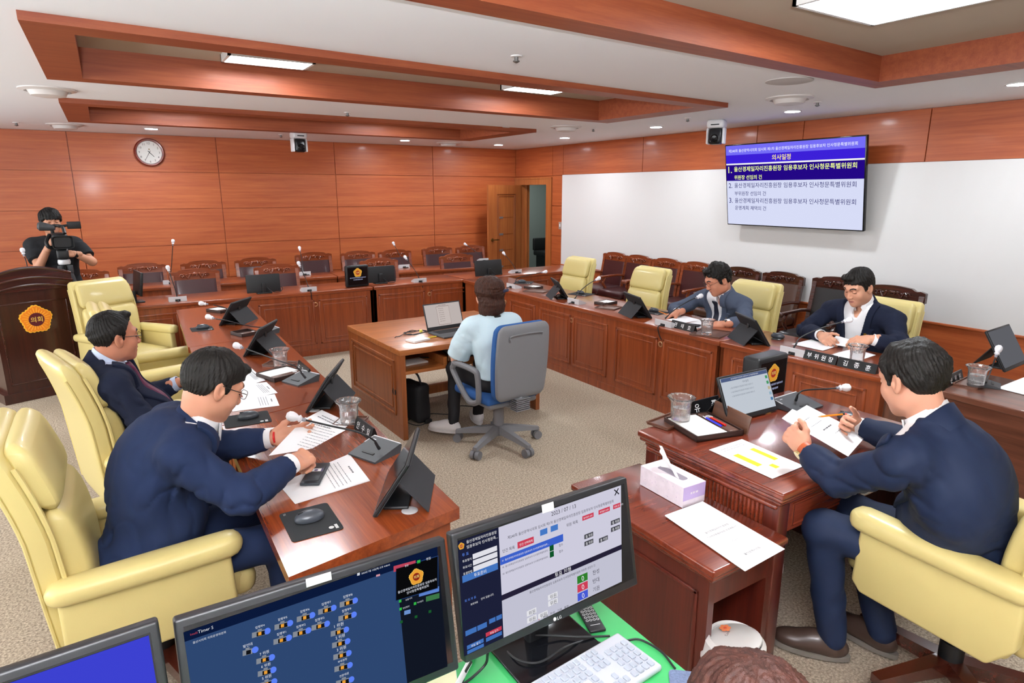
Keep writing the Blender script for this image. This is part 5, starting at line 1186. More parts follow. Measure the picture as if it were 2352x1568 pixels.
MB().rbox((-.004, 0, 0), (.01, .075, .125), .003).build('plate', mat('switch_plate', '#a08f86', rough=.4), t); MB().rbox((-.011, 0, .005), (.008, .028, .05), .002).build('rocker', WHP, t)
# ================================================================== SCREENS ON THE DESKS
LEATH = mat('tablet_cover', '#232427', rough=.75, bump=.2, bscale=700)
def tablet(label, at_, face, w=.36, h=.235, lean=33, z=.75, lit=None, group='portable screens with folding covers', flap=.2, strap=True):
    'screen slab on its lower edge, leaning back on a folded cover flap; face = where the screen looks'
    t = thing('portable_screen', label, 'portable screen', (at_[0], at_[1], z), math.atan2(face[1], face[0]) - PI/2, group)
    ln = rad(lean); M = TR(0, 0, .006, -0, 0, 0) @ Euler((ln, 0, 0)).to_matrix().to_4x4()      # local z runs up along the slab
    MB().rbox((0, -.006, h/2), (w, .012, h), .004, M).build('screen_slab', BLK, t)
    MB().box((0, .0008, h/2+.006), (w-.02, .002, h-.034), M).build('display', BLKG if not lit else lit, t)
    top = M @ Vector((0, -.014, h*.60)); 
    ye = top.y - flap*.52; fl_ = MB(); a = Vector((0, top.y-.006, top.z)); b = Vector((0, ye, .004))
    fl_.add([(-w*.42, a.y, a.z), (w*.42, a.y, a.z), (w*.42, b.y, b.z), (-w*.42, b.y, b.z), (-w*.42, a.y-.004, a.z+.001), (w*.42, a.y-.004, a.z+.001), (w*.42, b.y-.004, b.z), (-w*.42, b.y-.004, b.z)], [(0,1,2,3),(7,6,5,4),(0,4,5,1),(1,5,6,2),(2,6,7,3),(3,7,4,0)])
    fl_.build('cover_flap', LEATH, t)
    MB().add([(M @ Vector(v)) for v in ((-w*.49, -.0125, h*.02), (w*.49, -.0125, h*.02), (w*.49, -.0125, h*.99), (-w*.49, -.0125, h*.99), (-w*.49, -.016, h*.02), (w*.49, -.016, h*.02), (w*.49, -.016, h*.99), (-w*.49, -.016, h*.99))], [(0,1,2,3),(7,6,5,4),(0,4,5,1),(1,5,6,2),(2,6,7,3),(3,7,4,0)]).build('back_cover', LEATH, t)
    if strap: MB().rbox((0, top.y-.014, top.z-.01), (.03, .012, .07), .003).build('strap', BLK, t)
    MB().rbox((0, -.075, .008), (w*.7, .09, .012), .004).build('foot', BLK, t)
    MB().tube([(w*.3, -.03, .02), (w*.2, -.09, .05), (.02, -.11, .03), (-.02, -.1, .004)], .004, smooth=5).build('cable', BLK, t)
    return t
for lb, nx, ny, fx, fy in (('tall looking folded screen nearest at lower left, on the corner of the desk', .676, 1.977, -.86, .5), ('folded black screen in front of the man with the purple tie', .766, 3.2, -.86, .5), ('folded black screen on the left desk, second from the far end', .71, 4.6, -.84, .52), ('folded black screen at the far end of the left desk', .735, 5.83, -.8, .6)):
    f = Vector((fx, fy)).normalized(); tablet(lb, (nx - f.y*-.18*1, ny - f.x*.18), f)
for lb, f0, f1 in (('folded black screen on the right desk before the first cream chair', (1265, 690), (1250, 678)), ('folded black screen on the right desk before the second cream chair', (1450, 734), (1415, 718)), ('folded black screen between the two men of the right desk', (1710, 798), (1663, 772))):
    a, b = P(*f0), P(*f1); d = (b-a); d.z = 0; d.normalize(); fc = Vector((d.y, -d.x, 0)); m = (a+b)/2; tablet(lb, (m.x+fc.x*.205, m.y+fc.y*.205), fc)
# the lit one at the right edge, seen from its front
a, b = P(2318, 853), P(2352, 838); d = (b-a); d.z = 0; d.normalize(); fc = Vector((d.y, -d.x, 0)); m = a + d*.14
tr_ = tablet('lit grey folded screen on the dark desk at the right edge', (m.x, m.y), fc, lean=30, lit=scr('#8d8e96', .42), group=None, w=.4, h=.28)
# the chairman's lit tablet
zc_ = .782; a, b = P(1675, 974, zc_), P(1787, 944, zc_); d = (b-a); d.z = 0; L_ = d.length; d.normalize(); fc = Vector((d.y, -d.x, 0)); m = (a+b)/2
tl = tablet('lit tablet with a white document before the chairman', (m.x, m.y), fc, w=L_, h=L_*.62, lean=24, z=zc_, lit=scr('#dbe3ee', .72), group=None, strap=False)
bpy.context.view_layer.update()
M_ = tl.matrix_world @ TR(0, 0, .006) @ Euler((rad(24), 0, 0)).to_matrix().to_4x4() @ Matrix(((-1, 0, 0, 0), (0, 0, 1, .0022), (0, 1, 0, 0), (0, 0, 0, 1)))
sc_ = Screen(M_, tl, tl.matrix_world.inverted()); hh_ = L_*.62
sc_.quad('page_header', '#5b6b96', [(-L_/2+.012, hh_-.03), (L_/2-.012, hh_-.03), (L_/2-.012, hh_-.012), (-L_/2+.012, hh_-.012)], .7, 1, True)
sc_.txt('page_text', '#f2f4fa', '울산경제일자리진흥원장 임용후보자 인사청문특별위원회', (-.10, hh_-.021), (.10, hh_-.021), st=.8, local=True)
for k, b_ in enumerate(('의사일정', '1. 울산경제일자리진흥원장 위원장 선임의 건', '2. 울산경제일자리진흥원장 부위원장 선임의 건', '3. 울산경제일자리진흥원장 운영계획 채택의 건')):
    sc_.txt('page_lines', '#7c8494', b_, (-.12 if k else -.025, hh_-.045-.02*k), (.045 if k else .02, hh_-.045-.02*k), st=.7, local=True)
for k, cl in enumerate(('#4fae72', '#4fae72', '#d9c9a0', '#a9cbe0', '#5d8fc0')): sc_.quad('side_icons', cl, [(L_/2-.035, hh_-.055-.028*k), (L_/2-.018, hh_-.055-.028*k), (L_/2-.018, hh_-.04-.028*k), (L_/2-.035, hh_-.04-.028*k)], .7, 2, True)
sc_.done()
# --- desk monitors seen from behind
def backmon(label, px0, px1, pyt, pyb, base, Y, tilt=-8, rz=0.):
    a, b = PY(px0, (pyt+pyb)/2, Y), PY(px1, (pyt+pyb)/2, Y); zt, zb = PY((px0+px1)/2, pyt, Y).z, PY((px0+px1)/2, pyb, Y).z; w_ = (b.x-a.x)/math.cos(rz)
    t = thing('desk_monitor', label, 'monitor', ((a.x+b.x)/2, Y, .75), rz, 'small black monitors on the back desks')
    MM = TR(0, 0, (zt+zb)/2-.75, rad(tilt))
    MB().rbox((0, 0, 0), (w_, .025, zt-zb), .005, MM).build('casing', BLK, t); MB().box((0, .0135, .0), (w_-.02, .002, zt-zb-.025), MM).build('display', BLKG, t)
    MB().rbox((0, -.03, (zb-.75)*.5+.06), (.05, .03, max(.1, zb-.75+.1)), .006).build('stand', BLK, t); MB().rbox((0, 0, .007), (.16, .12, .014), .006).build('stand_foot', BLK, t)
    MB().tube([(.02, -.04, .08), (.08, -.07, .02), (.17, -.05, .012), (.2, -.02, .05), (.16, .0, .07)], .004, smooth=5).build('cable', BLK, t)
backmon('small black monitor, back to us, on the back desk left of the emblem display', 565, 643, 630, 671, (600, 676), 7.52)
backmon('small black monitor, back to us, just right of the emblem display', 838, 906, 611, 648, (875, 655), 7.56)
backmon('black screen behind the womans head on the back desk', 1091, 1152, 597, 636, (1122, 640), 7.5)
t = thing('desk_monitor', 'thin black monitor seen edge on behind the empty cream chair at left', 'monitor', (P(316, 694).x, P(316, 694).y+.02, .75), rad(-82))
MB().rbox((0, 0, .2), (.36, .025, .24), .005, TR(0, 0, 0, rad(-8))).build('casing', BLK, t); MB().rbox((0, -.02, .06), (.05, .03, .12), .006).build('stand', BLK, t); MB().rbox((0, 0, .007), (.16, .12, .014), .006).build('stand_foot', BLK, t)
# --- emblem displays
def emblem_box(label, a, b, top, depth, txts, z):
    'a -> b: lower front edge seen left to right'
    a, b = Vector(a), Vector(b); d = (b-a); d.z = 0; w_ = d.length; d.normalize(); c = (a+b)/2; rz = math.atan2(d.y, d.x); h = top
    t = thing('display_box', label, 'display', (c.x, c.y, z), rz)
    MB().rbox((0, depth/2, h/2), (w_, depth, h), .018).build('casing', BLK, t)
    MB().box((0, .0, h/2), (w_*.86, .002, h*.8)).build('display', BLKG, t)
    FM = TR(0, -.0012, 0, PI/2); R = w_*.17
    emblem(t, FM @ TR(0, h*.66, 0), R, (scr('#e9a03a', .8), scr('#f3c45a', .8), scr('#b03a2a', .8), scr('#f2d27a', .8)), depth=.0006)
    sc = MB(); sc.text(txts[0], FM @ TR(0, h*.43, .0004), wd=w_*.7); sc.build('caption', scr('#cfd6ff', .9), t, smooth=0); sc = MB(); sc.text(txts[1], FM @ TR(0, h*.34, .0004), wd=w_*.4); sc.build('caption', scr('#cfd6ff', .9), t, smooth=0)
    return t
TX = ('울산경제일자리진흥원장 임용후보자', '인사청문특별위원회')
emblem_box('small black box display with a lit flower emblem on the back desk', P(797, 661), P(849, 656), .26, .06, TX, .75)
zl_ = .69; eb = PY(1809, 905, 2.085); ea = PY(1738, 905, 2.085); emblem_box('large black box display with flower emblem on the chairman desk', (ea.x, 2.085, 0), (eb.x, 2.10, 0), .29, .11, TX, zl_)
# --- the three operator monitors


BEZ = mat('monitor_bezel', '#17181b', rough=.4, bump=.1, bscale=900)
def monitor(label, tl_, tr2, h, back):
    'tl_, tr2: upper corners in the room; the screen leans back by "back" metres over its height'
    x = (tr2-tl_); w_ = x.length; x.normalize(); c0 = (tl_+tr2)/2; dn = Vector((0, -back, -h)).normalized(); M = frame(c0 + dn*h/2, x, -dn)
    t = thing('computer_monitor', label, 'monitor', (c0.x, c0.y+.02, .651)); ti = Matrix.Translation(-Vector(t.location))
    MB().rbox((0, 0, -.012), (w_, h, .03), .006, ti @ M).rbox((0, 0, -.04), (w_*.7, h*.7, .04), .012, ti @ M).build('casing', BEZ, t)
    MB().box((0, .004, .0034), (w_-.03, h-.04, .001), ti @ M).build('display', BLKG, t)
    MB().rbox((0, .02, (.651+.1)-.651), (.07, .03, .22), .008).build('stand', BLK, t); MB().rbox((0, -.03, .006), (.27, .22, .012), .006).build('stand_foot', BLKG, t)
    return t, M @ TR(0, 0, .0042), ti, w_, h
m1, M1, i1, w1, h1 = monitor('right one of the operator monitors with white voting screen', PY(1033, 1226, 1.205), PY(1438, 1095, 1.229), .312, .07)
s1 = Screen(M1, m1, i1)
def c4(s, nm, col, pts, st=.85, lv=1): s.quad(nm, col, pts, st, lv)
# whole-screen corners on the photograph
A, B, C_, D = (1051, 1243), (1426, 1114), (1428, 1335), (1066, 1507)
def bil(u, v): return (A[0]*(1-u)*(1-v)+B[0]*u*(1-v)+C_[0]*u*v+D[0]*(1-u)*v, A[1]*(1-u)*(1-v)+B[1]*u*(1-v)+C_[1]*u*v+D[1]*(1-u)*v)
def uq(nm, col, u0, v0, u1, v1, st=.85, lv=1): c4(s1, nm, col, [bil(u0, v1), bil(u1, v1), bil(u1, v0), bil(u0, v0)], st, lv)
def ut(nm, col, b, u0, u1, v, st=.9): s1.txt(nm, col, b, bil(u0, v), bil(u1, v), st=st, lv=6)
uq('menu_column', '#262a48', 0, 0, .25, 1, .6); uq('list_page', '#dddbee', .25, 0, 1, .615, .82); uq('divider_bar', '#2c2740', .25, .615, 1, .665, .7); uq('vote_page', '#d0d0e2', .25, .665, 1, 1, .82)
ut('caption', '#f0f0f5', '투표 진행', .58, .68, .64); ut('caption', '#f0f0f5', '울산경제일자리진흥원장', .05, .235, .03); ut('caption', '#f0f0f5', '임용후보자 인사청문특...', .05, .24, .075)
ut('black_text', '#33323c', '2023 / 07 / 13', .57, .72, .045); ut('black_text', '#33323c', '제240회 울산광역시의회 임시회 제1차 울산경제일자리진흥원장 임용후보자 인사청문특별위원회', .3, .95, .125)
ut('black_text', '#33323c', '안건 목록', .265, .34, .225); ut('black_text', '#33323c', '위원 목록', .66, .73, .205)
uq('red_button', '#d8435c', .36, .195, .46, .255, .85, 2); ut('caption', '#f0f0f5', '안건 선택해제', .37, .45, .225)
for u in (.5, .565): uq('blue_button', '#4a7fd0', u, .16, u+.045, .215, .85, 2)
for u in (.76, .86, .95): uq('red_button', '#d8435c', u, .175, u+.07 if u < .95 else .995, .22, .85, 2)
for u, b in ((.76, '출석회의 OFF'), (.86, '재적출석 OFF'), (.95, '전체 로그아웃')): ut('caption', '#f0f0f5', b, u+.005, u+.06, .197)
uq('selected_row', '#3f66d6', .25, .275, .64, .345, .85, 2); ut('caption', '#f0f0f5', '01  울산경제일자리진흥원장 임용후보자 인사청문특별위원회 ...', .26, .55, .31)
for k, v in ((2, .37), (3, .43)):
    ut('black_text', '#33323c', '0%d  울산경제일자리진흥원장 임용후보자 인사청문특별위원회 ...' % k, .26, .55, v); uq('green_cell', '#0f5a2c', .555, v-.03, .58, v+.025, .85, 2); ut('black_text', '#33323c', '접수', .61, .635, v)
ut('black_text', '#33323c', '×', .955, .985, .05)
for u, v in ((.77, .365), (.77, .435), (.86, .46), (.935, .33), (.935, .4)): uq('name_tag', '#4c4c55', u, v, u+.055, v+.045, .8, 2); ut('caption', '#f0f0f5', '출 위원', u+.006, u+.048, v+.022)
ut('black_text', '#33323c', '울산경제일자리진흥원장 임용후보자 인사청문특별위원회 위원장 선임의 건', .42, .83, .70)
for k, (cl, b) in enumerate((('#33882f', '찬성'), ('#d8435c', '반대'), ('#4a5fe0', '기권'))):
    v = .745+.085*k; uq('vote_count', cl, .72, v, .785, v+.075, .85, 2); ut('caption', '#f0f0f5', '0', .745, .76, v+.037); ut('black_text', '#33323c', b, .815, .855, v+.03)
for u, v in ((.40, .86), (.40, .925), (.47, .935), (.535, .80), (.535, .86)): uq('vote_tag', '#f1f1f7', u, v, u+.06, v+.05, .85, 2); ut('black_text', '#33323c', '위원', u+.01, u+.05, v+.025)
uq('legend_dot', '#c03040', .47, .978, .478, .99, .8, 2); ut('black_text', '#33323c', '반대   찬성   기권   불참', .5, .66, .985)
for k, b in enumerate(('투표형식', '투표시간', '표결방법')): ut('caption', '#f0f0f5', b, .02, .075, .185+.055*k); uq('entry_field', '#eeeef6', .085, .155+.055*k, .235, .2+.055*k, .85, 2)
ut('blue_text', '#5f8cf0', '투 표', .02, .06, .13); uq('blue_button', '#4a7fd0', .015, .31, .235, .37, .8, 2); ut('caption', '#f0f0f5', '투표준비', .085, .16, .34)
ut('blue_text', '#5f8cf0', '회 의 자 료', .02, .09, .53); ut('caption', '#f0f0f5', '회의자료', .055, .1, .58); ut('caption', '#f0f0f5', '안이 있습니다.', .12, .2, .57)
for u0, v0, u1, v1 in ((.015, .79, .085, .835), (.09, .79, .15, .835), (.165, .78, .205, .82), (.21, .78, .245, .82), (.02, .92, .125, .955), (.02, .965, .125, .995), (.14, .93, .24, .965)): uq('blue_button', '#4a7fd0', u0, v0, u1, v1, .75, 2)
uq('red_button', '#d8435c', .14, .885, .24, .92, .8, 2); ut('caption', '#f0f0f5', '파일 닫기', .165, .215, .903); ut('caption', '#f0f0f5', '파일 열기', .045, .1, .938)
emm = onplane(*bil(.02, .05), M1); emblem(m1, i1 @ M1 @ TR(emm[0], emm[1], .0006), .0075, (scr('#e9a03a'), scr('#f3c45a'), scr('#b03a2a'), scr('#f2d27a')), depth=.0004)
s1.done()
lg = MB(); lo_ = onplane(1281, 1418, M1); lg.text('LG', i1 @ M1 @ TR(lo_[0]+.004, lo_[1], .002), h=.0085).cyl((lo_[0]-.01, lo_[1], .0), (lo_[0]-.01, lo_[1], .0012), .0048, n=16, M=i1 @ M1).build('maker_mark', mat('print_white', '#e8e8ea', rough=.6), m1, smooth=0)
st = onplane(1258, 1165, M1); MB().rbox((st[0], st[1], .001), (.038, .022, .002), .0008, i1 @ M1).build('paper_label', mat('paper_white', '#f1f2f4', rough=.8), m1)
m2, M2, i2, w2, h2 = monitor('middle operator monitor with a dark blue seat plan', PY(394, 1426, 1.19), PY(1019, 1234, 1.199), .312, .07)
s2 = Screen(M2, m2, i2)
A, B, C_, D = (421, 1452), (1004, 1255), (1028, 1530), (465, 1760)
def uq2(nm, col, u0, v0, u1, v1, st=.85, lv=1): c4(s2, nm, col, [bil(u0, v1), bil(u1, v1), bil(u1, v0), bil(u0, v0)], st, lv)
def ut2(nm, col, b, u0, u1, v, st=.9): s2.txt(nm, col, b, bil(u0, v), bil(u1, v), st=st, lv=6)
uq2('plan_field', '#3d5d92', 0, .07, .835, 1, .55); uq2('title_bar', '#10214a', 0, 0, 1, .07, .6); uq2('side_column', '#1b2233', .835, .07, 1, 1, .5)
ut2('caption', '#e8ecf6', 'Timer S', .055, .115, .03, .8); ut2('red_text', '#c04a5c', 'Intelli', .025, .053, .03, .8); ut2('caption', '#e8ecf6', '울산시의회 의회운영위원회', .03, .16, .095, .8)
def at2(px, py): return 400+px/3.5636, 1200+py/3.5636
def tx2(nm, col, b, p0, p1, st=.9): s2.txt(nm, col, b, at2(*p0), at2(*p1), st=st, lv=6)
def bx2(nm, col, x, y, w_, h_, st=.9, lv=2, sl=-.27): s2.quad(nm, col, [at2(x-w_/2, y+h_/2-sl*w_/2*-1*-1), at2(x+w_/2, y+h_/2+sl*w_/2), at2(x+w_/2, y-h_/2+sl*w_/2), at2(x-w_/2, y-h_/2-sl*w_/2)], st, lv)
seats = [('집행부4', 700, 905), ('집행부5', 885, 840), ('집행부6', 1067, 775), ('집행부7', 1242, 715), ('집행부8', 1418, 655), ('집행부1', 876, 960), ('집행부2', 1035, 900), ('집행부3', 1188, 845), ('집행부9', 1408, 770), ('1 위원', 1345, 893), ('2 위원', 1356, 988), ('3 위원', 1366, 1085), ('부위원장', 1375, 1183), ('발언대', 600, 1058), ('7 위원', 736, 1120), ('6 위원', 748, 1222), ('5 위원', 755, 1318), ('전문위원', 1388, 1300)]
for b, x, y in seats:
    w_ = 110 if b != '발언대' else 62
    bx2('seat_icon', '#9aa0ab', x, y, w_+18, 44, .7, 2); bx2('seat_icon_screen', '#17181c', x+8, y, w_*.62, 34, .7, 3)
    if b != '발언대': bx2('seat_badge', '#f2a53a', x, y, 26, 26, .9, 4)
    tx2('seat_label', '#e8ecf6', b, (x-38, y-60+10), (x+38, y-60-10)); bx2('seat_icon', '#9aa0ab', x, y-30, 34, 14, .7, 2)
    o_ = onplane(*at2(x+62, y-20), M2); s2._mb('blue_dot', '#5f86ff', .9).cyl((o_[0], o_[1], .0009), (o_[0], o_[1], .0012), .0062, n=16, M=i2 @ M2)
bx2('red_button', '#c4475c', 1885, 355, 180, 48); bx2('green_mark', '#35c04a', 2000, 318, 26, 26, .9, 3); tx2('caption', '#e8ecf6', '편집', (2060, 296), (2095, 287)); tx2('caption', '#e8ecf6', '중앙', (1885, 352), (1915, 345))
bx2('preview_frame', '#2d4f8c', 1985, 455, 352, 270, .6, 2, -.3); bx2('preview', '#101114', 1985, 455, 340, 258, .5, 3, -.3)
tx2('caption', '#e8ecf6', '울산경제일자리진흥원장 임용후보자', (1828, 566), (2146, 462)); tx2('caption', '#e8ecf6', '인사청문특별위원회', (1900, 570), (2080, 515))
bx2('blue_button', '#5e86d6', 2085, 562, 165, 42); bx2('green_button', '#3f7a4a', 2115, 610, 110, 42); bx2('blue_button', '#6e96d6', 1908, 731, 52, 34)
tx2('caption', '#e8ecf6', '송출시작', (1890, 630), (1945, 612), .7); tx2('caption', '#e8ecf6', '일반발언', (1868, 695), (1922, 682), .7); tx2('caption', '#e8ecf6', '의사발언', (1985, 650), (2036, 637), .7)
for x, y in ((1848, 640), (1970, 660), (1852, 705)): bx2('green_mark', '#35c04a', x, y, 20, 22, .9, 3)
for x, y in ((1858, 810), (1978, 768), (2092, 725)): bx2('dim_green_mark', '#1f6a34', x, y, 22, 22, .7, 3)
tx2('caption', '#e8ecf6', '2023년 7월 13일(목) 오후 4:48:43', (1530, 415), (1762, 342)); bx2('caption_icon', '#d8dce6', 1508, 420, 22, 22); bx2('slider', '#d89aa8', 1668, 430, 32, 16)
em2 = onplane(*at2(1980, 440), M2); emblem(m2, i2 @ M2 @ TR(em2[0], em2[1], .0016), .0165, (scr('#f0a63a'), scr('#f3c45a'), scr('#8f2a1a'), scr('#f2d27a')), depth=.0004)
s2.done()
st = onplane(732, 1330, M2); MB().rbox((st[0], st[1], .001), (.052, .017, .002), .0008, i2 @ M2).build('paper_label', _M['paper_white'], m2)
m3, M3, i3, w3, h3 = monitor('left operator monitor with a plain bright blue screen', Vector((-.58, 1.16, PY(365, 1423, 1.18).z-.002)), PY(366, 1422, 1.18), .312, .07)
s3 = Screen(M3, m3, i3); s3.quad('blue_field', '#4146dd', [(-w3/2+.018, -h3/2+.022), (w3/2-.018, -h3/2+.022), (w3/2-.018, h3/2-.02), (-w3/2+.018, h3/2-.02)], .85, 1, True); s3.done()
# ================================================================== MICROPHONES
FOAM = mat('clear_mic_cover', '#e9e9ee', rough=.35, spec=.5, bump=.8, bscale=120)
GOOS = mat('gooseneck_black', '#1d1e20', rough=.45)
def mic(label, base, path, head, kind='silver', brz=0., bw=.17, group=None, z=.75, wrap=1.0):
    'base: point on the desk; path: points of the neck in the room; head: point of the microphone head'
    t = thing('gooseneck_microphone', label, 'microphone', (base[0], base[1], z), brz, group or 'gooseneck microphones')
    inv = (Matrix.Translation((base[0], base[1], z)) @ Matrix.Rotation(brz, 4, 'Z')).inverted()
    if kind == 'silver':
        mb = MB().prism([(-.045, 0), (.05, 0), (.05, .018), (-.035, .05), (-.045, .05)], -bw/2, bw/2, Matrix(((0, 0, 1, 0), (1, 0, 0, 0), (0, 1, 0, 0), (0, 0, 0, 1)))); b = mb.build('base', SILV, t, smooth=20)
        MB().rbox((0, -.044, .012), (.05, .012, .022), .004).build('cable_port', BLK, b); MB().rbox((0, .025, .03), (bw*.8, .05, .004), .002, TR(0, 0, 0, rad(-20))).build('top_plate', GRY, b)
        MB().tube([(0, -.05, .012), (.0, -.1, .0), (.01, -.085, -.08), (.03, -.06, -.13)] if wrap else [(0, -.05, .012), (.02, -.06, .006), (.06, -.05, .006)], .005, smooth=5).build('cable', GOOS, t)
    elif kind == 'dark':
        mb = MB().prism([(-.075, 0), (.075, 0), (.075, .008), (-.075, .042), (-.085, .036)], -bw/2, bw/2, Matrix(((0, 0, 1, 0), (1, 0, 0, 0), (0, 1, 0, 0), (0, 0, 0, 1)))); b = mb.build('base', GRY, t, smooth=20)
        TP = TR(0, .0, .0252, -math.atan2(.034, .15)); MB().rbox((0, .035, .001), (.07, .014, .003), .001, TP).build('speak_button', BLK, b)
        mb = MB(); mb.tube([(-bw/2+.002, -.08, .041), (bw/2-.002, -.08, .041), (bw/2-.002, -.02, .03)], .003, n=6); mb.build('silver_edge', SILV, b); MB().box((bw*.32, -.055, .0015), (.02, .004, .001), TP).build('maker_plate', SILV, b)
    else: MB().lathe([(.028, 0), (.026, .012), (.008, .018)], 16).build('base', SILV, t)
    pts = [inv @ Vector(p) for p in path]; MB().cyl(pts[0], pts[0]+(pts[1]-pts[0]).normalized()*.045, .0075, .005, n=10).build('neck_socket', GOOS, t)
    MB().tube(pts, .0042, n=8, smooth=6).build('gooseneck', GOOS, t)
    h = inv @ Vector(head); d = (h - pts[-1]).normalized(); u = d.orthogonal().normalized(); M = frame(h, u, d.cross(u)); 
    MB().lathe([(.009, -.034), (.016, -.026), (.011, -.019), (.018, -.008), (.0215, .006), (.019, .02), (.009, .029)], 14, M).build('cover', FOAM, t)
    MB().tube([h - d*.05, h + d*.018], .008, n=8).build('capsule', mat('mic_grey', '#8a8a92', rough=.4), t)
    return t
GSB = 'silver based microphones of the back desks'
def up(base_px, head_px, Y, z=.75, off=.0):
    b = P(*base_px, z); h = PY(*head_px, b.y+off); return b, h
for lb, bp, hp_, off in (('tall straight microphone on the second row desk at left', (393, 652), (397, 560), .0), ('microphone on the back desk left of the first near wine chair', (409, 692), (388, 622), .05),
                         ('thin microphone on the second row desk left of the lit emblem display', (700, 632), (689, 575), .1), ('microphone on the back desk between left empty monitor and emblem display', (711, 669), (689, 611), .1),
                         ('microphone on the second row desk behind the second empty monitor', (929, 615), (906, 563), .15), ('microphone on the back desk right of the second empty monitor, tilted', (966, 648), (934, 595), .2),
                         ('thin microphone before the last wine chair by the open door', (1112, 600), (1072, 563), .25), ('microphone on the desk end below the open door', (1187, 627), (1160, 585), .2)):
    b, h = up(bp, hp_, 0, .75, off); b0 = Vector((b.x, b.y+.02, .78)); m_ = b0.lerp(h, .5) + Vector((.0, .0, .02 if off else 0)); mic(lb, (b.x, b.y+.045), [b0, b0.lerp(h, .25)+Vector((0, 0, .02)), m_, h], h + (h-m_).normalized()*.03, bw=.17, group=GSB, wrap=1.0 if bp[1] > 640 and off < .21 else 0)
GSR = 'silver based microphones of the right desk'
FR = -PI/2
for lb, bp, pth, hp_ in (('microphone at the far end of the right desk leaning over the mouse pad', (1173, 661), [(1181, 652, 0), (1190, 638, .06), (1222, 630, .2)], (1252, 624, .34)),
                         ('microphone on the right desk leaning towards the first cream chair', (1316, 697), [(1319, 687, .02), (1334, 667, .1), (1355, 650, .2)], (1374, 640, .3)),
                         ('microphone before the grey suited man on the right desk', (1522, 749), [(1528, 731, .02), (1548, 712, .12), (1580, 692, .24)], (1608, 680, .36)),
                         ('microphone before the man with open collar on the right desk', (1818, 815), [(1823, 798, .02), (1840, 774, .09), (1890, 752, .22)], (1949, 735, .36))):
    b = P(*bp); pp = [PX(x, y, b.x+.05+dx) for x, y, dx in pth]; h = PX(hp_[0], hp_[1], b.x+.05+hp_[2]); b1 = Vector((b.x+.045, b.y, .78)); pp[0] = Vector((pp[0].x, pp[0].y, max(pp[0].z, .775)))
    mic(lb, (b.x+.045, b.y), pp + [h - (h-pp[-1]).normalized()*.03], h, brz=FR, bw=.19, group=GSR)
GDL = 'dark based microphones of the left desk'
def lmic(lb, base, bz, path, head, bw=.15):
    b = P(*base); mic(lb, b, path, head, 'dark', bz, bw, GDL)
def LX(px, py, b, dx): return PX(px, py, b.x+dx) if False else None
def lpath(base, pts): # points given with a height above the desk
    return [P(x, y, .75+h) for x, y, h in pts]
p_ = lpath(None, [(530, 716, .05), (515, 706, .09), (490, 700, .13)]); mic('microphone at the far end of the left desk, reaching left', P(545, 722), p_, P(464, 697, .9), 'dark', rad(100), .15, GDL)
p_ = lpath(None, [(603, 752, .05), (570, 748, .11), (520, 736, .17), (496, 732, .19)]); mic('microphone on the left desk behind the second folded screen from the far end', P(612, 764), p_, P(480, 728, .95), 'dark', rad(100), .15, GDL)
p_ = lpath(None, [(702, 868, .045), (680, 842, .12), (640, 828, .16), (565, 801, .2)]); mic('long necked microphone on the left desk before the man with the purple tie', P(690, 876), p_, P(545, 794, .96), 'dark', rad(112), .16, GDL)
p_ = lpath(None, [(871, 1030, .04), (858, 1010, .09), (822, 992, .14), (760, 978, .18), (696, 963, .21)]); mic('long necked microphone reaching over the papers of the man at lower left', P(860, 1042), p_, P(674, 957, .975), 'dark', rad(112), .17, GDL)
cb = P(1832, 934, zc_); p_ = [P(1828, 919, zc_+.035), P(1833, 905, zc_+.08), PY(1848, 896, cb.y-.02), PY(1895, 893, cb.y-.06), PY(1922, 891, cb.y-.1)]; mic('microphone with crumpled clear cover on the chairman desk', cb, p_, PY(1941, 890, cb.y-.12), 'dark', rad(182), .22, 'microphone of the chairman', z=zc_)
lp_ = PY(60, 600, 7.3); mic('small microphone standing on the lectern top', (lp_.x, lp_.y+.05), [Vector((lp_.x, 7.36, 1.06)), PY(60, 600, 7.36), PY(56, 590, 7.36)], PY(52, 576, 7.36), 'round', 0, group='microphone of the lectern', z=1.06)
rb = P(2262, 884); mic('microphone with white cover before the lit grey screen at the right edge', (rb.x, rb.y), [P(2264, 878, .78), PY(2276, 850, rb.y+.05), PY(2286, 822, rb.y+.05)], PY(2293, 803, rb.y+.05), 'dark', rad(200), .13, 'microphone of the right edge desk')
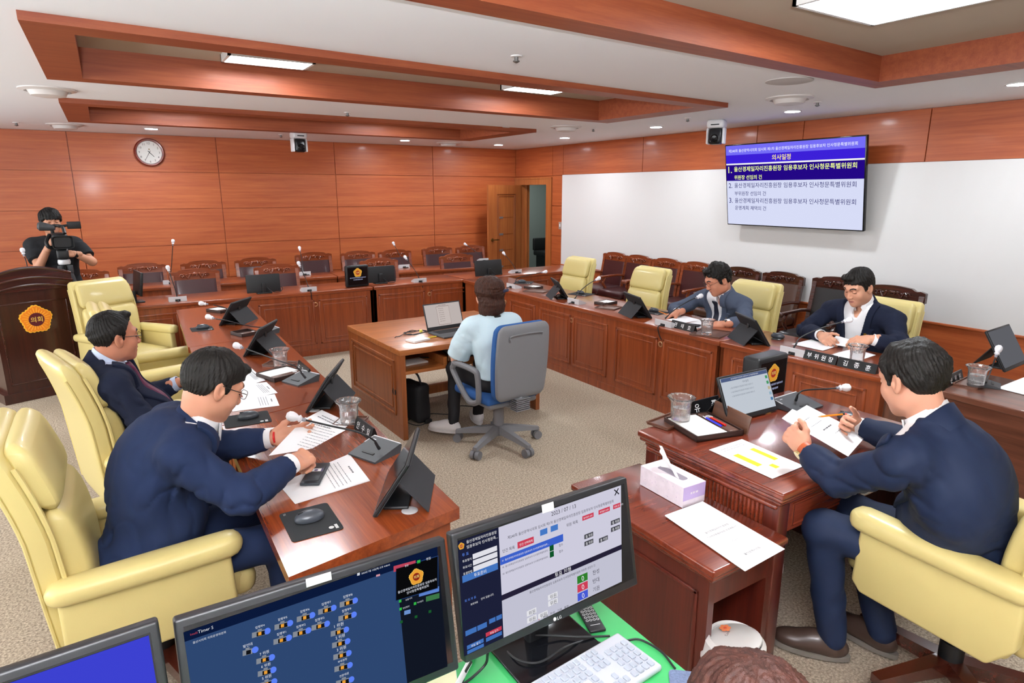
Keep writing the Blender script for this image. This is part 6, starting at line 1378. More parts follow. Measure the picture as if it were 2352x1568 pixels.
# ================================================================== MICE AND PADS
PAD = mat('mouse_pad_black', '#1d1f21', rough=.85); MOUS = mat('mouse_grey', '#3d4147', rough=.3, spec=.5); PRN = mat('print_grey', '#c9c9c9', rough=.7)
def mouse(label, p, rz, z=.75):
    t = thing('computer_mouse', label, 'mouse', (p[0], p[1], z), rz, 'grey wireless mice')
    v = Vol(); v.el((0, 0, .012), (.031, .052, .026), k=.01); v.add(lambda X, Y, Z: -Z + 0*X + 0*Y, (-.2,)*3, (.2,)*3, 'i', .004); m = MB(); addvf(m, v.mesh(.0028)); m.build('body', MOUS, t, smooth=180)
    MB().rbox((0, .03, .034), (.005, .018, .008), .0025).build('wheel', BLK, t); MB().tube([(0, .014, .0385), (0, .05, .019)], .0008, n=5).build('button_gap', BLK, t)
    return t
def pad(label, quad, z=.75, group='black mouse pads', m=None):
    q = [P(*p, z) for p in quad]; c = sum(q, Vector())/4; x = (q[1]-q[0]+q[2]-q[3]); w_ = x.length/2; h_ = ((q[3]-q[0]).length+(q[2]-q[1]).length)/2; rz = math.atan2(x.y, x.x)
    t = thing('mouse_pad', label, 'mouse pad', (c.x, c.y, z), rz, group); MB().rbox((0, 0, .0015), (w_, h_, .003), .014, axes='z').build('sheet', m or PAD, t)
    if m is None:
        mb = MB(); mb.text('TG', TR(w_*.42, h_*.40, .0032), h=.008); mb.build('print', PRN, t, smooth=0)
        mb = MB(); mb.rect(-w_*.44, -h_*.42, -w_*.30, -h_*.36, TR(0, 0, .0032)); mb.cyl((-w_*.37, -h_*.29, .0031), (-w_*.37, -h_*.29, .0034), .009, n=14); mb.text('의회', TR(-w_*.37, -h_*.39, .0036), h=.007); mb.build('mark', PRN, t, smooth=0)
    return t, c, rz
for lp, lm, q, mp, da in (('black mouse pad at the near corner of the left desk', 'grey mouse on the nearest mouse pad of the left desk', [(672, 1248), (640, 1181), (751, 1156), (791, 1213)], (712, 1196), 1.9),
                      ('black mouse pad before the man with the purple tie', 'grey mouse behind the face of the man at lower left', [(518, 986), (512, 955), (614, 946), (625, 967)], (571, 961), 1.6),
                      ('black mouse pad on the far part of the left desk', 'grey mouse on the far part of the left desk', [(441, 762), (436, 754), (485, 748), (492, 757)], (466, 755), 1.6)):
    t_, c, rz = pad(lp, q); m_ = P(*mp); mouse(lm, (m_.x, m_.y), rz + PI/2 - (PI/2 if da > 1.5 else 0) + (rad(0)), .7532)
for lp, lm, q, mp in (('black mouse pad at the far end of the right desk', 'grey mouse at the far end of the right desk', [(1184, 650), (1192, 644), (1222, 648), (1214, 654)], (1199, 649)),
                      ('black mouse pad on the right desk before the first cream chair', 'grey mouse on the right desk before the first cream chair', [(1307, 675), (1335, 669), (1359, 677), (1340, 681)], (1333, 675)),
                      ('black mouse pad beside the right hand of the grey suited man', 'grey mouse beside the right hand of the grey suited man', [(1480, 716), (1505, 710), (1530, 719), (1500, 725)], (1502, 716)),
                      ('black mouse pad between the two men of the right desk', 'grey mouse between the two men of the right desk', [(1772, 779), (1785, 770), (1800, 775), (1790, 782)], (1786, 776))):
    t_, c, rz = pad(lp, q); m_ = P(*mp); mouse(lm, (m_.x, m_.y), rz, .7532)
mz = P(1952, 967, zc_); mouse('dark mouse beside the right wrist of the chairman', (mz.x+.02, mz.y+.02), .4, zc_)
pad('blue grey cloth mouse pad at the bottom edge on the green mat', [(1520, 1590), (1555, 1535), (1600, 1550), (1650, 1600)], .652, 'cloth mouse pad', mat('pad_blue_grey', '#66738f', rough=.95, bump=.4, bscale=400, var=.2, vscale=200))
# ================================================================== PAPERS
PAPER = mat('paper', '#f3f3f5', rough=.85); INK = mat('print_ink', '#8d8f96', rough=.9); INKD = mat('print_ink_dark', '#56585e', rough=.9); YEL = mat('highlighter', '#dbe22a', rough=.8)
def strokes(mb, M, wd, h, seed):
    'a line of print too small to read: a row of short dashes'
    r = random.Random(seed); x = -wd/2
    while x < wd/2: l = min(r.uniform(.006, .02), wd/2-x); mb.rect(x, -h/2, x+l, h/2, M); x += l + r.uniform(.002, .005)
def sheet(label, quad, lines=(), n=1, z=.7515, group='loose paper sheets', extra=None, zs_=None, name='paper_sheet', cat='paper', bend=0., lettered=False):
    'quad: corners on the photograph (top-left, top-right, bottom-right, bottom-left of the page); lines: (text, u0, u1, v, dark)'
    q = [P(p[0], p[1], z if zs_ is None else zs_[i]) for i, p in enumerate(quad)]; c = sum(q, Vector())/4; t = thing(name, label, cat, c, 0, group)
    q = [p-c for p in q]
    def at(u, v):
        p = q[0].lerp(q[1], u).lerp(q[3].lerp(q[2], u), v); return p + Vector((0, 0, bend*math.sin(PI*v)*(1)+.0))
    for k in range(n):
        o = Vector((random.uniform(-.004, .004)*(k > 0), random.uniform(-.004, .004)*(k > 0), -.0006*k)); N = 8; vs = [at(i/N, j/N)+o for j in range(N+1) for i in range(N+1)]
        vs += [v - Vector((0, 0, .0005)) for v in vs]; M1_ = (N+1)**2; fs = []
        for j in range(N):
            for i in range(N): a = j*(N+1)+i; fs += [(a, a+1, a+N+2, a+N+1), (a+M1_, a+N+1+M1_, a+N+2+M1_, a+1+M1_)]
        if k == 0: MB().add(vs, fs).build('page', PAPER, t, smooth=180)
        else: MB().add(vs, fs).build('page', PAPER, t, smooth=180)
    x = (q[1]-q[0]); y = (q[0]-q[3]); M = frame((0, 0, 0), x, y) if x.cross(y).z > 0 else frame((0, 0, 0), x, -y)
    W_, Hh = x.length, y.length; mi_, md = MB(), MB()
    for b, u0, u1, v, dk in lines:
        md = MB(); p = at((u0+u1)/2, v); MM = M.copy(); MM.translation = p + Vector((0, 0, .0006)); strokes(md if dk else mi_, MM, abs(u1-u0)*W_, .006 if dk else .0032, int(v*997)+len(b)) if not lettered else (md if dk else mi_).text(b, MM, wd=abs(u1-u0)*W_)
        if md.v: md.build('title_print', INKD, t, smooth=0)
    if mi_.v: mi_.build('print', INK, t, smooth=0)
    if extra:
        mb = MB()
        for u0, v0, u1, v1 in extra: mb.add([at(u, v)+Vector((0, 0, .0007)) for u, v in ((u0, v0), (u0, v1), (u1, v1), (u1, v0))], [(0, 1, 2, 3)])
        mb.build('highlighting', YEL, t, smooth=0)
    return t
def body_lines(v0, v1, n, u0=.12, u1=.88): return [('가나다라 마바사 아자차카 타파하 거너더러 머버서', u0, u1 - .25*((i*7) % 3 == 0), v0+(v1-v0)*i/max(1, n-1), 0) for i in range(n)]
TTL = [('인사청문특별위원회', .25, .75, .15, 1), ('운영계획(안)', .35, .65, .2, 1)]
def doc(k):  # quiet filler lines: strokes of print as on a typed page
    return [('의 사 일 정', .38, .62, .12, 1)] + [('제240회 울산광역시의회 임시회 울산경제일자리진흥원장', .14, .86, .22+.055*i, 0) for i in range(k)]
sheet('white sheets under the phone at the near left desk', [(802, 1042), (849, 1103), (677, 1156), (639, 1111)], doc(5), 2)
sheet('typed page held in both hands by the man at lower left', [(701, 958), (800, 984), (716, 1030), (617, 1046)], [('성 명   생년월일   주 소', .1, .7, .12, 1)] + [('제240회 울산광역시의회 임시회', .1, .85, .2+.08*i, 0) for i in range(8)], 1, zs_=[.88, .88, .845, .845], group='sheets in hands')
sheet('stack of white sheets beyond the held page, by the crystal cup at left', [(739, 941), (806, 972), (770, 998), (692, 966)], [('울산경제일자리진흥원장', .2, .8, .3, 1), ('인사청문특별위원회 운영계획', .15, .85, .45, 1)], 4, z=.76)
sheet('white sheet nearest the mouse pad before the man with the purple tie', [(631, 905), (642, 931), (534, 945), (525, 915)], doc(4), 1, z=.7515)
sheet('white sheet in the middle of the fan before the man with the purple tie', [(612, 877), (638, 902), (560, 916), (548, 884)], doc(4), 1, z=.7525)
sheet('white sheets at the far side of the fan before the man with the purple tie', [(569, 839), (608, 873), (562, 886), (535, 850)], doc(4), 2, z=.7535)
sheet('white sheet under the left hand of the man at lower left', [(600, 984), (690, 975), (640, 998), (560, 1005)], [], 1, z=.7512)
sheet('printed sheet with yellow marked blocks on the chairman desk', [(1628, 1032.5), (1704, 1008), (1847, 1069.5), (1774, 1099)], [('울산경제일자리진흥원장 인사청문특별위원회', .18, .84, .1, 0), ('의사일정(안)', .2, .8, .15, 0)], 1, z=zc_+.001, extra=[(.19, .30, .34, .69), (.71, .29, .84, .69), (.42, .74, .55, .85)])
sheet('curved typed page in the hands of the chairman', [(1800, 962), (1853, 930), (1990, 1000), (1948, 1048)], [('제240회 울산광역시의회', .15, .6, .2, 0), ('임시회 의사일정', .2, .7, .35, 0), ('위원장 선임의 건', .3, .75, .5, 1), ('제1차 인사청문특별위원회', .3, .9, .65, 0)], 1, zs_=[.93, .93, .82, .82], group='sheets in hands')
sheet('second page behind the one held by the chairman', [(1820, 939), (1850, 952), (1830, 985), (1796, 960)], [], 1, zs_=[.92, .9, .89, .91], group='sheets in hands')
sheet('white sheets piled on the low side table, corner hanging over', [(1527.5, 1182.5), (1614, 1150.6), (1801, 1259), (1711, 1309)], [('울산경제일자리진흥원장', .2, .8, .44, 1), ('인사청문특별위원회 운영계획(안)', .12, .88, .51, 1), ('2023. 7', .42, .58, .66, 0), ('울산광역시의회', .3, .7, .86, 1)], 6, z=.638, lettered=True)
sheet('white pages before the grey suited man, left one', [(1573, 725), (1612, 735), (1566, 742), (1530, 734)], [], 1, z=.753)
sheet('white pages before the grey suited man, right one', [(1620, 733), (1660, 745), (1600, 754), (1580, 742)], [], 1, z=.752)
sheet('white page folded up under the hands of the man with open collar', [(1922, 770), (1984, 790), (1965, 800), (1898, 788)], [], 1, zs_=[.815, .79, .765, .77])
sheet('white page lying left before the man with open collar', [(1868, 778), (1930, 792), (1890, 805), (1818, 790)], [], 1, z=.753)
sheet('white page lying right before the man with open collar', [(1960, 800), (2012, 815), (1965, 830), (1905, 815)], [], 1, z=.752)
sheet('white papers at the right edge on the dark desk', [(2362, 862), (2420, 890), (2390, 915), (2291, 890)], [], 4, z=.754)
# ================================================================== CUPS, TRAYS, BOXES, PLATES
CRY = mat('cut_crystal', '#ffffff', rough=.02, trans=.95, ior=1.5, bump=.8, bscale=60)
WAT = mat('water', '#ffffff', rough=0, trans=1.0, ior=1.33)
TRAY = wood('tray_wood', '#4a2a1c', '#6a4231', 'X', rough=.35, coat=.3)
def cup(label, px, py, z, s=1.15):
    p = P(px, py, z); t = thing('crystal_cup', label, 'glass', (p.x, p.y, z), 0, 'cut crystal water cups')
    r = .037*s; h = .105*s
    rings = []
    for rr, zz, wv in ((r*.2, 0, 0), (r*.95, 0, 0), (r, .006, .0), (r*1.02, h*.4, .03), (r*1.06, h*.78, .03), (r*1.2, h*.88, .02), (r*1.42, h*.96, .05), (r*1.45, h*1.0, .05), (r*1.3, h*1.0, .04), (r*1.05, h*.9, 0), (r*.9, h*.75, 0), (r*.88, h*.12, 0), (r*.2, h*.1, 0)):
        rings.append([(rr*(1+wv*math.cos(16*2*PI*j/48))*math.cos(2*PI*j/48), rr*(1+wv*math.cos(16*2*PI*j/48))*math.sin(2*PI*j/48), zz) for j in range(48)])
    MB().loft(rings).build('glass_body', CRY, t, smooth=40)
    MB().cyl((0, 0, h*.13), (0, 0, h*.6), r*.86, n=28).build('water', WAT, t)
cup('crystal cup nearest at left, on a wooden coaster by the held papers', 803, 972, .757); cup('crystal cup before the man with the purple tie', 645, 842, .757); cup('crystal cup on the wooden tray of the chairman desk', 1562, 968, zc_+.012, 1.2)
cup('crystal cup before the grey suited man', 1623, 767, .757); cup('crystal cup behind the long name plate of the man with open collar', 1967, 832, .752); cup('crystal cup on a small tray at the right edge desk', 2240, 886, .762)
def tray(label, quad, z=.75, hgt=.012, group='small wooden trays'):
    q = [P(*p, z) for p in quad]; c = sum(q, Vector())/4; x = (q[1]-q[0]+q[2]-q[3]); w_ = x.length/2; d_ = ((q[3]-q[0]).length+(q[2]-q[1]).length)/2; rz = math.atan2(x.y, x.x)
    t = thing('wooden_tray', label, 'tray', (c.x, c.y, z), rz, group); MB().rbox((0, 0, .003), (w_, d_, .006), .01, axes='z').build('base', TRAY, t)
    mb = MB(); mb.tube([(sx*w_*.48, sy*d_*.48, .009) for sx, sy in ((-1, -1), (1, -1), (1, 1), (-1, 1))], .005, closed=True, n=6); mb.build('rim', TRAY, t)
tray('wooden tray under the crystal cup before the grey suited man', [(1592, 768), (1625, 752), (1672, 768), (1642, 780)]); tray('wooden tray under the crystal cup at the right edge', [(2193, 882), (2225, 868), (2272, 880), (2238, 898)])
tray('wooden tray under the crystal cup on the chairman desk', [(1487, 972), (1545, 950), (1600, 962), (1530, 990)], zc_); tray('wooden coaster under the nearest crystal cup at left', [(775, 975), (800, 950), (835, 968), (812, 988)])
tray('wooden coaster under the crystal cup before the man with the purple tie', [(617, 836), (640, 826), (672, 838), (650, 850)])
tray('small wooden tray on the right desk before the second cream chair', [(1376, 706), (1396, 700), (1420, 708), (1400, 715)]); tray('small wooden tray on the right desk before the first cream chair', [(1213, 668), (1230, 663), (1253, 670), (1235, 676)])
BOXW = mat('memo_box_leather', '#33211c', rough=.45); LINE = mat('memo_paper', '#f0f0ee', rough=.8)
def memo(label, quad, z=.75, closed=False, lid=False, group='memo boxes with paper'):
    'quad: corners on the desk, first edge is the pen side'
    q = [P(*p, z) for p in quad]; c = sum(q, Vector())/4; x = (q[1]-q[0]+q[2]-q[3]); w_ = x.length/2; d_ = ((q[3]-q[0]).length+(q[2]-q[1]).length)/2; rz = math.atan2(x.y, x.x)
    t = thing('memo_box', label, 'memo box', (c.x, c.y, z), rz, group); mb = MB(); mb.b2((-w_/2, -d_/2, 0), (w_/2, d_/2, .006))
    for a in ((-w_/2, -d_/2, w_/2, -d_/2+.005), (-w_/2, d_/2-.005, w_/2, d_/2), (-w_/2, -d_/2, -w_/2+.005, d_/2), (w_/2-.005, -d_/2, w_/2, d_/2)): mb.b2((a[0], a[1], 0), (a[2], a[3], .026))
    mb.build('box', BOXW, t)
    if not closed: MB().rbox((0, d_*.13, .015), (w_-.02, d_*.62, .016), .001).build('memo_paper', LINE, t)
    MB().rbox((0, -d_*.33, .02), (w_-.02, d_*.2, .012), .003).build('pen_strip', wood('pen_strip_wood', '#4b3026', '#6d4a3c', 'X', rough=.4), t); MB().cyl((w_*.25, -d_*.33, .026), (w_*.25, -d_*.33, .0272), d_*.07, n=14).build('round_label', SILV, t)
    if lid: MB().rbox((0, -d_/2-.02, .06), (w_, .008, .11), .004, TR(0, 0, 0, rad(12))).build('lid', wood('lid_leather', '#4a2b1b', '#66402a', 'X', rough=.5), t)
    return t, c, rz, w_, d_
memo('open memo box with a white pad before the man with the purple tie', [(617, 882), (690, 862), (672, 846), (602, 862)]); memo('memo box half hidden behind the second folded screen of the left desk', [(545, 777), (585, 768), (580, 760), (540, 766)], closed=True); memo('memo box with white pad at the far end of the left desk', [(491, 722), (520, 716), (514, 709), (489, 713)])
memo('black memo box with white pad on the right desk before the second cream chair', [(1372, 699), (1398, 703), (1410, 696), (1385, 692)]); memo('black memo box with white pad on the right desk before the first cream chair', [(1211, 662), (1232, 666), (1240, 661), (1218, 658)])
tm, cm, rzm, wm_, dm_ = memo('brown memo box with raised lid and pens on the chairman desk', [(1685, 990), (1602, 948), (1548, 978), (1622, 1025)], zc_, lid=True, group='memo box of the chairman')
for lb, cl, dy in (('red pen in the memo box of the chairman', '#d8281e', -.085), ('blue pen in the memo box of the chairman', '#2a2ed0', -.06)):
    pm = Matrix.Translation(tm.location) @ Matrix.Rotation(rzm, 4, 'Z'); a = pm @ Vector((-.07, dy+.01, .032)); b = pm @ Vector((.07, dy+.01, .032)); t = thing('ballpoint_pen', lb, 'pen', a, 0, 'pens'); d = b-a
    MB().cyl((0, 0, 0), d*.8, .0045, n=10).build('barrel', mat('pen_'+cl[1:], cl, rough=.3), t); MB().cyl(d*.8, d, .0045, .0015, n=10).build('tip', SILV, t)
PLB = mat('name_plate_black', '#0d0d0f', rough=.3); PLW = mat('name_plate_white', '#ececec', rough=.6)
def nameplate(label, a, b, txt, h=.06, z=.75, both=True, group='black name plates with white lettering', u=(.06, .94)):
    'a -> b: lower edge of the lettered face, read left to right'
    a, b = Vector(a), Vector(b); d = b-a; d.z = 0; w_ = d.length; d.normalize(); c = (a+b)/2; t = thing('name_plate', label, 'name plate', (c.x, c.y, z), math.atan2(d.y, d.x), group)
    MB().prism([(0, 0), (.045, 0), (.026, h), (.02, h)], -w_/2, w_/2, Matrix(((0, 0, 1, 0), (1, 0, 0, 0), (0, 1, 0, 0), (0, 0, 0, 1)))).build('plate', PLB, t, smooth=20)
    sl = math.atan2(h, .02); FM = TR(0, -.0008, 0, sl); L_ = math.hypot(h, .02); mb = MB(); n = len(txt)
    for i, ch in enumerate(txt):
        if ch != ' ': MB().text(ch, FM @ TR(-w_/2 + w_*(u[0]+(u[1]-u[0])*(i+.5)/n), L_*.5, .0002), h=h*.58, bold=.004).build('letter', PLW, t, smooth=0)
    if not txt:
        for i in range(3): xx = -w_/2 + w_*(.2+.3*i); strokes(mb, FM @ TR(xx, L_*.62, .0002), h*.4, h*.1, i+5); strokes(mb, FM @ TR(xx, L_*.42, .0002), h*.4, h*.12, i+9)
    if mb.v: mb.build('letter', PLW, t, smooth=0)
    return t
nameplate('short black name plate before the grey suited man', P(1539, 750), P(1592, 764), '권태호'); nameplate('black title plate with five letters before the man with open collar', P(1844, 822), P(1918, 839), '부위원장'); nameplate('black three letter name plate right of the title plate', P(1921, 840), P(2010, 860), '김종훈')
nameplate('black title plate beside the cup at the right edge desk', P(2170, 894), P(2214, 872), '전문위원', h=.062); nameplate('tilted black name plate before the chairman tablet', P(1590, 957, zc_), P(1655, 940, zc_), '유 주', z=zc_, h=.07)
nameplate('black name plate at the edge of the left desk by the nearest cup', P(812, 984), P(850, 1014), '안수일'); nameplate('small black name plate with flowers of print by the second cup at left', P(680, 848), P(704, 870), '')
# phone, tissue box, bin, glasses case
q = [P(720, 1066, .754), P(755, 1068, .754), P(735, 1117, .754), P(687, 1114, .754)]; c = sum(q, Vector())/4; y = (q[0]+q[1]-q[2]-q[3])/2; t = thing('smartphone', 'black phone with a photo card in its case on the papers at lower left', 'phone', c, math.atan2(y.y, y.x)-PI/2)
pl_ = y.length; pw = ((q[1]-q[0]).length+(q[2]-q[3]).length)/2; MB().rbox((0, 0, .005), (pw, pl_, .011), .004).build('case', mat('phone_case', '#20252b', rough=.35), t); MB().rbox((0, -.012, .0115), (pw*.8, pl_*.66, .004), .002).build('card_holder', mat('card_holder', '#2c2f33', rough=.5), t)
mb = MB(); mb.rect(-pw*.36, pl_*.02, pw*.36, pl_*.16, I4, .0138); cd = mb.build('photo_card', PAPER, t, smooth=0); mb = MB(); mb.cyl((0, pl_*.08, .0139), (0, pl_*.08, .0143), .008, n=16); mb.rect(pw*.26, pl_*.02, pw*.36, pl_*.16, I4, .0141); mb.build('card_print', mat('card_print', '#4a4668', rough=.7), cd, smooth=0)
a, b, c_ = P(1472, 1113, .632), P(1570, 1168, .632), P(1615, 1148, .632); x = (b-a); y = (c_-b); L1, L2 = x.length, y.length; c = a + x*.5 + y*.5; t = thing('tissue_box', 'white and lilac tissue box with a tissue standing out on the low side table', 'tissue box', (c.x, c.y, .632), math.atan2(x.y, x.x)); hb = .088
TISB = mat('tissue_carton', '#eee6f0', rough=.6, var=.06, vscale=30); MB().b2((-L1/2, -L2/2, 0), (L1/2, L2/2, hb)).build('carton', TISB, t, smooth=0)
MB().b2((L1/2-.001, -L2*.5, hb*.32), (L1/2+.0006, L2*.5, hb*.98)).build('lilac_panel', mat('lilac_print', '#c4b0e0', rough=.6), t); mb = MB(); strokes(mb, TR(L1/2+.001, 0, hb*.62, PI/2, 0, PI/2), L2*.36, .009, 3); mb.build('lettering', mat('print_pale', '#efe9f6', rough=.7), t, smooth=0)
mb = MB(); 
for k in range(26): xx = random.uniform(-L1*.48, L1*.48); zz = random.uniform(.01, hb-.01); an = random.uniform(0, 3); mb.add([(xx-.003*math.cos(an), -L2/2-.0006, zz-.003*math.sin(an)), (xx+.003*math.cos(an), -L2/2-.0006, zz+.003*math.sin(an)), (xx+.003*math.cos(an)+.001, -L2/2-.0006, zz+.003*math.sin(an)+.0015)], [(0, 1, 2)])
mb.build('confetti_print', mat('confetti', '#a08cc0', rough=.7), t, smooth=0); MB().rbox((0, 0, hb+.0003), (L1*.6, L2*.3, .0012), .012, axes='z').build('slot', mat('slot_shadow', '#8f8894', rough=.9), t)
ts = MB(); N = 14; rows = []
for j in range(N+1):
    v = j/N; rows.append([(-L1*.24*(1-.1*v) + L1*.5*u*(1-.25*v) - L1*.14*v*v - .01, .018*math.sin(u*5+v*2)*(1-v*.2) + .01*math.sin(u*11)*v, hb + .085*v*(1-.55*u) + .012*math.sin(u*4)*v) for u in [i/N for i in range(N+1)]])
M_ = N+1; vs = [p for r in rows for p in r]; ts.add(vs, [(j*M_+i, j*M_+i+1, (j+1)*M_+i+1, (j+1)*M_+i) for j in range(N) for i in range(N)]); to = ts.build('tissue', mat('tissue_white', '#fafafa', rough=.9), t, smooth=180); md_ = to.modifiers.new('thickness', 'SOLIDIFY'); md_.thickness = .0016
bc = P(1680, 1470, .34); t = thing('waste_bin', 'white waste bin with swing lid and an orange flower print under the side table', 'waste bin', (bc.x+.02, bc.y+.0, 0), rad(20)); BINM = mat('bin_white', '#e3e3e1', rough=.4)
MB().lathe([(.085, 0), (.09, .004), (.108, .24), (.112, .245), (.112, .262), (.106, .262)], 36).build('bucket', BINM, t); MB().lathe([(.114, .255), (.114, .272), (.108, .285), (.104, .33), (.09, .345), (.085, .338), (.09, .27), (.104, .255)], 36, TR(0, 0, 0), close=True).build('collar', BINM, t)
ld = MB().lathe([(.002, .012), (.07, .008), (.088, 0), (.088, -.006), (.002, -.004)], 36, TR(0, 0, .343, rad(-10), 0, 0)).build('swing_lid', BINM, t)
fm = TR(.01, .04, .3525, rad(-10), 0, 0) @ TR(0, 0, .004); mb = MB(); mb.m(0)
for k in range(6): a = 2*PI*k/6; mb.cyl((.013*math.cos(a), .013*math.sin(a), 0), (.013*math.cos(a), .013*math.sin(a), .0008), .0075, n=12, M=fm)
mb.m(1).cyl((0, 0, .0009), (0, 0, .0014), .006, n=12, M=fm); mb.build('flower_print', [mat('flower_orange', '#f08a5a', rough=.6), mat('flower_red', '#e05a3a', rough=.6)], ld); mb = MB(); mb.text('Come', fm @ TR(-.028, -.018, .0006), wd=.034, lift=.0); mb.build('lettering', mat('print_dark', '#4a4444', rough=.7), ld, smooth=0)
# pencils
def pencil(label, tip, end):
    tip, end = Vector(tip), Vector(end); t = thing('pencil', label, 'pencil', tip, 0, 'orange pencils'); d = end-tip; MB().cyl(d*.1, d*.86, .0042, n=6).build('shaft', mat('pencil_orange', '#f08a1e', rough=.35), t, smooth=0); MB().cyl((0, 0, 0), d*.1, .0008, .0042, n=6).build('point', mat('pencil_wood', '#caa070', rough=.7), t); MB().cyl(d*.86, d*.93, .0044, n=10).build('ferrule', BLK, t); MB().cyl(d*.93, d, .004, n=10).build('eraser', mat('eraser_red', '#e06a62', rough=.7), t)
pencil('orange pencil in the right hand of the chairman', PY(1878, 957, 1.45), PY(1944, 950, 1.40)); pencil('orange pencil in the right hand of the grey suited man', PX(1511, 714, 4.24), PX(1546, 727, 4.3))
t = thing('dark_phone', 'dark phone lying on the papers before the grey suited man', 'phone', P(1588, 747, .757), .4); MB().rbox((0, 0, .004), (.075, .15, .009), .004).build('case', mat('phone_case'), t); MB().rbox((0, 0, .0088), (.068, .142, .001), .0004).build('glass', BLKG, t)
t = thing('dark_phone', 'dark phone lying behind the title plate of the man with open collar', 'phone', P(1905, 822, .756), -.9); MB().rbox((0, 0, .004), (.075, .15, .009), .004).build('case', mat('phone_case'), t); MB().rbox((0, 0, .0088), (.068, .142, .001), .0004).build('glass', BLKG, t)
for lb, px, py, o in (('metal cable lid on the near corner of the left desk', 941, 1172, 0), ('metal cable lid on the left desk behind the third folded screen', 721, 942, 0)):
    p = P(px, py); tag(MB().lathe([(.001, .004), (.024, .004), (.03, .0), (.001, 0)], 20, TR(p.x, p.y, .75)).build('cable_lid', SILV), lb, 'cable lid', 'metal cable lids')
# ================================================================== RECORDER'S TABLE
tz = .715; a, b = P(983, 763, tz+.012), P(1067, 750, tz+.012); d = b-a; d.z = 0; Lw = d.length; d.normalize(); back = Vector((-d.y, d.x, 0)); c = (a+b)/2; rz = math.atan2(d.y, d.x)
t = thing('laptop', 'open silver grey laptop with a page on screen before the woman', 'laptop', (c.x, c.y, tz), rz); W_ = Lw; D_ = Lw*.68
MB().rbox((0, -D_/2, .009), (W_, D_, .016), .005).build('base', mat('laptop_grey', '#55575b', rough=.4, metal=.3), t)
KEYM = mat('key_black', '#222326', rough=.6)
for r_ in range(5):
    mb = MB()
    for k in range(14): mb.rbox((-W_*.42 + W_*.84*(k+.5)/14, -.035-.022*r_, .018), (W_*.052, .017, .003), .001, seg=1)
    mb.build('key_row', KEYM, t)
SM = TR(0, .004, .018, rad(90-18)); hS = Lw*.62; MB().rbox((0, hS/2, -.004), (W_, hS, .008), .003, SM).build('lid', mat('laptop_bezel', '#1a1b1e', rough=.4), t); MB().rect(-W_/2+.01, .03, W_/2-.01, hS-.01, SM, .0003).build('display', scr('#d6cac6', .72), t, smooth=0)
mb = MB(); mb.rect(-W_*.17, .04, W_*.17, hS*.86, SM, .0006); mb.build('page_frame', scr('#8a5a58', .6), t, smooth=0); mb = MB(); mb.rect(-W_*.166, .042, W_*.166, hS*.85, SM, .0009); mb.build('page', scr('#dccfca', .75), t, smooth=0)
mb = MB(); 
for k in range(7): strokes(mb, SM @ TR(-W_*.05, hS*.78-k*.018, .0012), W_*.14, .003, k)
strokes(mb, SM @ TR(0, hS*.9, .0012), W_*.2, .004, 9); mb.build('page_print', scr('#a08c88', .6), t, smooth=0)
p = P(960, 782, tz); t = thing('notepad', 'thick white notepad lying on the middle table', 'notepad', (p.x, p.y, tz), .25); MB().rbox((0, 0, .008), (.16, .115, .016), .002).build('pad', LINE, t)
p = P(990, 776, tz); t = thing('yellow_pen', 'yellow pen beside the white notepad on the middle table', 'pen', (p.x, p.y, tz+.006), .1, 'pens'); MB().cyl((-.07, 0, 0), (.05, 0, 0), .005, n=10).build('barrel', mat('pen_yellow', '#e8d23a', rough=.4), t); MB().cyl((.05, 0, 0), (.07, 0, 0), .005, .0015, n=10).build('tip', BLK, t)
cp = P(945, 768, tz); t = thing('charger_cable', 'black coiled charger cable lying on and hanging from the middle table', 'cable', (cp.x, cp.y, tz)); o = Vector(t.location)
loop = [(.14+.1*math.cos(a)+.02*math.sin(2.3*a), .0+.06*math.sin(a)+.012*a/6, .006+.004*(i % 3)) for i, a in enumerate([.5*k for k in range(30)])]; q = P(912, 775, tz)-o
MB().tube([(.22, .02, .006)] + [(x-.1, y, z) for x, y, z in loop] + [(q.x+.03, q.y+.02, .004), (q.x-.02, q.y, -.0), (q.x-.035, q.y, -.1), (q.x-.03, q.y+.0, -.3), (q.x-.01, q.y-.02, -.45), (q.x+.03, q.y-.06, -.68)], .0035, n=6, smooth=3).build('cord', GOOS, t)
MB().rbox((.1, .03, .012), (.02, .03, .02), .004).build('yellow_tag', mat('tag_yellow', '#e2dc5a', rough=.6), t)
def onsh(name, label, cat, px, py, z, rz): p = P(px, py, z); return thing(name, label, cat, (p.x, p.y, z), rz)
shz = .541
t = onsh('notebook', 'white notebook on the open shelf at the left of the middle table', 'notebook', 948, 832, shz, .1); MB().rbox((0, 0, .006), (.2, .15, .012), .002).build('cover', mat('notebook_cover', '#d6d4cf', rough=.7), t); MB().rbox((0, 0, .0125), (.19, .14, .001), .0004).build('page', LINE, t)
t = onsh('pen', 'black pen lying on the shelf of the middle table', 'pen', 980, 822, shz, -.7); MB().cyl((-.06, 0, .005), (.06, 0, .005), .005, n=10).build('barrel', BLK, t); MB().cyl((.06, 0, .005), (.075, 0, .005), .0045, .001, n=8).build('tip', SILV, t)
t = onsh('spiral_notebook', 'black spiral notebook under the arm of the woman on the shelf', 'notebook', 1052, 812, shz, -.15); MB().rbox((0, 0, .008), (.2, .27, .014), .002).build('cover', BLK, t); MB().rbox((.0, 0, .0155), (.19, .26, .001), .0004).build('page', LINE, t)
mb = MB()
for k in range(12): mb.tube([(-.09+.0164*k + .004*0, .135+.006*math.cos(a), .01+.008*math.sin(a)) for a in [2*PI*i/10 for i in range(10)]], .0012, n=5, closed=True)
mb.build('spiral', SILV, t)
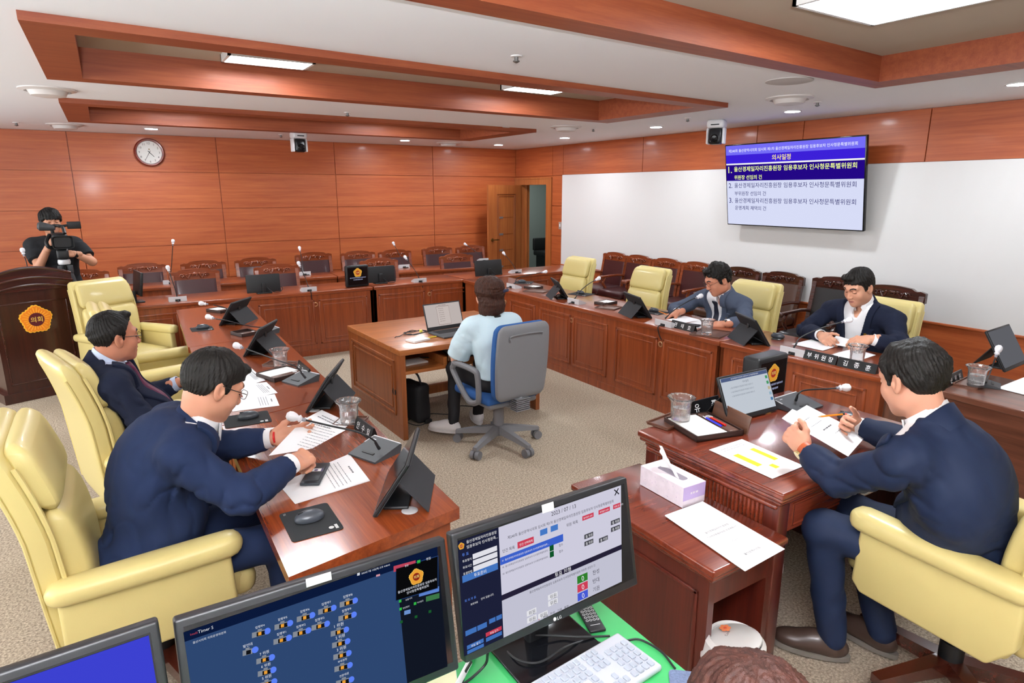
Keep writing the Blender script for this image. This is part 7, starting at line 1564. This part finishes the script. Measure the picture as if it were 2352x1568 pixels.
t = onsh('blue_folder', 'blue folder deep on the shelf of the middle table', 'folder', 985, 802, shz, .0); MB().rbox((0, .1, .02), (.12, .16, .03), .004).build('cover', mat('folder_blue', '#3a5c9c', rough=.5), t)
bp_ = P(950, 985, 0); t = thing('shoulder_bag', 'black bag standing on the floor under the middle table', 'bag', (bp_.x+.1, bp_.y+.2, 0), .2); v = Vol(); v.bx((0, 0, .17), (.075, .15, .165), rr=.05, k=.02); m = MB(); addvf(m, v.mesh(.012, vnoise(77, 25, .006))); m.build('body', mat('bag_black', '#17181b', rough=.7, bump=.3, bscale=300), t, smooth=180); MB().tube([(0, -.12, .3), (-.02, -.08, .42), (-.02, .08, .42), (0, .12, .3)], .009, smooth=6).build('strap', GOOS, t)
pp_ = P(975, 975, .0); t = thing('power_cables', 'black power adapter and wires on the floor under the middle table', 'cable', (pp_.x, pp_.y, 0)); MB().rbox((.04, .05, .02), (.06, .11, .035), .008).build('adapter', BLK, t); MB().tube([(.04, .1, .02), (.15, .2, .006), (.3, .1, .006), (.45, .25, .006), (.62, .12, .006), (.7, .3, .006)], .004, smooth=6).build('cord', GOOS, t); MB().tube([(.02, .0, .01), (-.06, .0, .006), (-.1, .12, .006), (-.02, .2, .006)], .004, smooth=6).build('cord', GOOS, t)
# ================================================================== OPERATOR'S TABLE
gz = .651; q = [P(1419, 1449, gz+.012), P(1524, 1527, gz+.012)]; 
a, b = P(1419, 1449, gz+.02), P(1523, 1526, gz+.02); dv = (b-a); dep = dv.length; dv.normalize(); lx = Vector((-dv.y, dv.x, 0)); lx = lx if lx.x < 0 else -lx; W_ = .45; c = a + dv*dep/2 + lx*W_/2
t = thing('keyboard', 'pale keyboard under a clear silicone cover on the green mat', 'keyboard', (c.x, c.y, gz), math.atan2(-lx.y, -lx.x)); KB = mat('silicone_cover', '#c3c9d3', rough=.25, spec=.5); MB().rbox((0, 0, .01), (W_, dep, .02), .008).build('case', KB, t)
KC = mat('key_pale', '#aab2be', rough=.3); cols = [(-.21, .1, 12), (.0, .0, 0)]
for r_ in range(6):
    yy = dep/2 - .022 - (dep-.035)*r_/5.4
    for x0, x1, n in ((-W_/2+.012, W_*.13, 13), (W_*.15, W_*.27, 3), (W_*.29, W_/2-.012, 4)):
        if r_ == 0 and n == 4: continue
        if n == 3 and r_ == 3: continue
        mb = MB()
        for k in range(n):
            if n == 3 and r_ == 4 and k != 1: continue
            mb.rbox((x0+(x1-x0)*(k+.5)/n, yy, .022), ((x1-x0)/n*.72, dep/8.6, .007), .002, seg=1)
        mb.build('key_row', KC, t)
MB().rbox((W_*.03, -dep*.1, .0265), (.03, .018, .001), .0004).build('paper_label', PAPER, t)
MB().tube([(W_/2, dep*.3, .01), (W_/2+.04, dep*.2, .004), (W_/2+.05, -dep*.2, .004), (W_/2+.03, -dep*.6, .004)], .003, smooth=6).build('cord', GOOS, t)
a, b, c_ = P(1325, 1402, gz), P(1357, 1459, gz), P(1391, 1448, gz); y = (a-b); x = (c_-b); c = b + y*.5 + x*.5; t = thing('remote_control', 'small black remote control with round keys on the green mat', 'remote control', (c.x, c.y, gz), math.atan2(y.y, y.x)-PI/2)
lw, ll = x.length, y.length; MB().rbox((0, 0, .005), (lw, ll, .01), .004).build('body', BLK, t); mb = MB()
for r_ in range(5):
    for k in range(4): mb.lathe([(.0032, 0), (.0045, 0), (.0045, .0009), (.0032, .0009)], 12, TR(-lw*.33+lw*.66*k/3, ll*.38-ll*.12*r_, .0101), close=True)
mb.build('round_keys', PRN, t); MB().rect(-lw*.3, -ll*.3, lw*.3, -ll*.28, I4, .0103).build('print_line', PRN, t, smooth=0)
t = thing('monitor_cable', 'black cable looping over the monitor foot on the green mat', 'cable', P(1300, 1430, gz)); o = Vector(t.location); MB().tube([P(*p, gz+h)-o for *p, h in ((1230, 1458, .03), (1290, 1460, .02), (1340, 1462, .02), (1400, 1460, .006))] , .003, smooth=6).build('cord', GOOS, t); MB().tube([P(*p, gz+h)-o for *p, h in ((1158, 1490, .006), (1190, 1515, .02), (1240, 1520, .022), (1300, 1485, .022), (1350, 1470, .006), (1385, 1478, .004))], .003, smooth=6).build('cord', GOOS, t)
p = P(1030, 1548, gz); t = thing('sticky_note', 'pale yellow sticky note at the lower edge beside the middle monitor', 'note', (p.x-.02, p.y, gz+.004), -.4); MB().box((0, 0, .0), (.075, .075, .002)).build('page', mat('note_yellow', '#efeec4', rough=.8), t); MB().box((0, 0, -.0025), (.078, .078, .003)).build('note_block', LINE, t)
p = P(1045, 1556, gz); t = thing('marker_pen', 'white and green marker lying on the green mat', 'pen', (p.x+.03, p.y-.0, gz+.008), .7, 'pens'); MB().cyl((-.05, 0, 0), (.03, 0, 0), .008, n=12).build('barrel', PAPER, t); MB().cyl((.03, 0, 0), (.06, 0, 0), .0085, n=12).build('cap', mat('cap_green', '#1f9a50', rough=.4), t)
t = thing('mat_cables', 'black cables hanging behind the operator monitors', 'cable', P(1090, 1530, gz)); o = Vector(t.location); MB().tube([P(*p, gz+h)-o for *p, h in ((1120, 1500, .06), (1115, 1525, .02), (1085, 1555, .004), (1050, 1580, .004))], .0035, smooth=6).build('cord', GOOS, t); MB().tube([P(*p, gz+h)-o for *p, h in ((1082, 1520, .05), (1068, 1545, .01), (1060, 1575, .004))], .0035, smooth=6).build('cord', GOOS, t)
# white adapter by the chairman's foot
p = P(1795, 1325, 0); t = thing('power_adapter', 'white power adapter with a coiled white cable on the carpet by the chairman shoe', 'adapter', (p.x+.02, p.y+.06, 0), .6); WH2 = mat('adapter_white', '#e4e4e4', rough=.4); MB().rbox((0, 0, .02), (.05, .09, .035), .006).build('block', WH2, t); MB().tube([(.0+.04*math.cos(a)+.05, .05*math.sin(a)+.03, .006+.003*(i % 3)) for i, a in enumerate([.6*k for k in range(26)])], .0035, n=6, smooth=2).build('cord', WH2, t)
# ================================================================== CAMCORDER ON ITS TRIPOD
cc = Vector((-.36, 7.62, 1.40)); t = thing('camcorder', 'black shoulder camcorder in front of the cameraman', 'camcorder', cc, rad(8))
MB().rbox((0, .1, .0), (.13, .3, .15), .03).build('body', BLK, t); MB().lathe([(.05, 0), (.055, .05), (.05, .12), (.045, .13)], 24, TR(0, -.03, 0, PI/2)).build('lens', BLKG, t)
MB().loft([[(x*s_, -.12-y_, z*s_) for x, z in sq(.16, .11, 24, 6)] for y_, s_ in ((0, .8), (.03, .9), (.09, 1.1), (.09, 1.02), (.05, .85))]).build('lens_hood', BLK, t)
MB().tube([(-.04, .12, .075), (-.04, .1, .14), (.03, .0, .14), (.04, -.06, .075)], .016, smooth=5).build('carry_handle', BLK, t)
MB().lathe([(.02, 0), (.034, .05), (.045, .12), (.03, .14)], 20, TR(-.02, .05, .125, 0, rad(-80), rad(-15))).build('viewfinder', GRY, t); MB().rbox((.13, -.0, .15), (.115, .015, .07), .006).build('side_screen', BLK, t); MB().cyl((.0, 0, .14), (.08, 0, .15), .012).build('screen_arm', BLK, t)
MB().tube([(-.07, .08, .06), (-.11, .02, .0), (-.1, .0, -.05), (-.06, .02, -.06)], .018, n=8, smooth=4).build('hand_strap', BLK, t)
t = thing('camera_tripod', 'black tripod with silver collar carrying the camcorder', 'tripod', (-.36, 7.70, 0), 0); MB().rbox((0, 0, 1.27), (.1, .14, .1), .02).build('fluid_head', BLK, t); MB().lathe([(.05, 1.17), (.055, 1.19), (.05, 1.215), (.03, 1.22)], 24).build('collar', SILV, t); MB().cyl((0, 0, .5), (0, 0, 1.2), .014).build('centre_column', BLK, t)
for k in range(3):
    a = rad(90+120*k+10); d = Vector((math.cos(a), math.sin(a), 0)); lg = MB().cyl(d*.03+Vector((0, 0, 1.16)), d*.3+Vector((0, 0, .0)), .017, .012, n=10).build('leg', GRY, t); MB().rbox(tuple(d*.05+Vector((0, 0, 1.12))), (.04, .04, .08), .008).build('joint', GRY, lg)
MB().tube([(.02, .06, 1.25), (.06, .16, 1.24), (.09, .24, 1.27)], .008, smooth=4).build('pan_handle', BLK, t)
